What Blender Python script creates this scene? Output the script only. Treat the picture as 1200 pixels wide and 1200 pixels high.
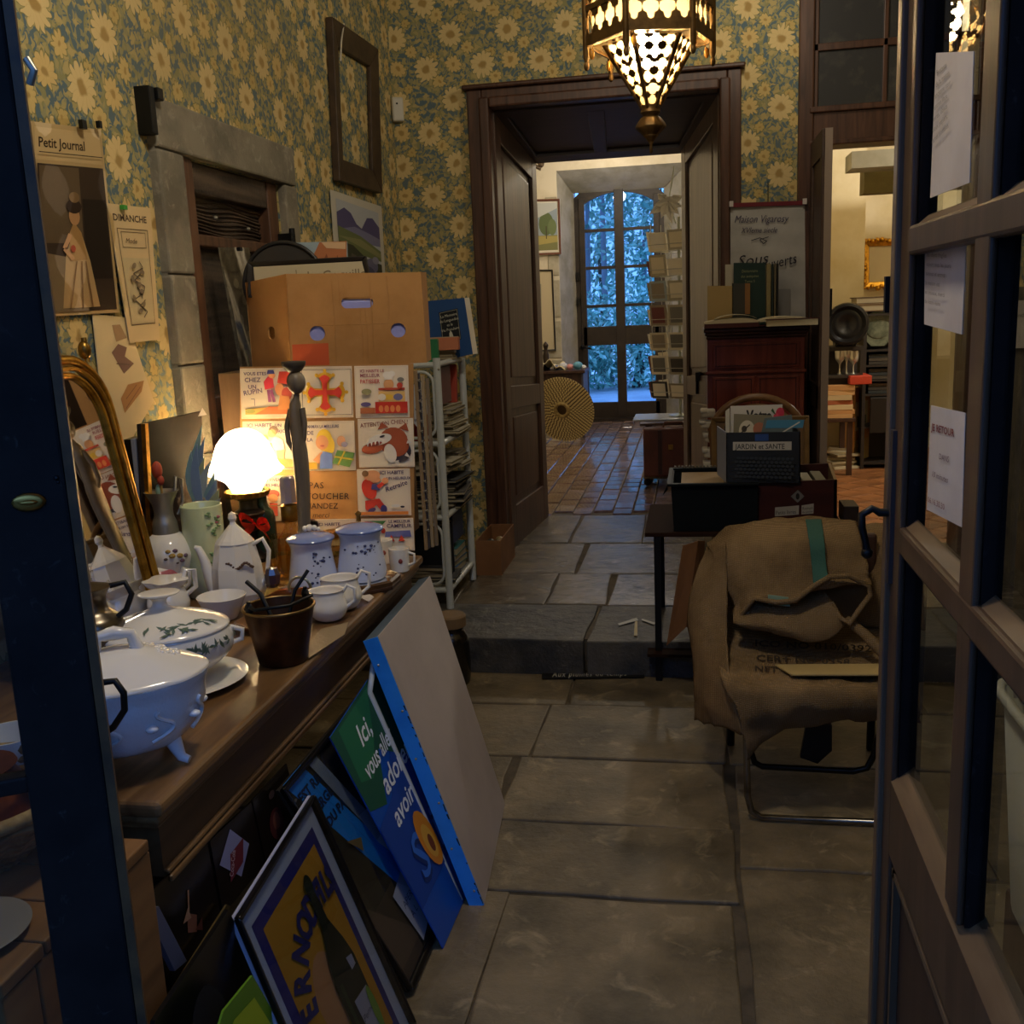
import bpy, bmesh, math, random
from math import pi, sin, cos, radians, sqrt
from mathutils import Vector, Matrix, noise
for o in list(bpy.data.objects): bpy.data.objects.remove(o)
SC = bpy.context.scene; COL = SC.collection
rnd = random.Random(7)
# ---------------------------------------------------------------- camera
H = 1.55; F = 1180.0
PIT, YAW, ROL = radians(11.388), radians(10.398), radians(-2.511)
_f = Vector((-sin(YAW)*cos(PIT), cos(YAW)*cos(PIT), -sin(PIT)))
_r = Vector((cos(YAW), sin(YAW), 0)); _u = _r.cross(_f)
CX = _r*cos(ROL)+_u*sin(ROL); CU = -_r*sin(ROL)+_u*cos(ROL); CF = _f
cam_d = bpy.data.cameras.new('camera'); cam = bpy.data.objects.new('camera', cam_d); COL.objects.link(cam)
cam.matrix_world = Matrix(((CX.x, CU.x, -CF.x, 0), (CX.y, CU.y, -CF.y, 0), (CX.z, CU.z, -CF.z, H), (0, 0, 0, 1)))
cam_d.sensor_width = 36; cam_d.lens = 36*F/1200; cam_d.clip_start = .02
SC.camera = cam
# ---------------------------------------------------------------- world, exposure
w = bpy.data.worlds.new('dusk'); SC.world = w; w.use_nodes = True
bg = w.node_tree.nodes['Background']; bg.inputs[0].default_value = (.12, .31, .86, 1); bg.inputs[1].default_value = 2.1
SC.view_settings.view_transform = 'Standard'; SC.view_settings.look = 'None'
SC.view_settings.exposure = 0.66; SC.view_settings.gamma = 1.0; SC.view_settings.use_curve_mapping = False
# ---------------------------------------------------------------- lamps of the building, and added ceiling fill
def lamp(name, loc, power, col, r=.04):
    d = bpy.data.lights.new(name, 'POINT'); d.energy = power; d.color = col; d.shadow_soft_size = r
    o = bpy.data.objects.new(name, d); COL.objects.link(o); o.location = loc; return o
lamp('lantern_light', (-.12, 3.3, 2.34), 170, (1, .89, .70), .05)
lamp('ceiling_fill', (-.35, 1.75, 3.15), 40, (1, .89, .70), .12)  # added unseen fill for the front, as the lantern shell blocks much light
lamp('ceiling_fill', (.3, 4.6, 3.2), 12, (1, .89, .70), .12)  # another added fill light, out of view, for the hall
lamp('oil_lamp_light', (-1.30, 2.93, 1.14), 12, (1, .78, .46), .05)
lamp('far_room_light', (-.1, 9.6, 3.2), 44, (1, .90, .76), .08)
lamp('far_room_light', (-.9, 11.3, 2.9), 8, (1, .90, .76), .08)
lamp('side_room_light', (2.3, 7.3, 2.7), 62, (1, .91, .76), .08)
# ---------------------------------------------------------------- pixel rays -> points on real planes
def ray(x, y): return CX*((x-600)/F)-CU*((y-600)/F)+CF
def PX(x, y, X): d = ray(x, y); return d*(X/d.x)+Vector((0, 0, H))
def PY(x, y, Y): d = ray(x, y); return d*(Y/d.y)+Vector((0, 0, H))
def PZ(x, y, Z): d = ray(x, y); return d*((Z-H)/d.z)+Vector((0, 0, H))
def K(p): return (Vector(p)-Vector((0, 0, H))).dot(CF)/F        # metres per pixel at a point
# ---------------------------------------------------------------- materials
def lin(h):
    if isinstance(h, str):
        h = h.lstrip('#'); c = [int(h[i:i+2], 16)/255 for i in (0, 2, 4)]
        return tuple(x/12.92 if x <= .04045 else ((x+.055)/1.055)**2.4 for x in c)
    return h
_M = {}
def mat(name, col, rough=.6, metal=0, var=None, bump=None, grain=None, rand=0, emit=None, coat=0, trans=0, ior=1.45, alpha=1, spec=.5, stain=None):
    """procedural material: var=(colour2, scale, lo, hi), grain=(axis scale xyz, colour2, amount), bump=(scale, strength)"""
    if name in _M: return _M[name]
    m = bpy.data.materials.new(name); _M[name] = m; m.use_nodes = True
    nt = m.node_tree; N = nt.nodes; L = nt.links; b = N['Principled BSDF']
    c = lin(col)+(1,)
    b.inputs['Base Color'].default_value = c; b.inputs['Roughness'].default_value = rough; b.inputs['Metallic'].default_value = metal
    b.inputs['Coat Weight'].default_value = coat; b.inputs['Transmission Weight'].default_value = trans; b.inputs['IOR'].default_value = ior
    b.inputs['Alpha'].default_value = alpha; b.inputs['Specular IOR Level'].default_value = spec
    tc = N.new('ShaderNodeTexCoord'); cur = None
    def mixc(fac, a, bb):
        x = N.new('ShaderNodeMix'); x.data_type = 'RGBA'
        if isinstance(fac, float): x.inputs[0].default_value = fac
        else: L.new(fac, x.inputs[0])
        for k, v in ((6, a), (7, bb)):
            if isinstance(v, tuple): x.inputs[k].default_value = v
            else: L.new(v, x.inputs[k])
        return x.outputs[2]
    cur = c
    if grain:
        sc, c2, amt = grain
        mp = N.new('ShaderNodeMapping'); mp.inputs['Scale'].default_value = sc; L.new(tc.outputs['Object'], mp.inputs[0])
        n = N.new('ShaderNodeTexNoise'); n.inputs['Scale'].default_value = 1; n.inputs['Detail'].default_value = 5; n.inputs['Distortion'].default_value = .6; L.new(mp.outputs[0], n.inputs['Vector'])
        r = N.new('ShaderNodeMapRange'); r.inputs[1].default_value = .35; r.inputs[2].default_value = .68; r.inputs[4].default_value = amt; L.new(n.outputs[0], r.inputs[0])
        cur = mixc(r.outputs[0], cur, lin(c2)+(1,))
        bp = N.new('ShaderNodeBump'); bp.inputs['Strength'].default_value = .25; bp.inputs['Distance'].default_value = .002; L.new(n.outputs[0], bp.inputs['Height']); L.new(bp.outputs[0], b.inputs['Normal'])
    if var:
        vs = var if isinstance(var, list) else [var]
        for i, (c2, s, lo, hi) in enumerate(vs):
            n = N.new('ShaderNodeTexNoise'); n.inputs['Scale'].default_value = s; n.inputs['Detail'].default_value = 6; n.inputs['Roughness'].default_value = .62
            if i: n.inputs['Distortion'].default_value = .8
            L.new(tc.outputs['Object'], n.inputs['Vector'])
            r = N.new('ShaderNodeMapRange'); r.inputs[1].default_value = lo; r.inputs[2].default_value = hi; L.new(n.outputs[0], r.inputs[0])
            cur = mixc(r.outputs[0], cur, lin(c2)+(1,))
    if rand:
        oi = N.new('ShaderNodeObjectInfo'); hs = N.new('ShaderNodeHueSaturation')
        r = N.new('ShaderNodeMapRange'); r.inputs[3].default_value = 1-rand; r.inputs[4].default_value = 1+rand; L.new(oi.outputs['Random'], r.inputs[0]); L.new(r.outputs[0], hs.inputs['Value'])
        if isinstance(cur, tuple): hs.inputs['Color'].default_value = cur
        else: L.new(cur, hs.inputs['Color'])
        cur = hs.outputs[0]
    if not isinstance(cur, tuple): L.new(cur, b.inputs['Base Color'])
    if bump:
        n = N.new('ShaderNodeTexNoise'); n.inputs['Scale'].default_value = bump[0]; n.inputs['Detail'].default_value = 8; n.inputs['Roughness'].default_value = .65; L.new(tc.outputs['Object'], n.inputs['Vector'])
        bp = N.new('ShaderNodeBump'); bp.inputs['Strength'].default_value = bump[1]; bp.inputs['Distance'].default_value = bump[2] if len(bump) > 2 else .004
        L.new(n.outputs[0], bp.inputs['Height']); L.new(bp.outputs[0], b.inputs['Normal'])
    if emit: b.inputs['Emission Color'].default_value = lin(emit[0])+(1,); b.inputs['Emission Strength'].default_value = emit[1]
    return m
def flat(col, rough=.7): return mat('print_'+col.strip('#'), col, rough)
def glass_mat(name, tint='#ffffff', rough=.0, refl=1.0):
    if name in _M: return _M[name]
    m = bpy.data.materials.new(name); _M[name] = m; m.use_nodes = True; nt = m.node_tree; N = nt.nodes; L = nt.links
    N.remove(N['Principled BSDF']); out = N['Material Output']
    t = N.new('ShaderNodeBsdfTransparent'); t.inputs[0].default_value = lin(tint)+(1,)
    g = N.new('ShaderNodeBsdfGlossy'); g.inputs['Roughness'].default_value = rough
    fr = N.new('ShaderNodeFresnel'); fr.inputs[0].default_value = 1.5
    mu = N.new('ShaderNodeMath'); mu.operation = 'MULTIPLY'; mu.inputs[1].default_value = refl; L.new(fr.outputs[0], mu.inputs[0])
    ge = N.new('ShaderNodeNewGeometry'); sb = N.new('ShaderNodeMath'); sb.operation = 'SUBTRACT'; sb.inputs[0].default_value = 1; L.new(ge.outputs['Backfacing'], sb.inputs[1])
    m2 = N.new('ShaderNodeMath'); m2.operation = 'MULTIPLY'; m2.use_clamp = True; L.new(mu.outputs[0], m2.inputs[0]); L.new(sb.outputs[0], m2.inputs[1]); mu = m2
    mx = N.new('ShaderNodeMixShader'); L.new(mu.outputs[0], mx.inputs[0]); L.new(t.outputs[0], mx.inputs[1]); L.new(g.outputs[0], mx.inputs[2]); L.new(mx.outputs[0], out.inputs[0])
    return m
# node arithmetic for the wallpaper
class E_:
    def __init__(s, nt, sock): s.nt = nt; s.s = sock
    def _m(s, op, *a):
        n = s.nt.nodes.new('ShaderNodeMath'); n.operation = op
        for i, v in enumerate((s,)+a):
            if isinstance(v, E_): s.nt.links.new(v.s, n.inputs[i])
            else: n.inputs[i].default_value = v
        return E_(s.nt, n.outputs[0])
    def __add__(s, o): return s._m('ADD', o)
    def __sub__(s, o): return s._m('SUBTRACT', o)
    def __mul__(s, o): return s._m('MULTIPLY', o)
    def __truediv__(s, o): return s._m('DIVIDE', o)
def wallpaper(name, axis):
    m = bpy.data.materials.new(name); m.use_nodes = True; nt = m.node_tree; N = nt.nodes; L = nt.links; b = N['Principled BSDF']
    g = N.new('ShaderNodeNewGeometry'); sp = N.new('ShaderNodeSeparateXYZ')
    nz = N.new('ShaderNodeTexNoise'); nz.inputs['Scale'].default_value = 30; nz.inputs['Detail'].default_value = 1; L.new(g.outputs['Position'], nz.inputs['Vector'])
    L.new(g.outputs['Position'], sp.inputs[0]); sn = N.new('ShaderNodeSeparateColor'); L.new(nz.outputs['Color'], sn.inputs[0])
    u0 = E_(nt, sp.outputs[axis]); v0 = E_(nt, sp.outputs['Z'])
    n1 = E_(nt, sn.outputs[0])-.5; n2 = E_(nt, sn.outputs[1])-.5
    def mixc(fac, a, c):
        x = N.new('ShaderNodeMix'); x.data_type = 'RGBA'; L.new(fac.s, x.inputs[0])
        for k, v in ((6, a), (7, c)):
            if isinstance(v, str): x.inputs[k].default_value = lin(v)+(1,)
            else: L.new(v, x.inputs[k])
        return x.outputs[2]
    PU, PV = .31, .33
    def cell(ou, ov, warp=.030):
        U = (u0+n1*warp)/PU+ou; V = (v0+n2*warp)/PV+ov
        return (U._m('FRACT')-.5)*PU, (V._m('FRACT')-.5)*PV
    def flower(ou, ov, R, n, ph, sx=1.0, point=.30):
        a, c = cell(ou, ov); a = a*sx
        r = (a*a+c*c)._m('SQRT'); th = c._m('ARCTAN2', a)
        pet = ((th*(n/2)+ph)._m('COSINE'))._m('ABSOLUTE')
        edge = (pet*point+(1-point))*R
        return edge-r, r, pet
    def step(e, w=.0015): return (e/w)._m('ADD', .5)._m('MINIMUM', 1.0)._m('MAXIMUM', 0.0)
    col = '#5a6d74'
    # thin olive stems : contour lines of a smooth field
    nf = N.new('ShaderNodeTexNoise'); nf.inputs['Scale'].default_value = 9; nf.inputs['Detail'].default_value = 0; L.new(g.outputs['Position'], nf.inputs['Vector'])
    st = (E_(nt, nf.outputs[0])*7.0)._m('FRACT')-.5
    st = (st._m('ABSOLUTE')*-1.0)+.13
    cur = mixc(step(st, .05), col, '#8f8a5e')
    # leaves : small and middle size pointed leaflets, two tones
    for (sc, sx, th_, cc, seed) in ((34, 1.0, .42, '#95906a', 0), (27, 1.5, .40, '#a89b68', 3.3), (20, .7, .30, '#b5a26c', 8.1)):
        cmb = N.new('ShaderNodeCombineXYZ'); uu = (u0+n1*.05)*sx+seed; vv = (v0+n2*.05)+seed
        L.new(uu.s, cmb.inputs[0]); L.new(vv.s, cmb.inputs[1])
        vo = N.new('ShaderNodeTexVoronoi'); vo.voronoi_dimensions = '2D'; vo.feature = 'F1'; vo.distance = 'MINKOWSKI'; vo.inputs['Exponent'].default_value = .8
        vo.inputs['Scale'].default_value = sc; L.new(cmb.outputs[0], vo.inputs['Vector'])
        lf = (E_(nt, vo.outputs['Distance'])*-1.0)+th_
        cur = mixc(step(lf, .06), cur, cc)
    # small, middle and large daisies with pointed petals
    for (ou, ov, R, n, ph, c1, c2, cc) in (
        (.28, .62, .034, 9, .3, '#cdb272', '#a98a4c', .25), (.80, .10, .036, 9, 1.1, '#cdb272', '#a98a4c', .25), (.36, .18, .026, 7, .6, '#c2a868', '#9b8048', .2), (.88, .72, .024, 7, .2, '#c2a868', '#9b8048', .2),
        (.02, .90, .068, 13, .4, '#d8bf86', '#b8934e', .30), (.56, .40, .066, 13, .9, '#d8bf86', '#b8934e', .30), (.53, .86, .046, 11, .1, '#d2b576', '#ad8a4b', .28)):
        e, r, pet = flower(ou, ov, R, n, ph)
        tone = step((pet*-1.0)+.18, .12)*.22          # petal joints
        fc = mixc(tone, c1, c2)
        cen = step((r*-1.0)+R*cc, R*.16)
        fc = mixc(cen, fc, '#a98a50')
        ring = step(e+.004, .0015)
        cur = mixc(ring, cur, '#7f7a4c')
        cur = mixc(step(e), cur, fc)
    # age: broad soft discolouring of the paper
    na = N.new('ShaderNodeTexNoise'); na.inputs['Scale'].default_value = 1.7; na.inputs['Detail'].default_value = 5; L.new(g.outputs['Position'], na.inputs['Vector'])
    ra = N.new('ShaderNodeMapRange'); ra.inputs[1].default_value = .45; ra.inputs[2].default_value = .75; ra.inputs[4].default_value = .25; L.new(na.outputs[0], ra.inputs[0])
    cur = mixc(E_(nt, ra.outputs[0]), cur, '#8a7340')
    L.new(cur, b.inputs['Base Color']); b.inputs['Roughness'].default_value = .75; b.inputs['Specular IOR Level'].default_value = .3
    return m
# ---------------------------------------------------------------- mesh builder
class MB:
    def __init__(s): s.v = []; s.f = []; s.m = []; s.mi = 0
    def add(s, vs, fs):
        o = len(s.v); s.v += [Vector(p) for p in vs]; s.f += [tuple(i+o for i in f) for f in fs]; s.m += [s.mi]*len(fs); return s
    def box(s, c, d, rot=None):
        c = Vector(c); h = Vector(d)/2; vs = []
        for z in (-1, 1):
            for y in (-1, 1):
                for x in (-1, 1):
                    p = Vector((x*h.x, y*h.y, z*h.z)); p = rot@p if rot else p; vs.append(c+p)
        return s.add(vs, [(0, 2, 3, 1), (4, 5, 7, 6), (0, 1, 5, 4), (2, 6, 7, 3), (0, 4, 6, 2), (1, 3, 7, 5)])
    def bb(s, x0, x1, y0, y1, z0, z1): return s.box(((x0+x1)/2, (y0+y1)/2, (z0+z1)/2), (abs(x1-x0), abs(y1-y0), abs(z1-z0)))
    def slab(s, pts, n):
        """polygon pts (world) extruded by vector n"""
        pts = [Vector(p) for p in pts]; n = Vector(n); k = len(pts)
        return s.add(pts+[p+n for p in pts], [tuple(range(k))[::-1], tuple(range(k, 2*k))]+[(i, (i+1) % k, (i+1) % k+k, i+k) for i in range(k)])
    def tube(s, path, r, seg=8, closed=False, cap=True, flatn=1.0):
        path = [Vector(p) for p in path]; n = len(path); rr = r if isinstance(r, (list, tuple)) else [r]*n
        o = len(s.v); vs = []; up = None
        for i, p in enumerate(path):
            a = path[(i-1) % n] if (closed or i) else p; c = path[(i+1) % n] if (closed or i < n-1) else p
            t = (c-a); t = t.normalized() if t.length > 1e-9 else Vector((0, 0, 1))
            if up is None:
                up = Vector((0, 0, 1)) if abs(t.z) < .9 else Vector((1, 0, 0))
            sd = t.cross(up)
            if sd.length < 1e-6: sd = t.cross(Vector((0, 1, 0)))
            sd.normalize(); up = sd.cross(t).normalized()
            for j in range(seg):
                an = 2*pi*j/seg; vs.append(p+sd*(rr[i]*cos(an))+up*(rr[i]*flatn*sin(an)))
        fs = []
        for i in range(n if closed else n-1):
            for j in range(seg):
                a = i*seg+j; b_ = i*seg+(j+1) % seg; i2 = (i+1) % n
                fs.append((a, b_, i2*seg+(j+1) % seg, i2*seg+j))
        if cap and not closed: fs += [tuple(range(seg))[::-1], tuple((n-1)*seg+j for j in range(seg))]
        return s.add(vs, fs)
    def lathe(s, prof, c=(0, 0, 0), seg=28, sx=1, sy=1, fn=None, rz=0, arc=None):
        """prof = [(r,z)...] bottom to top"""
        c = Vector(c); vs = []; fs = []; n = len(prof)
        for (r, z) in prof:
            for j in range(seg):
                a = 2*pi*j/seg; q = r*(fn(a, z) if fn else 1); x = q*cos(a)*sx; y = q*sin(a)*sy
                vs.append(c+Vector((x*cos(rz)-y*sin(rz), x*sin(rz)+y*cos(rz), z)))
        for i in range(n-1):
            for j in range(seg): fs.append((i*seg+j, i*seg+(j+1) % seg, (i+1)*seg+(j+1) % seg, (i+1)*seg+j))
        if prof[0][0] > 1e-5: fs.append(tuple(range(seg))[::-1])
        if prof[-1][0] > 1e-5: fs.append(tuple((n-1)*seg+j for j in range(seg)))
        return s.add(vs, fs)
    def ball(s, c, r, seg=12, rings=8, sc=(1, 1, 1), rot=None):
        c = Vector(c); vs = []; fs = []
        for i in range(rings+1):
            t = -pi/2+pi*i/rings
            for j in range(seg):
                a = 2*pi*j/seg; p = Vector((r*cos(t)*cos(a)*sc[0], r*cos(t)*sin(a)*sc[1], r*sin(t)*sc[2])); vs.append(c+(rot@p if rot else p))
        for i in range(rings):
            for j in range(seg): fs.append((i*seg+j, i*seg+(j+1) % seg, (i+1)*seg+(j+1) % seg, (i+1)*seg+j))
        return s.add(vs, fs)
    def grid(s, fn, nu, nv, closeu=False):
        vs = [fn(i/nu, j/nv) for j in range(nv+1) for i in range(nu+1)]
        return s.add(vs, [(j*(nu+1)+i, j*(nu+1)+i+1, (j+1)*(nu+1)+i+1, (j+1)*(nu+1)+i) for j in range(nv) for i in range(nu)])
def rotz(a): return Matrix.Rotation(a, 3, 'Z')
def rotx(a): return Matrix.Rotation(a, 3, 'X')
def roty(a): return Matrix.Rotation(a, 3, 'Y')
ROOT = {}
def part(name, mb, m, parent=None, local=False, bevel=0, smooth=None, solid=0, sub=0, label=None, stuff=False, bseg=2):
    me = bpy.data.meshes.new(name)
    org = Vector((0, 0, 0)) if (parent is None or local) else ROOT.get(parent, Vector((0, 0, 0)))
    me.from_pydata([tuple(p-org) for p in mb.v], [], mb.f)
    ms = m if isinstance(m, list) else [m]
    for x in ms: me.materials.append(x)
    if len(ms) > 1: me.polygons.foreach_set('material_index', mb.m)
    bm = bmesh.new(); bm.from_mesh(me); bmesh.ops.remove_doubles(bm, verts=bm.verts, dist=1e-6); bmesh.ops.recalc_face_normals(bm, faces=bm.faces); bm.to_mesh(me); bm.free()
    if smooth: me.shade_smooth(); me.set_sharp_from_angle(angle=radians(smooth))
    o = bpy.data.objects.new(name, me); COL.objects.link(o)
    if parent: o.parent = parent; ROOT[o] = org
    if solid: md = o.modifiers.new('t', 'SOLIDIFY'); md.thickness = solid; md.offset = 0
    if bevel: md = o.modifiers.new('b', 'BEVEL'); md.width = bevel; md.segments = bseg; md.limit_method = 'ANGLE'; md.angle_limit = radians(50)
    if sub: md = o.modifiers.new('s', 'SUBSURF'); md.levels = md.render_levels = sub
    if label: o['label'] = label
    if stuff: o['kind'] = 'stuff'
    return o
def thing(name, label, cat, loc=(0, 0, 0), group=None, rz=0):
    o = bpy.data.objects.new(name, None); COL.objects.link(o); o.location = loc; o.rotation_euler = (0, 0, rz); o.empty_display_size = .1
    o['label'] = label; o['category'] = cat
    if group: o['group'] = group
    ROOT[o] = Vector(loc); return o
def tag(o, label, cat, group=None):
    o['label'] = label; o['category'] = cat
    if group: o['group'] = group
    # move origin of a one-mesh thing to its base centre
    me = o.data; xs = [v.co for v in me.vertices]
    c = Vector((sum(v.x for v in xs)/len(xs), sum(v.y for v in xs)/len(xs), min(v.z for v in xs)))
    me.transform(Matrix.Translation(-c)); o.location = c
    return o
def struct(name, mb, m, **k): o = part(name, mb, m, **k); o['kind'] = 'structure'; return o
def dup(o, loc=None, rz=None, label=None, group=None, parent=None, scale=None):
    c = o.copy(); COL.objects.link(c)
    if parent: c.parent = parent
    if loc is not None: c.location = loc; ROOT[c] = Vector(loc)
    if rz is not None: c.rotation_euler = (0, 0, rz)
    if label: c['label'] = label
    if group: c['group'] = group
    if scale: c.scale = scale
    for ch in list(o.children): dup(ch, parent=c)
    return c
def text_mesh(body, size=1.0, font_shear=0, spacing=1.0, line=1.0, align='LEFT', bold=0):
    cu = bpy.data.curves.new('t', 'FONT'); cu.body = body; cu.size = size; cu.shear = font_shear; cu.space_character = spacing; cu.space_line = line; cu.align_x = align; cu.offset = bold; cu.resolution_u = 2
    o = bpy.data.objects.new('t', cu); COL.objects.link(o); dg = bpy.context.evaluated_depsgraph_get(); me = bpy.data.meshes.new_from_object(o.evaluated_get(dg))
    vs = [v.co.copy() for v in me.vertices]; fs = [tuple(p.vertices) for p in me.polygons]
    bpy.data.objects.remove(o); bpy.data.curves.remove(cu); bpy.data.meshes.remove(me); return vs, fs
def printed(name, parent, O, U, V, W, Hh, items, lift=.0004, label=None, base=0.0006, UR=None):
    """flat print: coordinates 0..W, 0..Hh on the sheet from corner O along U and V"""
    O = Vector(O); U = Vector(U); V = Vector(V); n = U.cross(V).normalized()
    u = U/W; v = V/Hh; mb = MB(); ms = []; idx = {}
    z = base
    for it in items:
        kind, col = it[0], it[1]
        if col not in idx: idx[col] = len(ms); ms.append(flat(col))
        mb.mi = idx[col]; z += lift
        bil = (Vector(UR)-O-U-V) if UR is not None else Vector((0, 0, 0))
        q = lambda x, y: O+u*x+v*y+bil*((x/W)*(y/Hh))+n*z
        if kind == 'poly': mb.add([q(*p) for p in it[2]], [tuple(range(len(it[2])))])
        elif kind == 'rect': x0, y0, x1, y1 = it[2:6]; mb.add([q(x0, y0), q(x1, y0), q(x1, y1), q(x0, y1)], [(0, 1, 2, 3)])
        elif kind == 'ell':
            cx, cy, rx, ry = it[2:6]; a0 = it[6] if len(it) > 6 else 0
            pts = []
            for k in range(18):
                t = 2*pi*k/18; x = rx*cos(t); y = ry*sin(t); pts.append(q(cx+x*cos(a0)-y*sin(a0), cy+x*sin(a0)+y*cos(a0)))
            mb.add(pts, [tuple(range(18))])
        elif kind == 'line':
            pts = it[2]; wd = it[3]/2
            for (x0, y0), (x1, y1) in zip(pts[:-1], pts[1:]):
                d = sqrt((x1-x0)**2+(y1-y0)**2) or 1; nx, ny = -(y1-y0)/d*wd, (x1-x0)/d*wd
                mb.add([q(x0+nx, y0+ny), q(x0-nx, y0-ny), q(x1-nx, y1-ny), q(x1+nx, y1+ny)], [(0, 1, 2, 3)])
        elif kind == 'frame':
            x0, y0, x1, y1, t = it[2:7]
            for (a, b_, c, d) in ((x0, y0, x1, y0+t), (x0, y1-t, x1, y1), (x0, y0+t, x0+t, y1-t), (x1-t, y0+t, x1, y1-t)): mb.add([q(a, b_), q(c, b_), q(c, d), q(a, d)], [(0, 1, 2, 3)])
        elif kind == 'text':
            body, x, y, size = it[2:6]; op = it[6] if len(it) > 6 else {}
            vs, fs = text_mesh(body, size, op.get('shear', 0), op.get('sp', 1), op.get('line', 1), op.get('align', 'LEFT'), op.get('bold', 0))
            a = op.get('rot', 0); sx = op.get('sx', 1)
            mb.add([q(x+(p.x*sx*cos(a)-p.y*sin(a)), y+(p.x*sx*sin(a)+p.y*cos(a))) for p in vs], fs)
    o = part(name, mb, ms, parent)
    if label: o['label'] = label
    return o
def sheet(parent, pts, t, m, name='sheet'):
    """thin flat panel from 4 world points (ll, lr, ur, ul) thickness t behind"""
    p = [Vector(x) for x in pts]; n = (p[1]-p[0]).cross(p[3]-p[0]).normalized()
    return part(name, MB().slab(p, -n*t), m, parent)
def frame_mb(p, wd, t, lip=0):
    """mitred frame of bar width wd around quad p (ll,lr,ur,ul), thickness t towards the viewer"""
    p = [Vector(x) for x in p]; u = (p[1]-p[0]).normalized(); v = (p[3]-p[0]).normalized(); n = u.cross(v).normalized()
    inn = [p[0]+u*wd+v*wd, p[1]-u*wd+v*wd, p[2]-u*wd-v*wd, p[3]+u*wd-v*wd]; out = []
    for i in range(4):
        j = (i+1) % 4; b_ = MB(); a = [p[i], p[j], inn[j], inn[i]]
        b_.add(a+[a[0]+n*t, a[1]+n*t, a[2]+n*(t*.55), a[3]+n*(t*.55)], [(3, 2, 1, 0), (4, 5, 6, 7), (0, 1, 5, 4), (1, 2, 6, 5), (2, 3, 7, 6), (3, 0, 4, 7)])
        out.append(b_)
    return out, inn, n
# common materials
dark_wood = mat('dark_wood', '#4a3226', .45, grain=((40, 40, 3), '#2a1a12', .8))
door_wood = mat('door_wood', '#5d4232', .38, grain=((30, 30, 2.2), '#33211a', .85))
pale_wood = mat('pale_wood', '#8d7a60', .5, grain=((30, 3, 30), '#5b4a36', .7))
oak = mat('counter_oak', '#80603c', .36, grain=((26, 2.2, 26), '#452d17', 1.0), coat=.15)
navy = mat('navy_paint', '#211b19', .6, spec=.15, var=[('#12100f', 9, .4, .7), ('#3a3532', 40, .62, .75)], bump=(30, .3, .002))
brown_paint = mat('brown_door', '#4b3527', .5, grain=((30, 30, 3), '#2b1d16', .6))
porcelain = mat('porcelain', '#e9e4da', .12, coat=.6)
blue_porcelain = mat('bluish_porcelain', '#dfe3ea', .12, coat=.6)
brass = mat('old_brass', '#b08a45', .35, 1, var=('#6e5426', 12, .4, .7))
gold = mat('gilt', '#d9a441', .3, 1, var=('#8a6320', 25, .45, .7))
pewter = mat('pewter', '#a8a294', .42, .75)
black_metal = mat('black_metal', '#101010', .45, .3)
cardboard = mat('cardboard', '#b98850', .8, var=('#a4743e', 5, .4, .7))
paper = mat('paper', '#ddd5c4', .8, var=('#cfc3ab', 6, .4, .7))
white_metal = mat('white_metal', '#c9cfd0', .35, .1)
burlap = mat('burlap', '#a08560', .95, spec=.1, var=('#755f42', 4, .4, .7), bump=(160, .7, .004))
def weave(m, sc):
    nt = m.node_tree; N = nt.nodes; L = nt.links; b = N['Principled BSDF']; tc = N.new('ShaderNodeTexCoord'); hs = []
    for ax in ('X', 'Z'):
        wv = N.new('ShaderNodeTexWave'); wv.bands_direction = ax; wv.inputs['Scale'].default_value = sc; wv.inputs['Distortion'].default_value = 1.5; wv.inputs['Detail'].default_value = 2; wv.inputs['Detail Scale'].default_value = 3; L.new(tc.outputs['Object'], wv.inputs['Vector']); hs.append(wv)
    mu = N.new('ShaderNodeMath'); mu.operation = 'MULTIPLY'; L.new(hs[0].outputs['Fac'], mu.inputs[0]); L.new(hs[1].outputs['Fac'], mu.inputs[1])
    old = b.inputs['Base Color'].links[0].from_socket; mx = N.new('ShaderNodeMix'); mx.data_type = 'RGBA'; mx.blend_type = 'MULTIPLY'; L.new(old, mx.inputs[6])
    r = N.new('ShaderNodeMapRange'); r.inputs[3].default_value = .55; r.inputs[4].default_value = 1.15; L.new(mu.outputs[0], r.inputs[0]); cb = N.new('ShaderNodeCombineColor'); [L.new(r.outputs[0], cb.inputs[i]) for i in range(3)]
    mx.inputs[0].default_value = 1; L.new(cb.outputs[0], mx.inputs[7]); L.new(mx.outputs[2], b.inputs['Base Color'])
    bp = N.new('ShaderNodeBump'); bp.inputs['Strength'].default_value = .8; bp.inputs['Distance'].default_value = .003; L.new(mu.outputs[0], bp.inputs['Height']); L.new(bp.outputs[0], b.inputs['Normal'])
weave(burlap, 75)
clear_glass = glass_mat('window_glass', '#e8ecec')
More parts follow.
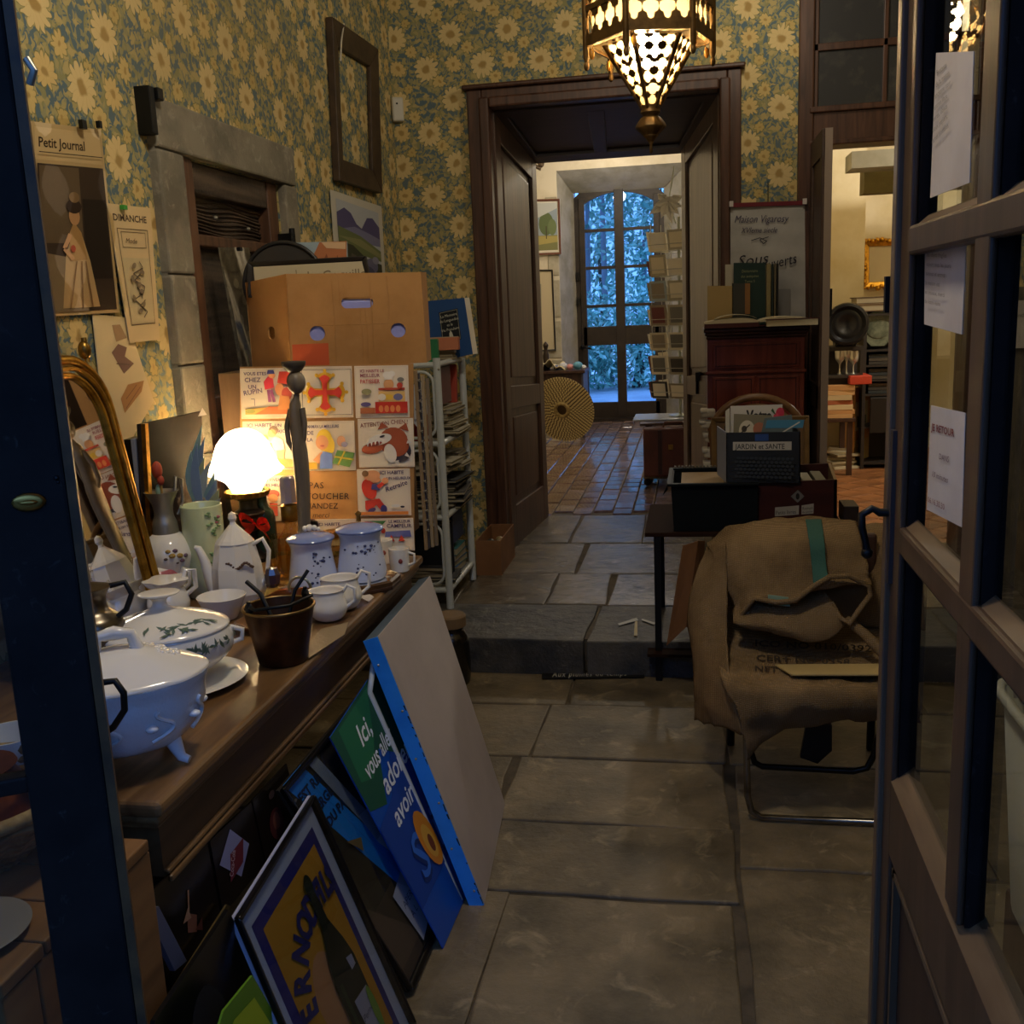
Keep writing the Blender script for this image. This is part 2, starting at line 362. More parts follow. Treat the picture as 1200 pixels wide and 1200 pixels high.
# ================================================================ THE SETTING
UF = .155; YB = 5.65; XL = -1.6; XR = 1.5; CZ = 3.45
stone_m = mat('flagstone', '#7b6c52', .5, var=[('#4f4635', 3.5, .38, .66), ('#9a8a6c', 9, .56, .74)], bump=(14, .6, .012), rand=.16)
stone2_m = mat('hall_flagstone', '#74695a', .26, var=[('#4a443b', 3.2, .38, .66), ('#93877a', 8, .58, .74)], bump=(11, .6, .012), rand=.18)
mortar_m = mat('mortar', '#5b503f', .8, var=('#2e281f', 8, .4, .7), bump=(40, .5, .006))
brick_m = mat('floor_brick', '#857066', .16, var=[('#5e463b', 6, .4, .7)], bump=(24, .35, .006), rand=.22, coat=.35)
def flag(parent, m, pts, z, t=.05, gap=.006, name='flagstone'):
    """irregular flagstone from a plan polygon"""
    c = Vector((sum(p[0] for p in pts)/len(pts), sum(p[1] for p in pts)/len(pts))); out = []
    for i, p in enumerate(pts):
        q = pts[(i+1) % len(pts)]
        for k in (0, .33, .66):
            x = p[0]+(q[0]-p[0])*k; y = p[1]+(q[1]-p[1])*k; d = c-Vector((x, y)); L_ = d.length
            x += d.x/L_*gap+rnd.uniform(-.006, .006); y += d.y/L_*gap+rnd.uniform(-.006, .006); out.append((x, y))
    dz = rnd.uniform(-.003, .003); tl = (rnd.uniform(-.004, .004), rnd.uniform(-.004, .004))
    mb = MB().slab([(x, y, z-t+dz+tl[0]*(x-c.x)+tl[1]*(y-c.y)) for x, y in out], (0, 0, t))
    return part(name, mb, m, parent, bevel=.006)
def row(parent, m, y0, y1, xs, z):
    for a, b_ in zip(xs[:-1], xs[1:]):
        j = lambda: rnd.uniform(-.012, .012)
        flag(parent, m, [(a, y0), (b_, y0), (b_+j(), y1), (a+j(), y1)], z)
# entry floor
fl = struct('floor', MB().bb(-1.9, 1.8, .5, 4.12, -.12, -.008), mortar_m)
row(fl, stone_m, 3.745, 4.085, [-1.6, -1.25, -.50, .10, .85, 1.5], 0)
row(fl, stone_m, 3.27, 3.745, [-1.6, -1.05, -.575, .11, .70, 1.5], 0)
row(fl, stone_m, 2.815, 3.27, [-1.6, -1.2, -.62, .11], 0)
row(fl, stone_m, 2.43, 2.815, [-1.6, -1.0, -.60, .12], 0)
row(fl, stone_m, 1.30, 2.43, [-1.6, -1.1, -.50, .10], 0)
row(fl, stone_m, .5, 1.30, [-1.6, -1.0, -.4, .25, .9, 1.5], 0)
row(fl, stone_m, 2.62, 3.27, [.12, .80, 1.5], 0)
row(fl, stone_m, 1.30, 2.62, [.12, .95, 1.5], 0)
# raised hall floor with its step
fu = struct('floor', MB().bb(-1.6, 1.5, 4.12, 6.72, -.1, UF-.009), mortar_m)
for a, b_ in ((-1.6, -.455), (-.455, .55), (.55, 1.5)):
    flag(fu, mat('step_stone', '#57534c', .5, var=[('#2f3135', 5, .4, .66), ('#8b8677', 12, .6, .75)], bump=(9, .9, .02), rand=.1), [(a, 4.07), (b_, 4.07), (b_+.02, 4.60), (a+.02, 4.60)], UF, t=.17, gap=.008, name='step_stone')
row(fu, stone2_m, 4.60, 5.17, [-1.6, -1.15, -.70, -.41, .05, .6, 1.5], UF)
row(fu, stone2_m, 5.17, 5.87, [-1.6, -1.1, -.62, .05, .7, 1.5], UF)
row(fu, stone2_m, 5.87, 6.70, [-1.15, -.74, -.30, .25], UF)
# far room: clay brick floor, the bricks in view one by one
fb = struct('floor', MB().bb(-2.6, 1.2, 6.70, 12.6, UF-.12, UF-.014), mortar_m)
bk = None; cnt = 0; a0 = radians(-3)
BW, BL = .137, .205
for i in range(-12, 9):
    for j in range(0, 31):
        x = -.75+i*BW; y = 6.72+BL/2+j*BL-(BL/2 if i % 2 else 0)
        if y-BL/2 < 6.66 or y > 12.5: continue
        vis = (-.002*y+.06) > x > (-.158*y-.02) and cnt < 300
        if not (x > -2.55 and x < 1.15): continue
        if vis:
            if bk is None:
                bk = part('brick', MB().bb(-BW/2+.004, BW/2-.004, -BL/2+.0055, BL/2-.0055, -.045, 0), brick_m, fb, bevel=.005, bseg=1); o = bk
            else: o = bk.copy(); COL.objects.link(o); o.parent = fb
            o.location = (x, y, UF+rnd.uniform(-.003, .003)); o.rotation_euler = (rnd.uniform(-.022, .022), rnd.uniform(-.010, .010), 0); cnt += 1
        else:
            if 'rest' not in globals(): rest = MB()
            rest.bb(x-BW/2+.004, x+BW/2-.004, y-BL/2+.004, y+BL/2-.004, UF-.045, UF-.0005)
part('brick_paving', rest, brick_m, fb, stuff=True)
# side room floor of square red tiles
fs_ = struct('floor', MB().bb(.64, 4.2, 5.65, 10.2, UF-.12, UF-.014), mortar_m)
tl_m = mat('terracotta_tile', '#96643e', .45, var=('#6b4429', 5, .4, .7), rand=.2); tile = None; rest2 = MB()
tl_r = Matrix.Rotation(radians(38), 3, 'Z')
for i in range(-14, 15):
    for j in range(-14, 15):
        p = Vector((1.9, 8.0, 0))+tl_r@Vector((i*.2, j*.2, 0))
        if not (.75 < p.x < 4.1 and 5.95 < p.y < 10.1): continue
        if .155*p.y-.2 < p.x < .2*p.y+.35 and p.y < 9.6:
            if tile is None: tile = part('tile', MB().bb(-.096, .096, -.096, .096, -.03, 0), tl_m, fs_, bevel=.004, bseg=1); o = tile
            else: o = tile.copy(); COL.objects.link(o); o.parent = fs_
            o.location = (p.x, p.y, UF+rnd.uniform(-.002, .002)); o.rotation_euler = (0, 0, radians(38))
        else: rest2.box((p.x, p.y, UF-.015), (.192, .192, .03), tl_r)
part('tile_paving', rest2, tl_m, fs_, stuff=True)
struct('floor', MB().bb(.3, .75, 5.80, 10.2, UF-.12, UF-.002).bb(.75, 1.8, 5.80, 5.96, UF-.12, UF-.002), tl_m)

wp_l = wallpaper('wallpaper_side', 'Y'); wp_b = wallpaper('wallpaper_back', 'X')
plaster = mat('cream_plaster', '#d9cfb8', .85, var=[('#c0b396', 2.5, .45, .75)], bump=(8, .3, .006))
rubble = mat('rubble_wall', '#6d6552', .85, var=[('#3f3a30', 5, .4, .65), ('#8c8064', 14, .55, .75)], bump=(12, .9, .03))
ston_fr = mat('dressed_stone', '#8d8574', .8, var=[('#6b6558', 5, .4, .66), ('#a39b89', 16, .56, .72)], bump=(60, .6, .004))
struct('wall_left', MB().bb(XL-.3, XL, .5, 3.10, 0, CZ).bb(XL-.3, XL, 3.92, YB+.2, 0, CZ).bb(XL-.3, XL, 3.10, 3.92, 2.07, CZ).bb(XL-.3, XL, 3.10, 3.92, 0, .8).bb(XL-.3, XL-.12, 3.1, 3.92, .8, 2.07), wp_l)
# back wall with two openings
B0, B1 = YB, YB+.2
struct('wall_back', MB().bb(XL-.3, -1.10, B0, B1, 0, CZ).bb(-1.10, .19, B0, B1, 2.65, CZ).bb(.19, .60, B0, B1, 0, CZ).bb(.60, 1.45, B0, B1, 3.15, CZ).bb(1.45, 1.8, B0, B1, 0, CZ), wp_b)
rw = struct('wall_right', MB().bb(XR, XR+.3, .5, YB+.2, 1.55, CZ), wp_l)
struct('wall_right', MB().bb(XR, XR+.32, .5, YB+.2, 0, 1.55), rubble)
struct('wall_front', MB().bb(-2.2, -1.34, .45, .62, 0, CZ).bb(.36, 2.2, .45, .62, 0, CZ).bb(-1.34, .36, .45, .62, 2.75, CZ), rubble)
struct('ceiling', MB().bb(-1.9, 1.8, .45, YB+.3, CZ, CZ+.15), mat('ceiling_boards', '#7d6d58', .8, grain=((3, 30, 30), '#4c3e30', .7)))
struct('wall_sky_screen', MB().bb(-9, 9, -6.2, -6, 0, 4.5), mat('screen_grey', '#4a463f', .9, bump=(6, .5, .02)))  # unseen screen added to cut the sky light at the entrance
struct('ceiling_sky_screen', MB().bb(-2.3, 2.3, -.5, .45, 2.95, 3.1), dark_wood)  # added roof slab out of view, holds back sky light
struct('wall_side_screen', MB().bb(-2.3, -2.15, -.5, .45, 0, 2.95).bb(2.15, 2.3, -.5, .45, 0, 2.95), rubble)  # side screens added out of view to block more of the sky
# outside ground in front of and behind the house
struct('floor_outside', MB().bb(-9, 9, -8, .5, -.14, -.02), mat('yard', '#5b5a55', .9, bump=(5, .6, .02)))
gnd = struct('floor_garden', MB().bb(-8, 7, 12.62, 22, -.12, .08), mat('garden_paving', '#c9ccd2', .7, var=('#a9adb4', 2, .4, .7), bump=(9, .5, .01)))

# ------------------------------------------------ stone framed shutter in the left wall
def blk(parent, y0, y1, z0, z1, nm='stone_block'): part(nm, MB().bb(XL-.14, XL+.035, y0+.002, y1-.002, z0+.002, z1-.002), ston_fr, parent, bevel=.008)
sf = struct('trim_1', MB().bb(XL-.15, XL+.02, 2.945, 3.095, .8, 2.2), ston_fr)
for z0, z1 in ((.8, 1.13), (1.13, 1.42), (1.42, 1.70), (1.70, 2.07)): blk(sf, 2.94, 3.10, z0, z1)
for z0, z1 in ((.8, 1.2), (1.2, 1.55), (1.55, 1.83), (1.83, 2.07)): blk(sf, 3.92, 4.04, z0, z1)
blk(sf, 2.94, 4.04, 2.07, 2.22, 'lintel')
old = mat('weathered_wood', '#5e4e40', .5, grain=((2, 3.5, 30), '#1e1612', 1.0), bump=(6, .6, .02))
oldv = mat('weathered_wood_upright', '#6a4934', .5, grain=((30, 30, 2.5), '#2b1a12', .8))
sh = struct('door_3', MB().bb(XL-.10, XL-.055, 3.12, 3.90, .8, 2.06), old)
part('stile', MB().bb(XL-.08, XL+.01, 3.10, 3.20, .8, 2.07), oldv, sh, bevel=.006)
part('stile', MB().bb(XL-.08, XL-.005, 3.83, 3.92, .8, 2.07), oldv, sh, bevel=.006)
part('rail', MB().bb(XL-.08, XL-.01, 3.20, 3.83, 1.97, 2.07), old, sh, bevel=.006)
part('rail', MB().bb(XL-.08, XL-.01, 3.20, 3.83, 1.80, 1.84), oldv, sh, bevel=.006)
part('rail', MB().bb(XL-.08, XL-.01, 3.20, 3.83, 1.22, 1.30), oldv, sh, bevel=.006)
mb = MB()
for k in range(9):
    z = 1.85+k*.0135; mb.tube([(XL-.052+.004*sin(k*2+t*.5), 3.2+t*.063, z+.006*sin(t*.9+k*.35)) for t in range(11)], .0045, 6)
part('grain_ridge', mb, old, sh, smooth=60)
part('hinge', MB().bb(XL-.01, XL+.05, 3.895, 3.94, 1.78, 1.88).tube([(XL+.045, 3.92, 1.76), (XL+.045, 3.92, 1.90)], .012), black_metal, sh)
part('nail', MB().ball((XL-.005, 3.36, 1.90), .008).ball((XL-.005, 3.62, 1.88), .008), pewter, sh)
part('iron_bracket', MB().bb(XL, XL+.05, 2.895, 2.925, 2.10, 2.235).bb(XL, XL+.06, 2.93, 2.96, 2.20, 2.235), black_metal, sf, bevel=.003)

# ------------------------------------------------ main doorway : casing, splayed panelled reveals and soffit
casing = mat('casing_wood', '#593b2b', .4, grain=((36, 36, 3), '#2e1b13', .8))
dr = struct('door_1', MB().bb(-1.18, -1.10, YB-.04, YB, UF, 2.705).bb(.19, .26, YB-.04, YB, UF, 2.705).bb(-1.099, .189, YB-.04, YB, 2.65, 2.705), casing, bevel=.006)
part('casing_moulding', MB().bb(-1.115, -1.06, YB-.055, YB+.06, UF, 2.665).bb(.15, .205, YB-.055, YB+.06, UF, 2.665).bb(-1.059, .149, YB-.055, YB+.06, 2.61, 2.665), casing, dr, bevel=.010)
part('cornice_bead', MB().bb(-1.20, .28, YB-.065, YB, 2.706, 2.73), casing, dr, bevel=.008)
def reveal(name, A, Bp, z0A, z0B, z1A, z1B, m, rails, inward, parent):
    """panelled lining between plan points A (front) and Bp (back)"""
    A = Vector(A+(0,)); Bp = Vector(Bp+(0,)); d = (Bp-A); n = Vector(inward+(0,)).normalized()
    zb = lambda t, k: (z0A+(z0B-z0A)*t) if k == 0 else (z1A+(z1B-z1A)*t)
    P = lambda t, f: A+d*t+Vector((0, 0, zb(t, 0)+(zb(t, 1)-zb(t, 0))*f))
    bd = part(name, MB().slab([P(0, 0), P(1, 0), P(1, 1), P(0, 1)], -n*.03), m, parent)
    mb = MB(); q = lambda t0, t1, f0, f1, tk: mb.slab([P(t0, f0), P(t1, f0), P(t1, f1), P(t0, f1)], n*tk)
    mb2 = MB()
    q(0, .12, 0, 1, .022); q(.88, 1, 0, 1, .022)
    for f0, f1 in rails: q(.12, .88, f0, f1, .021)
    part('rail', mb, m, bd, bevel=.004)
    mb = MB()
    for (a0_, a1_), (b0_, b1_) in zip(rails[:-1], rails[1:]):
        f0, f1 = a1_, b0_; mb.slab([P(.19, f0+.02), P(.81, f0+.02), P(.81, f1-.02), P(.19, f1-.02)], n*.012)
    part('raised_panel', mb, m, bd, bevel=.008)
    return bd
refl_wood = mat('door_wood_sheen', '#7a6350', .3, grain=((26, 26, 2), '#4a382c', .7))  # lighter brown than the left reveal: its shine is put into the colour
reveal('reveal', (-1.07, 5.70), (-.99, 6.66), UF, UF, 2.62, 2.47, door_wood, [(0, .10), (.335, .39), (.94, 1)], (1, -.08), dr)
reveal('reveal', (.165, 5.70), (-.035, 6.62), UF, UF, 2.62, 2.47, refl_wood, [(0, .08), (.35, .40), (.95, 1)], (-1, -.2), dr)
# soffit
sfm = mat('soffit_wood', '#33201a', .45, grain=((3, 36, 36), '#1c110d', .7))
S = lambda t, f: Vector((-1.07+(-.99+1.07)*f+(1.235-(1.235-.955)*f)*t, 5.70+.96*f, 2.62-.15*f))
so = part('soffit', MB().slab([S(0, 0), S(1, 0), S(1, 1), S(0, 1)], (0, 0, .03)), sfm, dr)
mb = MB()
for t0, t1, f0, f1 in ((0, 1, 0, .1), (0, 1, .86, 1), (0, .06, .1, .86), (.42, .5, .1, .86), (.94, 1, .1, .86)): mb.slab([S(t0, f0), S(t1, f0), S(t1, f1), S(t0, f1)], (0, 0, -.02))
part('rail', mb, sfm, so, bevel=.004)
# black edge of the half-open inner leaf
part('leaf_edge', MB().bb(-.05, -.02, 6.60, 6.66, UF, 2.48), mat('leaf_edge', '#1d1512', .5), dr, bevel=.004)
part('leaf_edge', MB().bb(-.012, .012, 6.52, 6.60, UF, 2.47), casing, dr, bevel=.004)
part('door_bolt', MB().bb(.02, .05, 6.15, 6.25, 1.08, 1.13).tube([(.03, 6.2, 1.0), (.03, 6.2, 1.08)], .01), black_metal, dr)

# ------------------------------------------------ second doorway with glazed transom
d2 = struct('door_2', MB().bb(.545, .62, YB-.04, YB+.2, UF, 3.2).bb(1.40, 1.47, YB-.04, YB+.2, UF, 3.2).bb(.62, 1.40, YB-.03, YB+.16, 2.30, 2.48), casing, bevel=.008)
part('transom_ledge', MB().bb(.60, 1.42, YB-.05, YB-.02, 2.46, 2.49).bb(.60, 1.42, YB-.045, YB-.02, 2.30, 2.325), casing, d2, bevel=.006)
mn = MB()
for x in (.62, .955, 1.30): mn.bb(x, x+.022, YB-.01, YB+.03, 2.48, 3.2)
for z in (2.76, 3.08): mn.bb(.62, 1.40, YB-.01, YB+.03, z, z+.035)
part('glazing_bar', mn, casing, d2, bevel=.003)
dustg = mat('dusty_glass', '#3a3a3b', .25, var=('#5b5850', 6, .5, .8))
for x0, x1 in ((.645, .952), (.98, 1.297)):
    for z0, z1 in ((2.49, 2.755), (2.80, 3.075)): part('pane', MB().bb(x0-.01, x1+.01, YB+.008, YB+.013, z0-.01, z1+.01), dustg, d2)
lf = struct('door_4', MB().bb(.615, .648, 5.12, 5.60, UF+.01, 2.31), brown_paint, bevel=.003)
part('rail', MB().bb(.605, .617, 5.12, 5.60, 2.19, 2.31).bb(.605, .617, 5.12, 5.60, 1.0, 1.12).bb(.605, .617, 5.12, 5.60, .17, .3).bb(.605, .617, 5.12, 5.2, .3, 2.19).bb(.605, .617, 5.52, 5.6, .3, 2.19), brown_paint, lf, bevel=.003)
part('edge_bead', MB().bb(.618, .652, 5.112, 5.122, UF+.01, 2.31), mat('edge_wood', '#8b7a6c', .35), lf)
part('door_latch', MB().bb(.645, .665, 5.13, 5.17, 1.45, 1.58), black_metal, lf)

# ------------------------------------------------ far room
struct('wall_left', MB().bb(-2.5, -2.3, 6.7, 12.6, 0, 3.7), plaster)
struct('wall_right', MB().bb(.5, .6, 6.7, 12.6, 0, 3.7), plaster)
struct('wall_front', MB().bb(-2.5, -1.02, 6.72, 6.85, 0, 3.7).bb(.0, .6, 6.72, 6.85, 0, 3.7).bb(-1.02, 0, 6.72, 6.85, 2.49, 3.7), plaster)
struct('ceiling', MB().bb(-2.5, 1.2, 6.7, 12.6, 3.7, 3.8), plaster)
YF = 11.95; YW = 12.40
eL, eR, eT = PY(652, 205, YF).x, -.02, PY(700, 197, YF).z
wL, wR = -1.368, -.308; wc = (wL+wR)/2; wz0, spring, wtop = UF, 2.80, 3.02
struct('wall_back', MB().bb(-2.5, eL, YF, YF+.1, 0, 3.7).bb(eR, 1.2, YF, YF+.1, 0, 3.7).bb(eL, eR, YF, YF+.1, eT, 3.7), plaster)
# embrasure (splayed) faces built of dressed stone
em = struct('trim_2', MB().slab([(eL, YF, 0), (wL, YW, 0), (wL, YW, 2.85), (eL, YF, eT)], (-.1, .05, 0)).slab([(eR, YF, 0), (wR, YW, 0), (wR, YW, 2.85), (eR, YF, eT)], (.1, .05, 0)).slab([(eL, YF, eT), (eR, YF, eT), (wR, YW, 2.86), (wL, YW, 2.86)], (0, .02, .25)), mat('grey_limewash', '#a5a094', .8, var=('#86826f', 4, .4, .7), bump=(14, .4, .006)))
mb = MB()
for z in (.5, .95, 1.42, 1.9, 2.35): mb.bb(eL-.12-rnd.random()*.05, eL-.002, YF-.012, YF+.01, z+.008, z+.44)
part('quoin', mb, mat('limewashed_quoin', '#b5ad9a', .85, var=('#979079', 7, .4, .7), bump=(20, .5, .006)), em, bevel=.012)
def arch(x, L=None, R=None, sp=None, top=None):
    c = (L+R)/2; hw = (R-L)/2; rise = top-sp; Rr = (hw*hw+rise*rise)/(2*rise); return top-Rr+sqrt(max(0, Rr*Rr-(x-c)**2))
frm = mat('window_frame', '#33291f', .5, var=('#221a14', 8, .4, .7))
ar = [(wL+(wR-wL)*i/16) for i in range(17)]
iL, iR = wL+.075, wR-.075
win = MB()
for a, b_ in zip(ar[:-1], ar[1:]):
    za, zb_ = arch(a, wL, wR, spring, wtop), arch(b_, wL, wR, spring, wtop)
    win.slab([(a, YW, za-.17), (b_, YW, zb_-.17), (b_, YW, zb_), (a, YW, za)], (0, .07, 0))
w1 = struct('window_1', win, frm)
part('jamb', MB().bb(wL, wL+.06, YW, YW+.07, wz0, spring), frm, w1); part('jamb', MB().bb(wR-.06, wR, YW, YW+.07, wz0, spring), frm, w1)
zr = [.42, .98+.02, 1.06, 1.49, 1.97, 2.42, 2.80]
def zpx(y): return PY(720, y, YW).z
rz_ = [zpx(470), zpx(403), zpx(387)]
bars = [zpx(360), zpx(315), zpx(270)]
st = MB().bb(iL-.02, iL+.05, YW-.02, YW+.03, wz0+.02, spring).bb(iR-.05, iR+.02, YW-.02, YW+.03, wz0+.02, spring)
part('stile', st, frm, w1, bevel=.004)
part('meeting_stile', MB().bb(wc-.055, wc+.055, YW-.03, YW+.04, wz0+.02, 2.95), frm, w1, bevel=.004)
part('bottom_rail', MB().bb(iL, iR, YW-.02, YW+.03, wz0+.02, rz_[0]-.01), frm, w1, bevel=.004)
part('lock_rail', MB().bb(iL, iR, YW-.02, YW+.03, zpx(404), zpx(382)), frm, w1, bevel=.004)
for y in (360, 315, 271):
    z = PY(720, y-2, YW).z
    for a, b_ in ((iL+.04, wc-.05), (wc+.05, iR-.04)): part('glazing_bar', MB().bb(a, b_, YW-.01, YW+.02, z-.018, z+.018), frm, w1, bevel=.003)
zz = [zpx(470), zpx(404), zpx(382), PY(720, 358, YW).z, PY(720, 313, YW).z, PY(720, 269, YW).z, 2.9]
for a, b_ in ((iL+.04, wc-.05), (wc+.05, iR-.04)):
    for z0, z1 in ((zz[0]-.02, zz[1]), (zz[2], zz[3]), (zz[3], zz[4]), (zz[4], zz[5]), (zz[5], zz[6])):
        part('pane', MB().bb(a, b_, YW+.002, YW+.006, z0, z1), clear_glass, w1)
part('handle', MB().tube([(wc-.47, YW-.03, 1.06), (wc-.47, YW-.08, 1.06), (wc-.36, YW-.09, 1.04)], .012).ball((wc-.47, YW-.03, 1.06), .03), black_metal, w1, smooth=60)
part('threshold', MB().bb(wL-.1, wR+.1, YW-.12, YW+.08, UF-.02, UF+.035), frm, w1)
part('bolt_plate', MB().box((wL+.03, YW-.02, 1.9), (.05, .03, .09)).box((wL+.03, YW-.03, 1.6), (.04, .03, .07)), black_metal, w1)
struct('wall_back', MB().bb(-2.5, wL, YW, YW+.2, 0, 3.7).bb(wR, 1.2, YW, YW+.2, 0, 3.7).bb(wL, wR, YW+.07, YW+.2, 3.0, 3.7), plaster)

# ------------------------------------------------ side room seen through the second doorway
yel = mat('cream_limewash', '#dcd0b2', .85, var=('#c9b88a', 2, .4, .7))
struct('wall_left', MB().bb(.60, .64, 6.72, 9.6, 0, 3.3).bb(.30, .40, 5.85, 6.72, 0, 3.3).bb(.4, .64, 6.72, 6.8, 0, 3.3), yel)
struct('trim_5', MB().bb(.64, PY(1012, 300, 9.0).x, 8.95, 9.6, 0, 3.3), yel)
struct('wall_back', MB().bb(.6, 4.2, 9.6, 9.8, 0, 3.3), yel)
struct('wall_right', MB().bb(4.1, 4.2, 5.85, 9.8, 0, 3.3), yel)
struct('wall_front', MB().bb(1.8, 4.2, 5.65, 5.85, 0, 3.3), yel)
struct('ceiling', MB().bb(.3, 4.2, 5.85, 9.8, 3.3, 3.4), yel)
# ================================================================ ENTRANCE DOOR LEAVES
def frame2(F0, F1):      # local axes of a leaf: along, inward normal
    d = (Vector(F1)-Vector(F0)).normalized(); return d
# left leaf, half open: only its closing stile and one glazing bar are in view
Lf = Vector((-.675, .985, 0)); ld = Vector((-.86, -.51, 0)); ln = Vector((.51, -.86, 0))   # ln = outside face normal
dl = struct('door_5', MB().slab([Lf+Vector((0, 0, z)) if k == 0 else Lf+ld*.082+Vector((0, 0, z)) for k, z in ((0, .02), (1, .02), (1, 2.7), (0, 2.7))], -ln*.03), navy, bevel=.004)
part('brown_rebate', MB().slab([Lf+ln*.002+Vector((0, 0, .02)), Lf-ld*.010+ln*.002+Vector((0, 0, .02)), Lf-ld*.010+ln*.002+Vector((0, 0, 2.7)), Lf+ln*.002+Vector((0, 0, 2.7))], -ln*.03), mat('brown_edge', '#5a3f22', .45, var=('#3a2816', 20, .4, .7)), dl)
for z0, z1 in ((1.035, 1.055), (.02, .5), (1.60, 1.62), (2.1, 2.12)):
    a = Lf+ld*.08; b_ = Lf+ld*.62; part('glazing_bar' if z1-z0 < .1 else 'bottom_panel', MB().slab([a+Vector((0, 0, z0)), b_+Vector((0, 0, z0)), b_+Vector((0, 0, z1)), a+Vector((0, 0, z1))], -ln*.025), navy, dl, bevel=.003)
a = Lf+ld*.07-ln*.014; b_ = Lf+ld*.62-ln*.014
part('pane', MB().slab([a+Vector((0, 0, .5)), b_+Vector((0, 0, .5)), b_+Vector((0, 0, 2.65)), a+Vector((0, 0, 2.65))], -ln*.003), clear_glass, dl)
a = Lf+ld*.62; b_ = Lf+ld*.70
part('hinge_stile', MB().slab([a+Vector((0, 0, .02)), b_+Vector((0, 0, .02)), b_+Vector((0, 0, 2.7)), a+Vector((0, 0, 2.7))], -ln*.03), navy, dl)
def on_leaf(x, y):      # pixel to the outside face of the left leaf
    d = ray(x, y); o = Vector((0, 0, H)); t = ((Lf-o).dot(ln))/d.dot(ln); return o+d*t
p = on_leaf(34, 588)
rot = Matrix((ld, Vector((0, 0, 1)), ln)).transposed()
part('escutcheon', MB().ball(p+ln*.002, .014, 14, 8, (1.25, .75, .35), rot).ball(p+ln*.006, .006, 10, 6, (1.6, .5, .5), rot), brass, dl, smooth=60)
p = on_leaf(33, 84)
part('lock_keep', MB().tube([p+ld*.0+Vector((0, 0, .012)), p-ld*.006+ln*.006, p+Vector((0, 0, -.012))], .004), pewter, dl, smooth=60)
part('keyhole', MB().ball(on_leaf(66, 560), .003).ball(on_leaf(68, 565), .002), black_metal, dl)

# right leaf, folded back along the depth of the room: glazed over a wooden panel
XD = .28
ye = PX(1041, 600, XD).y
zA = PX(1062, 262, XD).z; zB = PX(1052, 612, XD).z; zC = PX(1048, 915, XD).z
y1 = PX(1129, 560, XD).y; y2 = PX(1146, 560, XD).y
glz = mat('glazing_brown', '#54402f', .42, grain=((26, 26, 3), '#33251b', .7))
dR = struct('door_6', MB().bb(XD, XD+.009, ye-.085, ye, .02, 2.7), glz, bevel=.003)
part('meeting_bead', MB().bb(XD-.008, XD+.004, ye-.03, ye-.002, .02, 2.7), mat('bead_wood', '#6d5a45', .4, grain=((20, 20, 2), '#3d2e22', .6)), dR, bevel=.003)
part('navy_reveal', MB().bb(XD+.0092, XD+.032, ye-.088, ye, .02, 2.7), navy, dR)
ws = y1-y2
yy = [(y2, y1), (y2-.30, y2-.30+ws)]
part('glazing_bar', MB().bb(XD, XD+.008, y2, y1, zC, 2.6), glz, dR, bevel=.003)
part('navy_reveal', MB().bb(XD+.0082, XD+.028, y2-.002, y1, zC, 2.6), navy, dR)
y3 = y2-.26
part('glazing_bar', MB().bb(XD, XD+.008, y3-.05, y3, zC, 2.6), glz, dR, bevel=.003)
part('navy_reveal', MB().bb(XD+.0082, XD+.028, y3-.052, y3, zC, 2.6), navy, dR)
for z in (zA, zB):
    part('glazing_bar', MB().bb(XD-.001, XD+.018, .72, ye-.08, z-.042, z-.004), glz, dR, bevel=.005)
    part('bar_ledge', MB().slab([(XD+.003, .72, z-.008), (XD+.022, .72, z+.008), (XD+.022, .72, z-.01)], (0, ye-.80, 0)), mat('worn_ledge', '#7b664c', .35, grain=((20, 3, 20), '#4c3b2a', .8)), dR)
part('bottom_rail', MB().bb(XD, XD+.030, .70, ye-.08, zC-.13, zC-.01), glz, dR, bevel=.004)
part('bar_ledge', MB().slab([(XD, .72, zC-.012), (XD+.030, .72, zC+.014), (XD+.030, .72, zC-.02)], (0, ye-.80, 0)), mat('worn_ledge', '#7b664c'), dR)
part('kick_panel', MB().bb(XD+.012, XD+.026, .72, ye-.09, .10, zC-.11), mat('panel_brown', '#3f2d22', .5, grain=((26, 26, 3), '#2a1c15', .7)), dR)
part('panel_bead', MB().bb(XD+.002, XD+.014, .72, ye-.10, zC-.150, zC-.140).bb(XD+.002, XD+.014, ye-.115, ye-.105, .1, zC-.14), mat('bead_wood', '#6d5a45'), dR)
part('bottom_rail', MB().bb(XD, XD+.035, .70, ye-.08, .02, .12), glz, dR)
part('hinge_stile', MB().bb(XD, XD+.035, .62, .72, .02, 2.7), glz, dR)
part('top_rail', MB().bb(XD, XD+.035, .70, ye-.08, 2.58, 2.7), glz, dR)
for z0, z1 in ((zC, zB-.04), (zB, zA-.04), (zA, 2.6)):
    for a, b_ in ((y1-.006, ye-.078), (.71, y2+.006)):
        part('pane', MB().bb(XD+.020, XD+.0225, a, b_, z0-.01, z1+.01), clear_glass, dR)
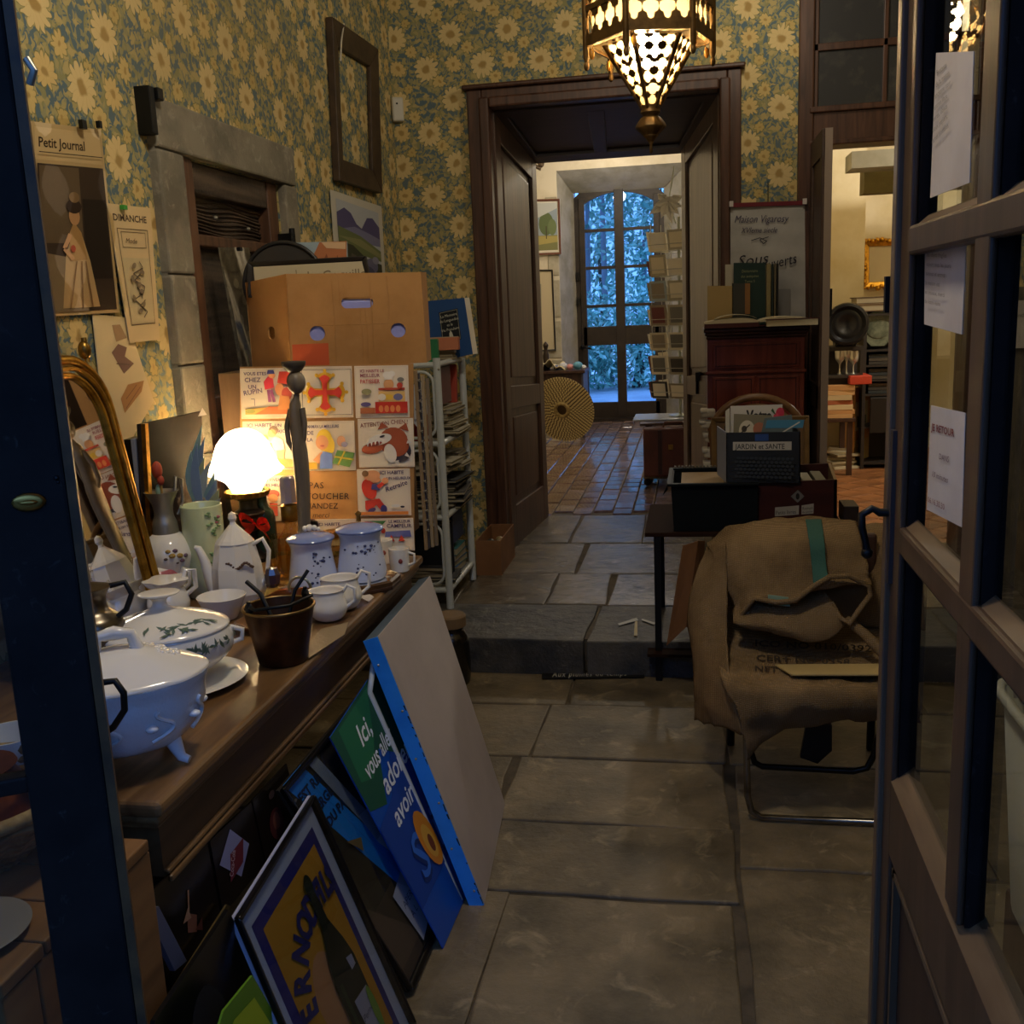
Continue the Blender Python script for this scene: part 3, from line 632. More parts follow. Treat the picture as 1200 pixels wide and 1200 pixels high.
# lever handle
hp = PX(1043, 598, XD)
pts = [hp+Vector((0, -.02, 0)), hp+Vector((-.018, -.02, .001)), PY(1022, 596, hp.y-.02), PY(1010, 603, hp.y-.02), PY(1010, 618, hp.y-.02), PY(1014, 634, hp.y-.02), PY(1016, 648, hp.y-.02)]
part('lever_handle', MB().tube(pts, [.006, .006, .0055, .0055, .0055, .005, .006], 10).ball(pts[-1], .0085), black_metal, dR, smooth=60)
part('lock_plate', MB().bb(XD-.006, XD, hp.y-.035, hp.y-.005, hp.z-.10, hp.z+.12), mat('lock_brown', '#3b3230', .5), dR)
part('latch_plate', MB().box(PX(1047, 345, XD)+Vector((-.006, 0, 0)), (.012, .012, .05)), black_metal, dR)
# notices taped to the glass
def wallsheet(name, label, cat, pts, X, items, W, Hh, m=paper, t=.001, group=None, parentless=True, nm='print'):
    q = [PX(x, y, X) for x, y in pts]                         # ll, lr, ur, ul
    root = thing(name, label, cat, tuple((q[0]+q[1])/2), group)
    sheet(root, q, t, m, 'paper')
    if items:
        U = q[1]-q[0]; V = q[3]-q[0]; printed(nm, root, q[0], U, V, W, Hh, items, UR=q[2])
    return root
XG = XD+.0188
wht = mat('white_paper', '#cfc6c0', .75, var=('#bdb2aa', 5, .4, .7))
# seen from the room side (-x): left on screen = larger y
def leafsheet(label, pts, items, W, Hh, cat='notice'):
    q = [PX(x, y, XG) for x, y in pts]; root = thing('paper_notice', label, cat, tuple((q[0]+q[1])/2))
    sheet(root, q, .0008, wht, 'paper'); printed('lettering', root, q[0], q[1]-q[0], q[3]-q[0], W, Hh, items, UR=q[2]); return root
tl = []
for k in range(8): tl.append(('text', '#8d8078', ['Merci de bien vouloir', 'ne pas toucher', 'les objets fragiles', 'ouvert tous les jours', 'sonnez et entrez', 'la maison est', 'en travaux, merci', 'de votre visite'][k], 8, 118-k*12.5, 8, {'bold': .1, 'sx': .75}))
leafsheet('typed page with rows of grey print taped high on the right glass door', [(1083, 380), (1127, 392), (1133, 262), (1084, 264)], tl, 80, 135)
leafsheet('handwritten red note reading JE RETOUR DANS, taped on the right glass door', [(1086, 597), (1127, 618), (1131, 484), (1091, 475)],
          [('text', '#7a1f2c', 'JE RETOUR', 6, 108, 13, {'sx': .85, 'bold': .25}), ('text', '#5a2b48', 'DANS', 28, 74, 11, {'sx': .8}), ('text', '#5a2b48', '10 minutes', 12, 48, 11, {'sx': .8, 'shear': .3}), ('text', '#7a2b38', '06.16.30.30', 6, 12, 11, {'sx': .8})], 80, 140)
leafsheet('long printed page with slanting lines taped at the top of the right glass door', [(1090, 232), (1136, 214), (1141, 60), (1097, 62)],
          [('text', '#8a8277', s, 6, 118-k*11, 8, {'rot': .35, 'sx': .8}) for k, s in enumerate(['Brocante', 'de la maison', 'ancienne cour', 'entree libre', 'livres, objets', 'vieux papiers', 'cartes postales'])], 80, 140)

# ================================================================ ON THE LEFT WALL
r = wallsheet('newspaper_poster', 'old newspaper page with a lady in a gown, in shiny plastic, nearest the blue post', 'poster', [(40, 372), (140, 366), (118, 152), (36, 142)], XL+.012,
  [('rect', '#cbb287', 0, 0, 100, 210), ('rect', '#d9c196', 4, 170, 96, 205), ('text', '#3a2a1e', 'Petit Journal', 8, 184, 15, {'bold': .25, 'sx': .86}), ('text', '#3a2a1e', 'Le', -14, 186, 12), ('rect', '#3f3128', 6, 4, 96, 166),
   ('rect', '#6b5a47', 8, 80, 60, 164), ('rect', '#241a15', 62, 40, 94, 130), ('poly', '#8a765c', [(8, 4), (60, 4), (64, 60), (8, 70)]),
   ('poly', '#c9a97c', [(30, 8), (74, 8), (66, 60), (58, 88), (46, 92), (36, 66)]), ('poly', '#b9925f', [(40, 60), (62, 62), (57, 92), (48, 104), (42, 92)]), ('ell', '#c99b70', 49, 110, 7, 10), ('ell', '#33231b', 49, 121, 10, 8), ('ell', '#8a6f4e', 50, 131, 7, 6),
   ('line', '#c99b70', [(42, 90), (34, 74), (44, 62)], 5), ('line', '#8e6b45', [(38, 8), (48, 60)], 1.5), ('line', '#8e6b45', [(52, 8), (54, 60)], 1.5), ('line', '#8e6b45', [(64, 8), (59, 60)], 1.5), ('ell', '#a4462e', 44, 74, 3, 4),
   ('line', '#3a2a1e', [(6, 178), (94, 178)], 1)], 100, 210)
q = [PX(x, y, XL+.02) for x, y in ((38, 372), (146, 366), (122, 142), (34, 136))]
part('plastic_sleeve', MB().grid(lambda u, v: (q[0]*(1-u)+q[1]*u)*(1-v)+(q[3]*(1-u)+q[2]*u)*v+Vector((.008*sin(u*9+v*3)+.004*sin(v*17), 0, 0)), 14, 20), glass_mat('plastic_film', '#f2eee4', .12, 2.2), r, smooth=80)
part('clip', MB().box(PX(97, 146, XL+.03), (.012, .02, .022)), black_metal, r)
part('clip', MB().box(PX(116, 146, XL+.03), (.012, .012, .018)), black_metal, r)
r = wallsheet('magazine_page', 'narrow ornamental DIMANCHE page with a flower drawing, between newspaper and stone frame', 'poster', [(152, 402), (187, 398), (176, 244), (125, 238)], XL+.015,
  [('rect', '#d8bd8c', 0, 0, 80, 190), ('text', '#4a3524', 'DIMANCHE', 6, 168, 13, {'bold': .3, 'sx': .95}), ('frame', '#6b5236', 10, 24, 70, 158, 1), ('rect', '#cbb78a', 12, 26, 68, 118), ('frame', '#7a6040', 16, 132, 64, 154, .8), ('text', '#5d4630', 'Mode', 22, 138, 10, {'shear': .3})]
  + [('line', '#5b4a37', [(24+6*sin(k*2.1)+18, 34+k*9), (30+14*cos(k*1.7)+8, 42+k*9), (40+10*sin(k*1.3), 50+k*9)], 1.6) for k in range(8)] + [('ell', '#8b7658', 34+12*sin(k*2.3), 44+k*9, 5, 3.4, k) for k in range(8)], 80, 190)
part('clip', MB().box(PX(145, 243, XL+.025), (.012, .02, .012)), mat('green_clip', '#3f9a3a', .5), r)
r = wallsheet('print_sheet', 'cream sheet with two faded costume drawings, low on the wall behind the gilt mirror', 'poster', [(128, 560), (180, 470), (148, 372), (108, 368)], XL+.008,
  [('rect', '#e0c896', 0, 0, 60, 190), ('poly', '#a9855c', [(30, 176), (44, 176), (50, 150), (32, 150)]), ('poly', '#84614f', [(22, 138), (34, 146), (46, 134), (40, 122), (50, 100), (34, 98), (28, 120)]), ('poly', '#b9834a', [(24, 70), (36, 78), (56, 56), (50, 44), (26, 46)]), ('line', '#6b5040', [(26, 120), (44, 104)], 1.2), ('line', '#7b5532', [(28, 50), (50, 54)], 1.2), ('line', '#7b5532', [(30, 62), (46, 64)], 1.2)], 60, 190)
# empty picture frame
def barframe(root, q, wd, t, m, nm='frame_bar'):
    bars_, inn, _n = frame_mb(q, wd, t)
    for b_ in bars_: part(nm, b_, m, root, bevel=.004)
    return inn
q = [PX(x, y, XL+.004) for x, y in ((390, 212), (441, 227), (436, 58), (381, 20))]
root = thing('picture_frame', 'empty brown wooden frame hung on the wallpaper high in the left corner', 'frame', tuple((q[0]+q[1])/2))
barframe(root, q, .105, .035, mat('frame_brown', '#4c3a28', .5, grain=((14, 14, 14), '#2e2117', .7)))
part('hanging_cord', MB().tube([PX(403, 28, XL+.03), PX(400, 48, XL+.05), PX(399, 72, XL+.05)], .004), mat('string', '#cfc4ae', .8), root)
# landscape poster
q = [PX(x, y, XL+.01) for x, y in ((394, 322), (452, 330), (447, 242), (387, 222))]
root = thing('landscape_poster', 'mountain landscape poster with white margin under the empty frame', 'poster', tuple((q[0]+q[1])/2))
sheet(root, q, .002, mat('poster_white', '#cfc8b8', .6), 'paper')
printed('picture', root, q[0], q[1]-q[0], q[3]-q[0], 100, 100, [('rect', '#b9bcc0', 8, 0, 92, 92), ('poly', '#57507a', [(8, 58), (8, 76), (22, 84), (34, 80), (44, 68), (54, 64), (66, 80), (78, 82), (92, 72), (92, 52)]), ('poly', '#7d7c9c', [(8, 56), (40, 64), (70, 60), (92, 56), (92, 46), (8, 46)]),
   ('poly', '#6f774b', [(8, 34), (8, 60), (50, 54), (92, 40), (92, 26)]), ('poly', '#8b8a5c', [(8, 48), (50, 50), (92, 36), (92, 30), (40, 42)]), ('poly', '#3d3f2c', [(8, 0), (8, 42), (34, 40), (60, 26), (92, 22), (92, 0)]), ('poly', '#5d5346', [(20, 0), (30, 30), (50, 24), (46, 0)]), ('ell', '#6c6a86', 70, 18, 13, 10), ('ell', '#4a4a66', 60, 8, 15, 9), ('ell', '#8c8aa0', 78, 26, 7, 5)])
# motion sensor
c = PY(465, 129, YB-.02)
root = thing('motion_sensor', 'small white motion sensor in the wallpapered corner', 'sensor', (c.x, YB, c.z-.07))
part('housing', MB().box((c.x+.005, YB-.025, c.z), (.062, .05, .125), rotz(radians(25))), mat('sensor_white', '#c9c3b4', .4), root, bevel=.01)
part('lens', MB().ball((c.x+.012, YB-.052, c.z+.028), .005), black_metal, root)

# ================================================================ THE COUNTER
CT = .80; XE = -.842
root = thing('wooden_counter', 'long old oak counter with a moulded edge along the left wall', 'counter', (-1.2, 2.1, 0))
part('top', MB().bb(XL+.02, XE, 1.36, 3.0, CT-.028, CT), oak, root, bevel=.01, bseg=3)
part('edge_moulding', MB().bb(XL+.03, XE-.012, 1.37, 2.99, CT-.045, CT-.028).bb(XL+.03, XE-.02, 1.38, 2.98, CT-.058, CT-.045), oak, root, bevel=.006)
part('apron', MB().bb(XL+.05, XE-.032, 1.40, 2.96, CT-.155, CT-.058), mat('apron_oak', '#5f452b', .5, grain=((22, 2.2, 22), '#3a2817', .8)), root)
part('lower_moulding', MB().bb(XE-.034, XE-.018, 1.40, 2.96, CT-.165, CT-.152).bb(XE-.034, XE-.022, 1.40, 2.96, CT-.150, CT-.141), oak, root, bevel=.004)
for (x, y) in ((XE-.09, 2.92), (XL+.08, 2.92), (XE-.09, 1.44), (XL+.08, 1.44)): part('leg', MB().bb(x-.03, x+.03, y-.03, y+.03, 0, CT-.10), dark_wood, root)
part('back_board', MB().bb(XL+.04, XL+.06, 1.45, 2.9, 0, CT-.1), mat('dark_board', '#1e1712', .7), root)

def kk(x, y, z=CT): p = PZ(x, y, z); return p, K(p)*1.02
def smooth_prof(pts, n=5):
    out = []
    for i in range(len(pts)-1):
        p0 = pts[max(0, i-1)]; p1 = pts[i]; p2 = pts[i+1]; p3 = pts[min(len(pts)-1, i+2)]
        for k in range(n):
            t = k/n; f = lambda a, b_, c, d: .5*((2*b_)+(-a+c)*t+(2*a-5*b_+4*c-d)*t*t+(-a+3*b_-3*c+d)*t**3)
            out.append((max(0, f(p0[0], p1[0], p2[0], p3[0])), f(p0[1], p1[1], p2[1], p3[1])))
    out.append(pts[-1]); return out
grn_print = mat('green_transfer', '#5d7163', .3)
# ---- front tureen (bluish, relief, on three feet)
c = Vector((-.975, 1.50, CT)); k = K(c)
root = thing('soup_tureen', 'bluish white footed tureen with relief scrolls, in front by the blue door post', 'tureen', tuple(c))
RZ = radians(28)
body = [(.045, .034), (.078, .038), (.102, .064), (.119, .108), (.122, .134), (.128, .152), (.130, .160)]
part('bowl', MB().lathe(smooth_prof(body), c, 48, 1.14, .86, lambda a, z: 1+.018*cos(a*8)*(1 if z < .11 else .3), RZ), mat('relief_porcelain', '#dfe3ea', .14, coat=.6, bump=(26, .55, .008)), root, smooth=50)
lid = [(.130, .161), (.125, .168), (.095, .182), (.065, .197), (.035, .207), (.0, .211)]
part('lid', MB().lathe(smooth_prof(lid), c, 48, 1.14, .86, lambda a, z: 1+.015*cos(a*8), RZ), porcelain, root, smooth=50)
for a in (-.55, .9, 2.6, 4.1):
    bx, by = .085*1.1*cos(a), .085*.86*sin(a); q = rotz(RZ)@Vector((bx, by, 0))
    part('foot', MB().tube([c+q*.92+Vector((0, 0, .05)), c+q*1.02+Vector((0, 0, .028)), c+q*1.10+Vector((0, 0, .012)), c+q*1.25+Vector((0, 0, .007))], [.017, .012, .009, .007], 10), blue_porcelain, root, smooth=60)
hz = .211; hd = rotz(RZ)@Vector((1, 0, 0))
part('lid_handle', MB().tube([c+hd*-.035+Vector((0, 0, hz-.006)), c+hd*-.028+Vector((0, 0, hz+.022)), c+hd*0+Vector((0, 0, hz+.026)), c+hd*.026+Vector((0, 0, hz+.022)), c+hd*.034+Vector((0, 0, hz-.008))], [.012, .010, .013, .010, .012], 10), porcelain, root, smooth=60)
mb = MB()
for i in range(26):
    a = rnd.uniform(0, 1.4)-.3; rr = .055+rnd.uniform(0, .035); q = rotz(RZ)@Vector((rr*1.14*cos(a), rr*.86*sin(a), 0)); mb.ball(c+q+Vector((0, 0, .224-rr*.46)), .0055, 8, 6)
part('relief_beads', mb, porcelain, root, smooth=60)
mb = MB()
for a0_ in (-1.9, -1.2, -.5, .2):
    pts = []
    for i in range(12):
        t = i/11; a = a0_+.22*sin(t*5); z = .065+.055*t; rr = .1225
        q = rotz(RZ)@Vector((rr*1.14*cos(a+t*.3), rr*.86*sin(a+t*.3), 0)); pts.append(c+q*(.90+.1*t)+Vector((0, 0, z)))
    mb.tube(pts, .0038, 6)
    q = rotz(RZ)@Vector((.116*1.14*cos(a0_), .116*.86*sin(a0_), 0)); mb.ball(c+q+Vector((0, 0, .09)), .011, 10, 6, (1, 1, .6))
part('relief_scroll', mb, blue_porcelain, root, smooth=60, stuff=True)
# ---- large tureen with green transfer
c = PZ(203, 808, CT); c = Vector((c.x-.02, c.y+.02, CT)); k = K(c)
plate = thing('serving_plate', 'white serving plate under the large green-patterned tureen', 'plate', tuple(c))
part('dish', MB().lathe([(.07, 0), (.105, .004), (.148, .014), (.15, .016), (.146, .017), (.10, .009), (.0, .008)], c, 48, 1.1, .95, None, RZ), porcelain, plate, smooth=50)
c2 = c+Vector((0, 0, .017))
root = thing('soup_tureen', 'large cream lidded tureen with green foliage pattern, standing on a plate', 'tureen', tuple(c2))
part('bowl', MB().lathe(smooth_prof([(.058, 0), (.062, .008), (.09, .022), (.122, .05), (.129, .078), (.122, .104), (.120, .108)]), c2, 52, 1.1, .9, None, RZ), porcelain, root, smooth=50)
part('lid', MB().lathe(smooth_prof([(.124, .109), (.119, .116), (.09, .131), (.05, .144), (.022, .154), (.013, .165), (.017, .176), (.036, .184), (.034, .189), (0, .190)]), c2, 52, 1.1, .9, None, RZ), porcelain, root, smooth=50)
mb = MB()
for i in range(70):
    a = -1.5+rnd.gauss(0, .45)+.3; z = rnd.choice([.085, .09, .145, .08, .15]); 
    if z < .13: rr = .1285+.001; up = Vector((0, 0, 1)); q = rotz(RZ)@Vector((rr*1.1*cos(a), rr*.9*sin(a), 0)); nn = q.normalized()
    else: rr = .113-rnd.random()*.03; z = .1165+(.124-rr)*.36; q = rotz(RZ)@Vector((rr*1.1*cos(a), rr*.9*sin(a), 0)); nn = (q.normalized()*.3+Vector((0, 0, 1))).normalized(); up = q.normalized()
    up = (up-nn*up.dot(nn)).normalized(); sd = nn.cross(up); ang = rnd.random()*6; d1 = up*cos(ang)+sd*sin(ang); d2_ = nn.cross(d1); p0 = c2+q+Vector((0, 0, z))+nn*.0025
    mb.add([p0-d1*.011, p0+d2_*.0035, p0+d1*.011, p0-d2_*.0035], [(0, 1, 2, 3)])
part('foliage_pattern', mb, grn_print, root, solid=.0006, stuff=True)
mb = MB()
for s in (-1, 1):
    q = rotz(RZ)@Vector((.14*1.1*s, 0, 0)); mb.tube([c2+q*.88+Vector((0, 0, .06)), c2+q*1.02+Vector((0, 0, .065)), c2+q*1.04+Vector((0, 0, .085)), c2+q*.88+Vector((0, 0, .095))], .006)
part('handle', mb, porcelain, root, smooth=60)
# ---- brown bucket pot with tools in it
c = Vector((-.905, 2.02, CT)); k = K(c)
root = thing('copper_bucket', 'small brown metal bucket with black rim and iron handle on the counter edge', 'bucket', tuple(c))
cop = mat('dark_copper', '#5a3a22', .4, .75, var=('#2f2118', 14, .4, .7))
part('pail', MB().lathe([(.0, .002), (.050, 0), (.054, .004), (.076, .118), (.079, .128), (.075, .128), (.052, .02), (0, .014)], c, 36), cop, root, smooth=40)
part('rim', MB().tube([c+Vector((.078*cos(a), .078*sin(a), .128)) for a in [2*pi*i/30 for i in range(30)]], .0035, 8, closed=True), mat('rim_bronze', '#8d7247', .35, .9), root, smooth=60)
for a in (1.0, 4.1):
    q = Vector((.073*cos(a), .073*sin(a), 0)); part('ear', MB().ball(c+q+Vector((0, 0, .138)), .010, 10, 8, (1, .6, 1.4)).tube([c+q+Vector((0, 0, .13)), c+q+Vector((0, 0, .155))], .005), black_metal, root, smooth=60)
part('bail_handle', MB().tube([c+Vector((.073*cos(1.0), .073*sin(1.0), .142)), c+Vector((.075, .01, .150)), c+Vector((.05, -.055, .146)), c+Vector((-.02, -.078, .142)), c+Vector((.073*cos(4.1), .073*sin(4.1), .142))], .004), black_metal, root, smooth=60)
root = thing('ladle', 'dark ladle and spoon handles standing in the brown bucket', 'ladle', tuple(c+Vector((0, 0, .016))))
part('shaft', MB().tube([c+Vector((.01, .0, .03)), c+Vector((-.05, .02, .15)), c+Vector((-.085, .03, .175))], .005), black_metal, root, smooth=60)
part('shaft', MB().tube([c+Vector((-.01, .02, .03)), c+Vector((.02, .05, .15)), c+Vector((.045, .075, .19))], .0045), black_metal, root, smooth=60)
part('bowl', MB().lathe([(0, 0), (.02, .004), (.03, .014), (.032, .016)], c+Vector((.0, .0, .03)), 20), black_metal, root, smooth=60)
# ---- black handle and pewter pitcher, partly behind the post
c = Vector((-.93, 1.27+.20, CT))
c = Vector((-1.20, 1.78, CT)); k = K(c)
root = thing('pewter_pitcher', 'squat lidded pewter pitcher with black handle, half hidden by the blue post', 'pitcher', tuple(c))
part('body', MB().lathe(smooth_prof([(.035, 0), (.04, .01), (.04, .07), (.036, .09), (.05, .12), (.060, .145), (.055, .17), (.034, .19), (.030, .215), (.040, .235), (.038, .238), (0, .250)]), c, 32), mat('dull_pewter', '#6f675c', .3, 1), root, smooth=50)
part('handle', MB().tube([c+Vector((.034, .02, .235)), c+Vector((.062, .03, .24)), c+Vector((.074, .03, .215)), c+Vector((.064, .02, .185)), c+Vector((.048, .01, .172))], .006), black_metal, root, smooth=60)
c = PY(135, 835, 1.35); 
root = thing('flat_iron', 'black iron with a curved handle against the edge of the blue post', 'iron', (c.x-.05, 1.36, CT))
part('handle', MB().tube([PY(118, 800, 1.36), PY(135, 798, 1.36), PY(145, 812, 1.36), PY(146, 832, 1.36), PY(133, 852, 1.36), PY(118, 862, 1.36)], .0055), black_metal, root, smooth=60)
part('body', MB().bb(c.x-.10, c.x-.045, 1.32, 1.40, CT, c.z+.0), black_metal, root, bevel=.01)
# ---- gilt arched mirror against the wall
Xm = -1.47
mb_y1 = PX(150, 690, -1.40).y; 
def mp(y, z): return Vector((-1.38-(z-CT)*.16, y, z))          # leaning plane
yr = 2.36; yl = 1.86; cy_ = (yr+yl)/2; rr_ = .13; ztop = 1.475
root = thing('gilt_mirror', 'tall gilt mirror with rounded top leaning on the wall beside the blue post', 'mirror', (Xm+.05, cy_, CT))
path = [mp(yr, CT+.01), mp(yr, 1.0), mp(yr, 1.2)]+[mp(yr-rr_+rr_*cos(t), ztop-rr_+rr_*sin(t)) for t in [i*pi/2/8 for i in range(9)]]+[mp(yl+rr_-rr_*sin(t), ztop-rr_+rr_*cos(t)) for t in [i*pi/2/8 for i in range(9)]]+[mp(yl, 1.0), mp(yl, CT+.01)]
def offs(path, d):
    out = []
    for p in path:
        q = Vector((p.x, cy_+(p.y-cy_)*(1-d/.25), CT+(p.z-CT)*(1-d/.68))); out.append(Vector((-1.38-(q.z-CT)*.16, q.y, q.z)))
    return out
part('gilt_moulding', MB().tube(path, .013, 10), gold, root, smooth=60); 
part('gilt_bead', MB().tube([p+Vector((.012, 0, 0)) for p in offs(path, .02)], .006, 8), gold, root, smooth=60)
part('gilt_bead', MB().tube([p+Vector((.004, 0, 0)) for p in offs(path, .036)], .008, 8), gold, root, smooth=60)
part('side_board', MB().tube([p+Vector((-.02, .006, .0)) for p in path], .014, 6), mat('mirror_side', '#8c7a50', .6), root, smooth=60)
mm = mat('mirror_glass', '#e8e8e8', .02, 1)
part('glass', MB().slab(offs(path, .035), (-.003, 0, 0)), mm, root)
part('finial', MB().ball(mp(yr-.04, ztop+.02)+Vector((.0, 0, 0)), .016, 12, 8, (1, 1, 1.5)).tube([mp(yr-.04, ztop-.01), mp(yr-.03, ztop+.05)], .007), brass, root, smooth=60)
# ---- wooden stick + leaning frames behind the jug
q = [PX(x, y, -1.5) for x, y in ((158, 690), (168, 684), (151, 588), (142, 590))]
root = tag(part('wood_batten', MB().slab(q, (-.025, 0, 0)), mat('batten', '#6a4a2c', .5, grain=((20, 20, 2), '#3a2616', .8)), bevel=.003), 'short brown wooden batten leaning beside the gilt mirror', 'batten')
q = [PX(x, y, -1.47) for x, y in ((176, 690), (245, 662), (236, 482), (165, 497))]
root = thing('leaning_picture', 'dark oil picture with a gilt side edge leaning behind the flowered jug', 'picture', tuple(q[0]))
sheet(root, q, .012, mat('dark_canvas', '#2c231d', .8, spec=.15, var=('#46382c', 4, .45, .7)), 'canvas')
part('gilt_edge', MB().slab([q[0], q[0]+(q[1]-q[0])*.05, q[3]+(q[2]-q[3])*.05, q[3]], (.012, 0, 0)), gold, root)
part('price_tag', MB().slab([PX(x, y, -1.455) for x, y in ((232, 488), (242, 486), (237, 478))], (.001, 0, 0)), wht, root)
q = [PX(x, y, -1.50) for x, y in ((172, 690), (196, 690), (180, 506), (153, 515))]
root = thing('black_case', 'black case with a grey edge leaning between mirror and dark picture', 'case', tuple(q[0]))
sheet(root, q, .02, mat('black_lacquer', '#14110f', .25), 'lid')
part('grey_edge', MB().slab([q[0], q[0]+(q[1]-q[0])*.3, q[3]+(q[2]-q[3])*.3, q[3]], (.01, 0, 0)), mat('grey_strip', '#8d92a4', .4), root)
part('clasp', MB().box(PX(176, 592, -1.48), (.01, .04, .018)).box(PX(178, 612, -1.48), (.01, .05, .018)), mat('silver', '#b9b6ae', .3, .9), root)
# ---- jug with pewter neck
c, k = kk(206, 690); c = Vector(c)
c = Vector((PY(196, 640, 2.50).x, 2.50, CT)); k = K(c)*1.0
px_ = lambda lst: smooth_prof([(a*k, b_*k) for a, b_ in lst])
root = thing('flowered_jug', 'white bellied jug with flower painting and pewter neck', 'jug', tuple(c))
part('stand', MB().lathe(px_([(14, 0), (15, 3), (12, 18), (14, 24)]), c, 28), mat('bronze_stand', '#5b5038', .4, .7), root, smooth=50)
part('belly', MB().lathe(px_([(10, 24), (22, 30), (30, 46), (31, 58), (24, 72), (13, 80)]), c, 32), porcelain, root, smooth=50)
part('neck', MB().lathe(px_([(15, 78), (14, 90), (11, 100), (12, 112), (18, 126), (19, 127), (15, 124), (8, 104), (0, 100)]), c, 32), pewter, root, smooth=50)
part('handle', MB().tube([c+Vector((9*k, 12*k, 118*k)), c+Vector((12*k, 15*k, 142*k)), c+Vector((17*k, 18*k, 138*k)), c+Vector((16*k, 18*k, 112*k)), c+Vector((12*k, 10*k, 98*k))], .004), pewter, root, smooth=60)
mb = MB()
for (dx, dz, s_, mi) in ((-12, 56, 5, 0), (-8, 62, 4, 1), (-4, 57, 5, 0), (-14, 50, 4, 1), (0, 62, 4, 0), (-18, 55, 4, 1), (3, 54, 3, 2), (-9, 48, 3, 2)):
    mb.mi = mi; a = math.asin(max(-.95, min(.95, dx/30))); zz_ = dz; rr = 30.6; d_ = (c.normalized()*-1); f_ = Vector((d_.x, d_.y, 0)).normalized(); s2 = Vector((-f_.y, f_.x, 0))
    p0 = c+(f_*cos(a)*rr-s2*(-sin(a))*-rr)*k*(1 if abs(zz_-54) < 6 else .95)+Vector((0, 0, zz_*k)); mb.ball(p0, s_*k*.8, 8, 6, (1, 1, .7))
part('painted_flowers', mb, [mat('flower_ochre', '#a98a3c', .3), mat('flower_plum', '#6d5363', .3), mat('flower_brown', '#5d4730', .3)], root)
# things standing in the jug
f = thing('paper_flower', 'orange-red flower with green leaf standing in the pewter-necked jug', 'flower', tuple(c+Vector((0, 0, 101*k))))
part('blossom', MB().ball(c+Vector((-2*k, 0, 152*k)), 6*k, 10, 8, (1, 1, 1.7)).ball(c+Vector((1*k, 0, 140*k)), 4*k, 10, 8, (1, 1, 1.5)), mat('coral', '#b0452a', .6), f, smooth=60)
part('stem', MB().tube([c+Vector((0, 0, 103*k)), c+Vector((1*k, 0, 140*k))], 1.6*k), mat('stem_ochre', '#9a7a3c', .6), f)
part('leaf', MB().ball(c+Vector((-3*k, 0, 126*k)), 4*k, 8, 6, (1, .5, 2.4)), mat('pale_leaf', '#8fae93', .6), f, smooth=60)
# ---- feathered bird figure
b0 = PY(243, 590, 2.72); k = K(b0); b0 = Vector((b0.x, 2.72, CT))
zc = PY(243, 585, 2.72).z
root = thing('feather_bird_figure', 'carved bird with long blue-green feathered tail behind the green vase', 'figurine', tuple(b0))
part('body', MB().ball((b0.x-.01, 2.72, zc-.03), .05, 14, 10, (.8, .8, 1)).lathe([(.04, 0), (.045, .02), (.03, zc-.06-CT)], b0, 18), mat('bird_grey', '#8b8274', .7, var=('#5d564c', 30, .4, .6), bump=(60, .6, .01)), root, smooth=60)
fe = [mat('feather_teal', '#93b8ba', .5), mat('feather_blue', '#8aa2c0', .5), mat('feather_green', '#b3bd93', .5), mat('feather_grey', '#b3c0be', .5)]
for i, (x0, y0_, x1, y1_, wd) in enumerate(((228, 585, 237, 498, 5), (232, 586, 240, 512, 5), (236, 588, 240, 535, 4.5), (236, 590, 247, 540, 4.5), (240, 590, 251, 552, 4), (242, 592, 254, 560, 4), (244, 594, 257, 572, 3.6), (243, 595, 259, 583, 3.2), (230, 588, 224, 528, 5), (234, 590, 231, 520, 4.5))):
    a = PY(x0, y0_, 2.71-.002*i); b_ = PY(x1, y1_, 2.70-.002*i); d = b_-a; s2 = Vector((d.z, 0, -d.x)).normalized(); bow = s2*(-4*k if i < 4 or i > 7 else 2*k); pts = []
    mb = MB(); n = 8; L1 = []; L2 = []
    for j in range(n+1):
        t = j/n; wdt = 1.7*wd*k*(sin(pi*min(1, t*.9+.12))**.8)*(1-.55*t); m_ = a+d*t+bow*sin(pi*t); L1.append(m_+s2*wdt); L2.append(m_-s2*wdt)
    for j in range(n): mb.add([L1[j], L1[j+1], L2[j+1], L2[j]], [(0, 1, 2, 3)])
    part('feather', mb, fe[i % 4], root, solid=.002)
# ---- green cylinder vase
c = PZ(246, 696, CT); k = K(c)*1.02
root = thing('green_vase', 'tall pale green cylinder vase painted with flowering sprays', 'vase', tuple(c))
gv = mat('pale_green_glaze', '#cdd8a4', .15, coat=.5, var=('#dfe6c8', 3, .4, .7))
part('vase_body', MB().lathe([(0, .001), (22*k, 0), (23*k, 2*k), (23*k, 104*k), (22*k, 105*k), (20.5*k, 103*k), (20.5*k, 10*k), (0, 8*k)], c, 36), gv, root, smooth=40)
mb = MB(); f_ = Vector((-c.x, -c.y, 0)).normalized(); s2 = Vector((-f_.y, f_.x, 0))*-1
for (dx, dz, sz, mi) in [(10+rnd.uniform(-5, 6), z, rnd.uniform(2, 3.2), 0) for z in range(34, 54, 2)]+[(11+rnd.uniform(-6, 6), z, rnd.uniform(2, 3.2), 0) for z in range(72, 100, 2)]+[(17, 92, 3, 1), (15, 86, 2.4, 1), (12, 60, 1.8, 1)]:
    mb.mi = mi; a = math.asin(max(-.97, min(.97, dx/23))); p0 = c+(f_*cos(a)-s2*-sin(a)*-1)*23.2*k+Vector((0, 0, dz*k)); p0 = c+(f_*cos(a)+s2*-sin(a))*23.0*k+Vector((0, 0, dz*k)); mb.ball(p0, sz*k, 7, 5, (1, 1, .55))
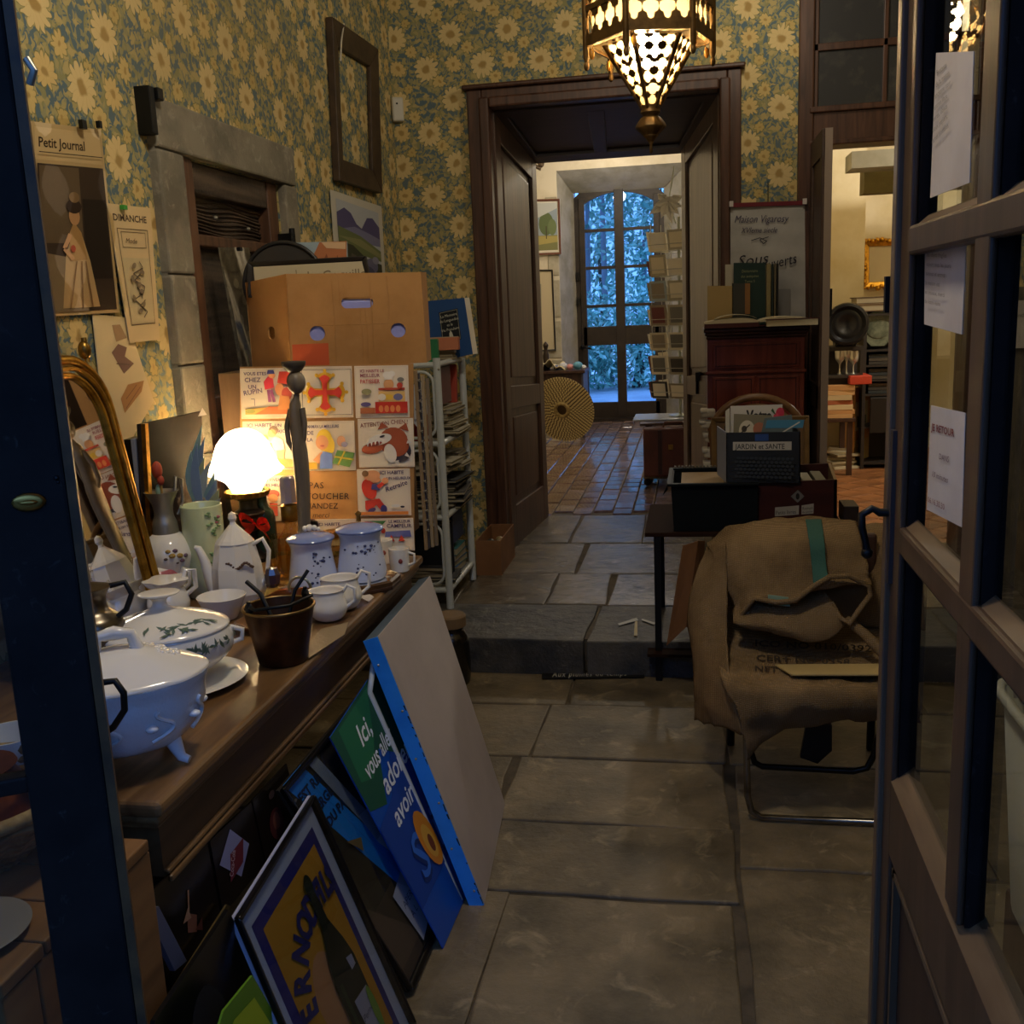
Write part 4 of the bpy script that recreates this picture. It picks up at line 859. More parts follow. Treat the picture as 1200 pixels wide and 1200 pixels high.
part('painted_spray', mb, [mat('spray_green', '#7f9a6a', .3), mat('spray_pink', '#b06a6c', .3)], root, stuff=True)
# ---- octagonal teapot
c = PZ(282, 706, CT); k = K(c)*1.02
root = thing('octagonal_teapot', 'white faceted teapot with pointed lid and brown garland, beside the oil lamp', 'teapot', tuple(c))
fac = lambda a, z: 1/cos(((a+pi/8) % (pi/4))-pi/8)*.96
part('body', MB().lathe([(22*k, 0), (25*k, 3*k), (29*k, 14*k), (26.5*k, 44*k), (21*k, 70*k), (20.5*k, 72*k)], c, 32, fn=fac), porcelain, root)
part('lid', MB().lathe([(22*k, 72*k), (19*k, 76*k), (4*k, 92*k), (3*k, 95*k), (5*k, 99*k), (4*k, 104*k), (0, 107*k)], c, 24, fn=fac), porcelain, root)
sx_ = -CX; sx_ = Vector((sx_.x, sx_.y, 0)).normalized()
part('spout', MB().tube([c+sx_*26*k+Vector((0, 0, 12*k)), c+sx_*32*k+Vector((0, 0, 30*k)), c+sx_*36*k+Vector((0, 0, 50*k)), c+sx_*42*k+Vector((0, 0, 66*k)), c+sx_*46*k+Vector((0, 0, 67*k))], [9*k, 7*k, 5.5*k, 4*k, 2.5*k], 10), porcelain, root, smooth=60)
part('handle', MB().tube([c-sx_*20*k+Vector((0, 0, 68*k)), c-sx_*32*k+Vector((0, 0, 74*k)), c-sx_*38*k+Vector((0, 0, 60*k)), c-sx_*34*k+Vector((0, 0, 34*k)), c-sx_*28*k+Vector((0, 0, 22*k))], 2.6*k, 8), porcelain, root, smooth=60)
mb = MB(); fr_ = Vector((-c.x, -c.y, 0)).normalized()
for i in range(16):
    t = (i-7.5)/7.5; a = t*.75; mb.ball(c+(fr_*cos(a)-sx_*sin(a))*(25.6*k)+Vector((0, 0, (49-3*cos(t*6))*k)), 2.1*k, 7, 5, (1, 1, .8))
part('garland', mb, mat('garland_brown', '#5a4236', .3), root)
# ---- cream jug and pink rimmed teapot
c = PZ(186, 706, CT); k = K(c)*1.0
root = thing('sugar_pot', 'round white pot with a pink-edged lid behind the large tureen', 'pot', tuple(c))
part('body', MB().lathe(px_([(20, 0), (30, 6), (36, 20), (34, 30), (28, 34)]), c, 32), porcelain, root, smooth=50)
part('lid', MB().lathe([(a*k, b_*k) for a, b_ in smooth_prof([(28, 34), (25, 40), (14, 46), (5, 49), (4, 53), (8, 56), (5, 60), (0, 60)])], c, 32), porcelain, root, smooth=50)
part('pink_band', MB().lathe([(27.6*k, 35.5*k), (26*k, 39.5*k), (24.5*k, 41.5*k)], c, 32), mat('pink_band', '#b06068', .3), root, solid=.0008)
part('handle', MB().tube([c+Vector((30*k, 0, 28*k)), c+Vector((36*k, 0, 42*k)), c+Vector((43*k, 0, 38*k)), c+Vector((42*k, 0, 24*k)), c+Vector((34*k, 0, 16*k))], 2.6*k), porcelain, root, smooth=60)
c = Vector((-1.33, 2.30, CT)); k = K(c)*1.0
root = thing('cream_jug', 'small scalloped cream jug in front of the flowered jug', 'jug', tuple(c))
part('body', MB().lathe([(a*k, b_*k) for a, b_ in smooth_prof([(13, 0), (18, 4), (24, 20), (20, 36), (18, 40), (24, 50)])], c, 32, fn=lambda a, z: 1+(.12*cos(a*5) if z > 44*k else 0)), porcelain, root, smooth=50, solid=.002)
part('handle', MB().tube([c+Vector((16*k, 8*k, 44*k)), c+Vector((20*k, 10*k, 60*k)), c+Vector((30*k, 12*k, 58*k)), c+Vector((30*k, 12*k, 38*k)), c+Vector((20*k, 8*k, 30*k))], 3*k), porcelain, root, smooth=60)
# ---- oil lamp
c = Vector((PY(288, 560, 2.93).x, 2.93, CT)); k = K(Vector((c.x, c.y, 1.1)))*1.02
zt = lambda y: PY(288, y, 2.93).z
root = thing('oil_lamp', 'lit old lamp with frosted white ruffled glass shade and black metal body', 'lamp', tuple(c))
blk_ = mat('lamp_black', '#26211d', .35, .6)
part('foot', MB().lathe([(.055, 0), (.055, .012), (.03, .03), (.016, .06), (.014, zt(618)-CT)], c, 28), blk_, root, smooth=50)
zz0 = zt(622)-CT; zz1 = zt(585)-CT
part('font', MB().lathe(smooth_prof([(.016, zz0), (.034, zz0+.012), (.046, zz0+.03), (.044, zz0+.048), (.05, zz0+.06), (.03, zz0+.075), (.028, zz1)]), c, 28, fn=lambda a, z: 1+.03*cos(a*12)), blk_, root, smooth=50)
part('gallery', MB().lathe([(.03, zz1), (.066, zz1+.012), (.070, zz1+.028), (.066, zz1+.03), (.05, zz1+.01)], c, 40, fn=lambda a, z: 1+.03*cos(a*20)), brass, root, smooth=30)
zs0 = zt(578)-CT; zs1 = zt(502)-CT
shm = bpy.data.materials.new('frosted_glass'); shm.use_nodes = True; nt = shm.node_tree; N_ = nt.nodes; N_.remove(N_['Principled BSDF'])
t_ = N_.new('ShaderNodeBsdfTranslucent'); t_.inputs[0].default_value = (1, .93, .8, 1); d_ = N_.new('ShaderNodeBsdfDiffuse'); d_.inputs[0].default_value = (.95, .93, .88, 1); mx_ = N_.new('ShaderNodeMixShader'); mx_.inputs[0].default_value = .35
nt.links.new(t_.outputs[0], mx_.inputs[1]); nt.links.new(d_.outputs[0], mx_.inputs[2]); nt.links.new(mx_.outputs[0], N_['Material Output'].inputs[0])
hs_ = zs1-zs0; prof = [(.042, zs0), (.052, zs0+.10*hs_), (.070, zs0+.22*hs_), (.108, zs0+.34*hs_), (.103, zs0+.42*hs_), (.096, zs0+.56*hs_), (.078, zs0+.78*hs_), (.050, zs0+.93*hs_), (.022, zs0+.99*hs_), (.008, zs1)]
shade_o = part('glass_shade', MB().lathe(smooth_prof(prof), c, 60, fn=lambda a, z: 1+(.13*cos(a*13)*max(0, 1-abs(z-zs0-.34*hs_)/.035))), shm, root, smooth=60)
part('bulb', MB().ball(c+Vector((0, 0, zs0+.09)), .022, 14, 10), mat('bulb_glow', '#fff0d0', .3, emit=('#ffd9a0', 60)), root, smooth=60)
OILC = c+Vector((0, 0, zs0+.09))
lo = [o for o in bpy.data.objects if o.name == 'oil_lamp_light'][0]; lo.location = OILC; lo.data.shadow_soft_size = .03
# ribbon bow tied to the lamp
rb = mat('red_ribbon', '#c9281c', .5)
root = thing('ribbon_bow', 'bright red ribbon bow tied at the foot of the oil lamp', 'ribbon', tuple(PY(300, 625, 2.86)))
for nm, pts in (('loop', [(300, 614), (286, 602), (279, 606), (284, 618), (300, 616)]), ('loop', [(300, 614), (309, 607), (318, 614), (310, 622), (300, 616)]), ('tail', [(300, 614), (310, 622), (318, 636)]), ('tail', [(299, 614), (292, 622), (286, 626)]), ('knot', [(297, 612), (303, 618)])):
    pp = [PY(x, y, 2.86-.003*i) for i, (x, y) in enumerate(pts)]; mb = MB()
    for a, b_ in zip(pp[:-1], pp[1:]): mb.add([a+Vector((0, -.008, .013)), b_+Vector((0, -.008, .013)), b_+Vector((0, .008, -.013)), a+Vector((0, .008, -.013))], [(0, 1, 2, 3)])
    part(nm, mb, rb, root, solid=.002, sub=1)
# ---- stoppered bottle, glass tumbler, candle holder, tall glass
cg = glass_mat('bottle_glass', '#efe6c8', .03, 2.0)
def bottle(name, label, cat, px, py, Y, prof, m, stopper=None):
    c = Vector((PY(px, py, Y).x, Y, CT)); k = K(c)*1.02; root = thing(name, label, cat, tuple(c))
    part('body', MB().lathe([(a*k, b_*k) for a, b_ in smooth_prof(prof, 4)], c, 28), m, root, smooth=50)
    if stopper: part('stopper', MB().lathe([(a*k, b_*k) for a, b_ in stopper[0]], c, 20), stopper[1], root, smooth=50)
    return root
bottle('perfume_bottle', 'clear round-bellied bottle with gilt neck in front of the cards', 'bottle', 343, 640, 2.80, [(15, 0), (19, 3), (19, 24), (17, 36), (8, 50), (7, 60)], cg, ([(8, 58), (10, 60), (10, 76), (8, 78), (0, 79)], brass))
pb_ = [o for o in bpy.data.objects if o.name == 'perfume_bottle'][0]; cb_ = ROOT[pb_]; kb_ = K(cb_)*1.02
part('crystal_top', MB().lathe([(0, 79*kb_), (9*kb_, 80*kb_), (9*kb_, 108*kb_), (7*kb_, 110*kb_), (0, 110*kb_)], cb_, 8), mat('crystal_pink', '#d8c8c8', .08, coat=.5), pb_)
bottle('glass_tumbler', 'tall clear glass tumbler behind the blue floral jars', 'glass', 328, 650, 2.72, [(14, 0), (15, 2), (16, 44), (15, 44), (13.5, 4), (0, 3)], cg)
bottle('glass_jar', 'small glass candle jar with brass fitting between the two floral jars', 'jar', 390, 640, 2.85, [(8, 0), (9, 4), (8, 18), (11, 24), (10, 34)], cg, ([(10, 34), (12, 36), (12, 42), (0, 44)], brass))
# ---- wine bottle behind the lamp
bottle('green_bottle', 'dark green bottle with cream label behind the oil lamp', 'bottle', 312, 640, 2.97, [(12, 0), (13, 2), (13, 48), (6, 62), (5, 80), (0, 81)], mat('bottle_green', '#263a2c', .1))
# ---- carved figure
def sculpt():
    c = Vector((PY(350, 600, 2.70).x, 2.70, CT)); root = thing('carved_figure', 'slender grey wooden figure carrying a bowl on its head', 'sculpture', tuple(c))
    P = lambda x, y: PY(x, y, 2.70)
    k = K(P(350, 520)); wd = mat('ash_wood', '#7e7160', .4, grain=((60, 60, 4), '#544a3e', .6))
    spec = [(357, 625, 9), (356, 600, 9), (355, 570, 10), (353, 545, 11), (351, 528, 11), (349, 512, 9), (347, 500, 9), (346, 485, 9), (346, 474, 8), (347, 468, 5), (348, 462, 4)]
    part('body', MB().tube([P(x, y) for x, y, r_ in spec], [r_*k for *_, r_ in spec], 16, flatn=.8).tube([P(357, 622), Vector((P(357, 622).x, 2.70, CT+.002))], [9*k, 11*k], 16), wd, root, smooth=70)
    part('arm', MB().tube([P(341, 480), P(336, 500), P(338, 518), P(344, 528)], [3.5*k, 3.2*k, 3*k, 2.6*k], 10), wd, root, smooth=70)
    part('arm', MB().tube([P(354, 478), P(357, 496), P(356, 515), P(351, 524)], [3.5*k, 3.2*k, 3*k, 2.6*k], 10), wd, root, smooth=70)
    part('head', MB().ball(P(347, 448), 13*k, 18, 12, (.82, .9, 1.05)), wd, root, smooth=70)
    part('bowl', MB().lathe([(a*k, b_*k) for a, b_ in smooth_prof([(3, 0), (8, 3), (13, 9), (14, 14), (12, 13), (7, 6), (0, 4)])], P(345, 438), 24), mat('bowl_dark', '#4a4238', .45), root, smooth=60)
sculpt()
# ---- tray and floral jars
c = PZ(424, 686, CT); k = K(c)
root = thing('wooden_tray', 'dark octagonal wooden tray with mirror centre under a floral jar', 'tray', tuple(c))
oct_ = lambda r_, z: [c+Vector((r_*cos(pi/8+i*pi/4)*1.05, r_*sin(pi/8+i*pi/4)*1.05, z)) for i in range(8)]
part('base', MB().slab(oct_(.108, 0), (0, 0, .012)), dark_wood, root, bevel=.003)
part('border', MB().lathe([(.112, .012), (.112, .022), (.104, .026), (.09, .016), (.09, .012)], c, 8, rz=pi/8), mat('tray_brown', '#5b4029', .3, grain=((20, 20, 20), '#38261a', .7)), root)
part('mirror_plate', MB().lathe([(.088, .013), (.088, .016), (0, .016)], c, 40), mm, root)
bp_ = mat('blue_transfer', '#39406a', .25)
def floral_jar(x, y, z, Y, label, h=1.0, knob=True):
    c = Vector((PY(x, y, Y).x, Y, z)); k = K(c)*1.02*h; root = thing('floral_jar', label, 'jar', tuple(c))
    part('body', MB().lathe([(a*k, b_*k) for a, b_ in smooth_prof([(24, 0), (27, 2), (28, 10), (25, 30), (23, 46), (25, 54), (25, 56)])], c, 36), mat('jar_glaze', '#ccd5ee', .12, coat=.6), root, smooth=50)
    lid = part('lid', MB().lathe([(a*k, b_*k) for a, b_ in [(27, 56), (27.5, 58), (26, 60), (20, 62), (8, 64), (0, 65)]], c, 36), mat('lid_blue', '#7f93c8', .15, coat=.5), root, smooth=50)
    if knob: part('knob', MB().ball(c+Vector((0, 0, 70*k)), 4*k, 10, 8).ball(c+Vector((-5*k, 0, 69*k)), 3.4*k, 9, 7).ball(c+Vector((6*k, 0, 70*k)), 3.2*k, 9, 7).ball(c+Vector((10*k, 2*k, 68*k)), 2.4*k, 9, 7), porcelain, root, smooth=60)
    else: part('knob', MB().lathe([(3*k, 67*k), (2*k, 72*k), (4*k, 76*k), (0, 79*k)], c, 16), brass, root, smooth=60)
    fr_ = Vector((-c.x, -c.y, 0)).normalized(); s2 = Vector((fr_.y, -fr_.x, 0))*-1; mb = MB()
    for i in range(34):
        dx = rnd.gauss(6, 8); dz = rnd.choice([rnd.gauss(16, 4), rnd.gauss(38, 5)]); dx = max(-18, min(20, dx)); dz = max(5, min(50, dz))
        rr = 27.4 if dz < 14 else 25.6 if dz < 30 else 23.8; a = math.asin(dx/rr); mb.ball(c+(fr_*cos(a)+s2*sin(a))*(rr*k)+Vector((0, 0, dz*k)), rnd.uniform(.8, 2.2)*k, 7, 5, (1, 1, .8))
    part('painted_flowers', mb, bp_, root); return root
floral_jar(366, 660, CT, 2.62, 'white and blue lidded jar with flowers, left one of the pair', 1.0)
floral_jar(424, 660, CT+.017, 2.66, 'white and blue lidded jar on the octagonal tray, right one of the pair', 1.0, False)
# ---- mugs
def mug(x, y, label, Y, hx=1):
    c = Vector((PY(x, y, Y).x, Y, CT)); k = K(c)*1.02; root = thing('mug', label, 'mug', tuple(c))
    part('cup', MB().lathe([(a*k, b_*k) for a, b_ in [(0, 1), (10, 0), (11, 1), (12, 27), (11, 27), (9.5, 3), (0, 2.5)]], c, 28), porcelain, root, smooth=40)
    part('handle', MB().tube([c+Vector((hx*11*k, .2*k, 22*k)), c+Vector((hx*18*k, 0, 20*k)), c+Vector((hx*18*k, 0, 10*k)), c+Vector((hx*11*k, 0, 7*k))], 1.6*k), porcelain, root, smooth=60)
    part('print', MB().ball(c+Vector((4*k, -10.4*k, 14*k)), 3*k, 8, 6, (1, .4, 1)), mat('mug_red', '#8c4038', .4), root)
mug(468, 657, 'white mug standing at the far corner of the counter', 2.80, 1)
mug(449, 650, 'white mug half hidden behind the right floral jar', 2.90, -1)
# ---- creamers
def creamer(cx, cy2, label, s=1.0, rz=0):
    c = PZ(cx, cy2, CT); k = K(c)*1.02*s; root = thing('creamer', label, 'jug', tuple(c))
    R_ = rotz(rz)
    part('body', MB().lathe([(a*k, b_*k) for a, b_ in smooth_prof([(11, 0), (17, 4), (21, 14), (18, 26), (17, 32), (18, 34), (16.5, 33), (15, 24), (0, 8)])], c, 32, fn=lambda a, z: 1+(.22*max(0, cos(a-rz-pi))**6 if z > 26*k else 0)), porcelain, root, smooth=50)
    part('handle', MB().tube([c+R_@Vector(v)*k for v in ((16, 0, 30), (22, 0, 38), (30, 0, 34), (29, 0, 20), (18, 0, 12))], 2*k), porcelain, root, smooth=60)
creamer(386, 726, 'small white creamer with looped handle, front one of two', 1.05, .2)
creamer(402, 713, 'white boat-shaped creamer with pointed handle, rear one of two', 1.1, .5)
# ---- saucers, copper pan, stoppered glass, spoon, cloth
c = PZ(300, 742, CT)
def dish(x, y, r_, label, m=porcelain, name='saucer', h=.02):
    p = PZ(x, y, CT); o = part(name, MB().lathe([(r_*.5, 0), (r_*.6, .004), (r_, h), (r_*1.01, h+.002), (r_*.98, h+.003), (r_*.55, .007), (0, .006)], p, 40), m, smooth=50); return tag(o, label, 'dish')
dish(262, 725, .062, 'shallow white saucer between teapot and large tureen', h=.06)
dish(302, 738, .055, 'small dish with dark rim behind the brown bucket', mat('brown_glaze', '#6b4a30', .2, coat=.5))
c = PZ(345, 712, CT)
root = thing('copper_pan', 'low copper pan with ring handle behind the brown bucket', 'pan', tuple(c)); cp = mat('copper', '#b06a3a', .3, 1, var=('#7a4426', 9, .4, .7))
part('pan', MB().lathe([(0, 0), (.06, 0), (.068, .03), (.07, .036), (.066, .035), (.058, .006), (0, .005)], c, 36), cp, root, smooth=50)
part('ring_handle', MB().tube([c+Vector((.02+.03*cos(t), .0, .055+.028*sin(t))) for t in [pi*i/12-.2 for i in range(15)]], .004), mat('steel', '#9aa094', .3, .9), root, smooth=60)
c = PZ(322, 706, CT); k = K(c)
root = thing('glass_cruet', 'low glass jar with a dark faceted stopper in front of the teapot', 'jar', tuple(c))
part('jar', MB().lathe([(.03, 0), (.034, .004), (.05, .03), (.036, .04), (.03, .044)], c, 28), cg, root, smooth=50)
part('stopper', MB().lathe([(.012, .044), (.02, .055), (.022, .08), (.015, .096), (0, .098)], c, 8), mat('smoke_glass', '#3d3036', .08, coat=.6), root)
c = PZ(205, 745, CT)
q = [PZ(x, y, CT+.003) for x, y in ((362, 772), (356, 760), (376, 738), (408, 730), (404, 744))]
tag(part('cloth', MB().slab(q, (0, 0, .002)), mat('linen', '#8d7a5e', .6, bump=(60, .4, .003))), 'crumpled pale cloth lying by the white creamers', 'cloth')
q = [PZ(x, y, CT) for x, y in ((421, 700), (432, 706), (438, 700), (430, 695))]
tag(part('price_ticket', MB().slab(q, (0, 0, .002)), wht), 'tiny white price ticket lying on the counter edge', 'ticket')
q = PZ(258, 760, CT+.012)
root = tag(part('wire_whisk', MB().tube([PZ(350, 735, CT+.008), PZ(390, 690, CT+.012)], .004).tube([PZ(390, 690, CT+.012), PZ(400, 683, CT+.012)], .006), black_metal, smooth=60), 'thin black handled tool lying beside the creamers', 'utensil')
# ================================================================ CARD RACK, BOX, SHELF
YC = 3.04
rack = thing('display_rack', 'wooden rack of upright panels at the end of the counter, behind the cartoon cards', 'rack', (-1.2, 3.2, 0))
bx = lambda x, y, Y=YC: PY(x, y, Y)
part('case', MB().bb(-1.52, PY(484, 500, 3.40).x, 3.09, 3.40, CT, 1.385), mat('rack_wood', '#6b5238', .6, grain=((20, 20, 3), '#4a3524', .7)), rack)
for i, (x0, x1, c_) in enumerate(((486, 489, '#8b7352'), (490, 492, '#3d3a44'), (494, 497, '#a08a68'), (499, 502, '#7b6a54'))):
    a = PY(x0, 425, 3.08+.02*i); b_ = PY(x1, 425, 3.08+.02*i); part('panel_edge', MB().bb(a.x, b_.x, 3.06+.02*i, 3.075+.02*i, CT, 1.375-.01*i), mat('edge'+str(i), c_, .6), rack)
mb = MB()
for i in range(16): z = .86+i*.032; mb.tube([Vector((PY(493, 500, 3.07).x+.006*cos(t), 3.07+.006*sin(t), z+.001*t)) for t in [k_*.9 for k_ in range(8)]], .0018, 5)
part('spiral_wire', mb, pewter, rack)
board_q = [bx(283, 648), bx(486, 652), bx(484, 426), bx(281, 430)]
board_q[0].z = board_q[1].z = CT+.001
board = thing('display_board', 'brown cardboard display panel carrying the cartoon cards', 'panel', tuple((board_q[0]+board_q[1])/2))
n_ = (board_q[1]-board_q[0]).cross(board_q[3]-board_q[0]).normalized()
part('sheet', MB().slab(board_q, -n_*.006), cardboard, board)
O = bx(340, 618); U = bx(418, 618)-O; V = bx(340, 555)-O
printed('handwriting', board, O+Vector((0, -.001, 0)), U, V, 100, 80, [('text', '#3d2c22', 'NE PAS', 6, 58, 13, {'sp': 1.1}), ('text', '#3d2c22', 'TOUCHER', 24, 42, 13, {'sp': 1.1}), ('text', '#3d2c22', 'DEMANDEZ', 8, 28, 12), ('text', '#3d2c22', 'merci', 34, 15, 11, {'shear': .2}), ('text', '#3d2c22', 'Pierre', 54, 3, 12, {'shear': .3}),
   ('ell', '#4b2a6b', 34, 4, 10, 9), ('poly', '#4b2a6b', [(28, 2), (40, 0), (46, -10), (26, -10)]), ('text', '#d8cfe0', 'abc', 28, 2, 6)])
CW = {}
def card(pts, label, W, Hh, items, bgc='#e9dcc6', dy=0):
    """pts: (x0,ytop,x1,ybottom) px"""
    x0, y0, x1, y1 = pts; Yp = YC-.004-dy; q = [bx(x0+2, y1, Yp), bx(x1+2, y1-1, Yp), bx(x1, y0, Yp), bx(x0, y0+1, Yp)]
    root = thing('greeting_card', label, 'card', tuple((q[0]+q[1])/2), 'cartoon cards on the cardboard panel')
    sheet(root, q, .002, flat(bgc), 'card')
    printed('cartoon', root, q[0]+Vector((0, -.0005, 0)), q[1]-q[0], q[3]-q[0], W, Hh, [('frame', '#d8c8b0', 2, 2, W-2, Hh-2, .7)]+items, UR=q[2])
T = lambda s, x, y, z, c_='#4b3560', **k_: ('text', c_, s, x, y, z, dict(bold=.15, **k_))
card((281, 431, 348, 491), 'card reading VOUS ETES CHEZ UN RUPIN with a man in a red jacket', 100, 90, [T('VOUS ETES', 7, 78, 8), T('CHEZ', 8, 66, 11), T('UN', 14, 54, 10), T('RUPIN', 6, 42, 12, rot=.15), ('poly', '#c9a052', [(8, 8), (94, 8), (94, 24), (8, 18)]), ('poly', '#c66a3c', [(24, 8), (96, 8), (94, 20), (50, 22)]),
   ('poly', '#b8283c', [(44, 52), (60, 56), (58, 74), (50, 76), (42, 66)]), ('ell', '#d99a6a', 57, 77, 6, 5), ('poly', '#3a3c7c', [(48, 80), (62, 80), (60, 87), (50, 87)]), ('line', '#7d3b6a', [(50, 52), (52, 30)], 5), ('line', '#7d3b6a', [(55, 52), (60, 30)], 5), ('poly', '#c23a2a', [(66, 64), (94, 60), (92, 84), (70, 84)]), ('ell', '#d9905e', 70, 52, 8, 11), ('ell', '#b9483a', 82, 44, 9, 12), ('poly', '#d08a50', [(66, 16), (90, 16), (86, 40), (70, 42)]), ('ell', '#8a8a4a', 18, 14, 9, 4), ('line', '#4b3560', [(26, 24), (26, 36), (20, 36)], 1)])
pts_c = []
def cross_arm(cx, cy, L_, w0, w1, a):
    f = lambda x, y: (cx+x*cos(a)-y*sin(a), cy+x*sin(a)+y*cos(a)); return [f(0, -w0), f(L_*.55, -w0*1.15), f(L_*.82, -w1), f(L_*.93, -w1*.55), f(L_, 0), f(L_*.93, w1*.55), f(L_*.82, w1), f(L_*.55, w0*1.15), f(0, w0)]
its = [('frame', '#5a4a40', 5, 5, 95, 85, .8)]
for i in range(4):
    a = i*pi/2; its.append(('poly', '#e0b02c', cross_arm(48, 45, 36, 6.5, 15, a)))
    for s_ in (-1, 1): its.append(('ell', '#e0b02c', 48+30*cos(a)-15*s_*sin(a), 45+30*sin(a)+15*s_*cos(a), 3.4, 3.4))
    its.append(('ell', '#e0b02c', 48+38*cos(a), 45+38*sin(a), 3.2, 3.2))
for i in range(4): its.append(('poly', '#c9352c', cross_arm(48, 45, 31, 4, 10, i*pi/2)))
card((350, 429, 412, 490), 'card with a large red and yellow pommee cross', 96, 90, its)
card((415, 428, 478, 490), 'card reading LE MEILLEUR PATISSIER with a cook behind a cake stall', 94, 90, [T('ICI HABITE LE', 10, 79, 7, '#9a4a55'), T('MEILLEUR', 10, 71, 8, '#9a4a55'), T('PATISSIER', 10, 60, 10, '#c23a3a', sx=.8), ('ell', '#dba06a', 60, 58, 9, 9), ('ell', '#f0ece4', 58, 74, 8, 6), ('ell', '#f0ece4', 66, 76, 6, 5), ('rect', '#f0ece4', 53, 66, 68, 72),
   ('rect', '#c24a30', 42, 48, 88, 52), ('rect', '#d8b06a', 42, 28, 88, 46), ('ell', '#6d6d9a', 76, 36, 8, 6), ('ell', '#e0b83c', 60, 36, 7, 5), ('ell', '#e8e0d0', 48, 36, 7, 6), ('rect', '#c8301f', 36, 8, 92, 28), ('ell', '#e08a50', 46, 16, 4, 6), ('ell', '#e08a50', 56, 16, 4, 6), ('ell', '#e08a50', 66, 16, 4, 6), ('ell', '#e08a50', 76, 16, 4, 6), ('rect', '#b96a40', 10, 8, 36, 18), ('ell', '#6a5a8a', 20, 24, 9, 4), ('ell', '#c9442f', 80, 56, 5, 5), ('ell', '#8a8660', 22, 46, 9, 5), ('ell', '#7d7a72', 82, 66, 6, 4)])
card((284, 493, 352, 551), 'card with a man in a white shirt doing handiwork', 100, 86, [T('ICI HABITE', 8, 76, 9), T('UN', 56, 76, 8), T('BRICOLEUR', 56, 64, 9, rot=.1), ('ell', '#5d4a3a', 54, 70, 8, 8), ('ell', '#d09a6c', 51, 65, 7, 7), ('poly', '#e6e2d8', [(44, 44), (56, 60), (70, 54), (72, 36), (58, 34)]), ('poly', '#7c8a5a', [(58, 34), (72, 36), (70, 14), (60, 14)]), ('ell', '#c49a6a', 36, 56, 9, 7), ('poly', '#d9a44a', [(40, 30), (54, 32), (50, 48), (42, 48)]), ('poly', '#c98a50', [(40, 4), (96, 4), (94, 18), (60, 20), (44, 14)]), ('poly', '#8a9a4a', [(84, 8), (90, 8), (98, 32), (93, 34)])])
card((357, 493, 415, 552), 'card reading MAMAN LA MEILLEURE with a blonde woman and green parcel', 92, 90, [T('MAMAN LA MEILLEURE', 5, 78, 8, sx=.72), T('DE', 4, 66, 10), T('LA', 4, 54, 9), ('ell', '#e8c63c', 36, 56, 15, 20), ('ell', '#e8c63c', 44, 46, 11, 18), ('ell', '#e0a070', 32, 52, 12, 13), ('poly', '#e0a070', [(14, 20), (28, 34), (40, 36), (30, 10)]), ('poly', '#5b74b8', [(26, 4), (28, 28), (34, 36), (50, 32), (50, 4)]), ('poly', '#4e7a3a', [(50, 14), (82, 6), (92, 32), (60, 38)]), ('line', '#e8d04a', [(60, 10), (74, 36)], 3), ('line', '#e8d04a', [(54, 26), (90, 20)], 3), ('poly', '#e0b83c', [(4, 4), (22, 4), (22, 16), (4, 16)]), ('ell', '#b98a6a', 68, 54, 8, 10), ('ell', '#8a8aa8', 74, 48, 6, 5), ('ell', '#b0483c', 33, 46, 4, 1.5)])
card((419, 490, 484, 548), 'card reading ATTENTION CHIEN with a snarling brown dog head', 100, 90, [T('ATTENTION', 5, 74, 11, '#8a4438', rot=.08, sx=.85), T('CHIEN !', 60, 80, 11, '#8a4438', sx=.8), ('ell', '#9c4a2c', 64, 48, 26, 26), ('poly', '#9c4a2c', [(36, 70), (44, 84), (56, 74)]), ('poly', '#9c4a2c', [(74, 72), (88, 82), (92, 66)]), ('ell', '#2c2836', 76, 28, 20, 18, .5), ('ell', '#9c4a2c', 70, 42, 22, 22), ('ell', '#a9502e', 26, 36, 20, 10, .2), ('ell', '#ece6dc', 40, 52, 22, 10, .25), ('ell', '#e4ded4', 58, 26, 11, 18, .2), ('ell', '#8a3a26', 30, 44, 14, 4, .2)]+[('poly', '#f4f0e8', [(16+i*7, 46+i*1.5), (20+i*7, 46+i*1.5), (18+i*7, 38+i*1.5)]) for i in range(5)]+[('ell', '#2c2836', 45, 58, 5, 2, .3), ('poly', '#d8d4d0', [(88, 44), (98, 46), (90, 50)]), ('poly', '#d8d4d0', [(84, 22), (94, 18), (88, 28)]), ('poly', '#d8d4d0', [(66, 12), (72, 4), (74, 14)])])
card((300, 557, 352, 611), 'card with a red-haired figure, low and half hidden behind the lamp', 80, 86, [T('ICI VIVENT', 12, 76, 8), T('DES HEUREUX', 12, 66, 8), ('ell', '#b0584a', 30, 52, 12, 8), ('ell', '#d99a6a', 30, 44, 9, 8), ('poly', '#c8543a', [(22, 10), (38, 10), (38, 34), (24, 36)]), ('ell', '#d9824a', 62, 44, 10, 18), ('poly', '#d9824a', [(52, 8), (74, 8), (72, 40), (54, 40)]), ('line', '#8a6a3a', [(14, 30), (46, 30)], 2)])
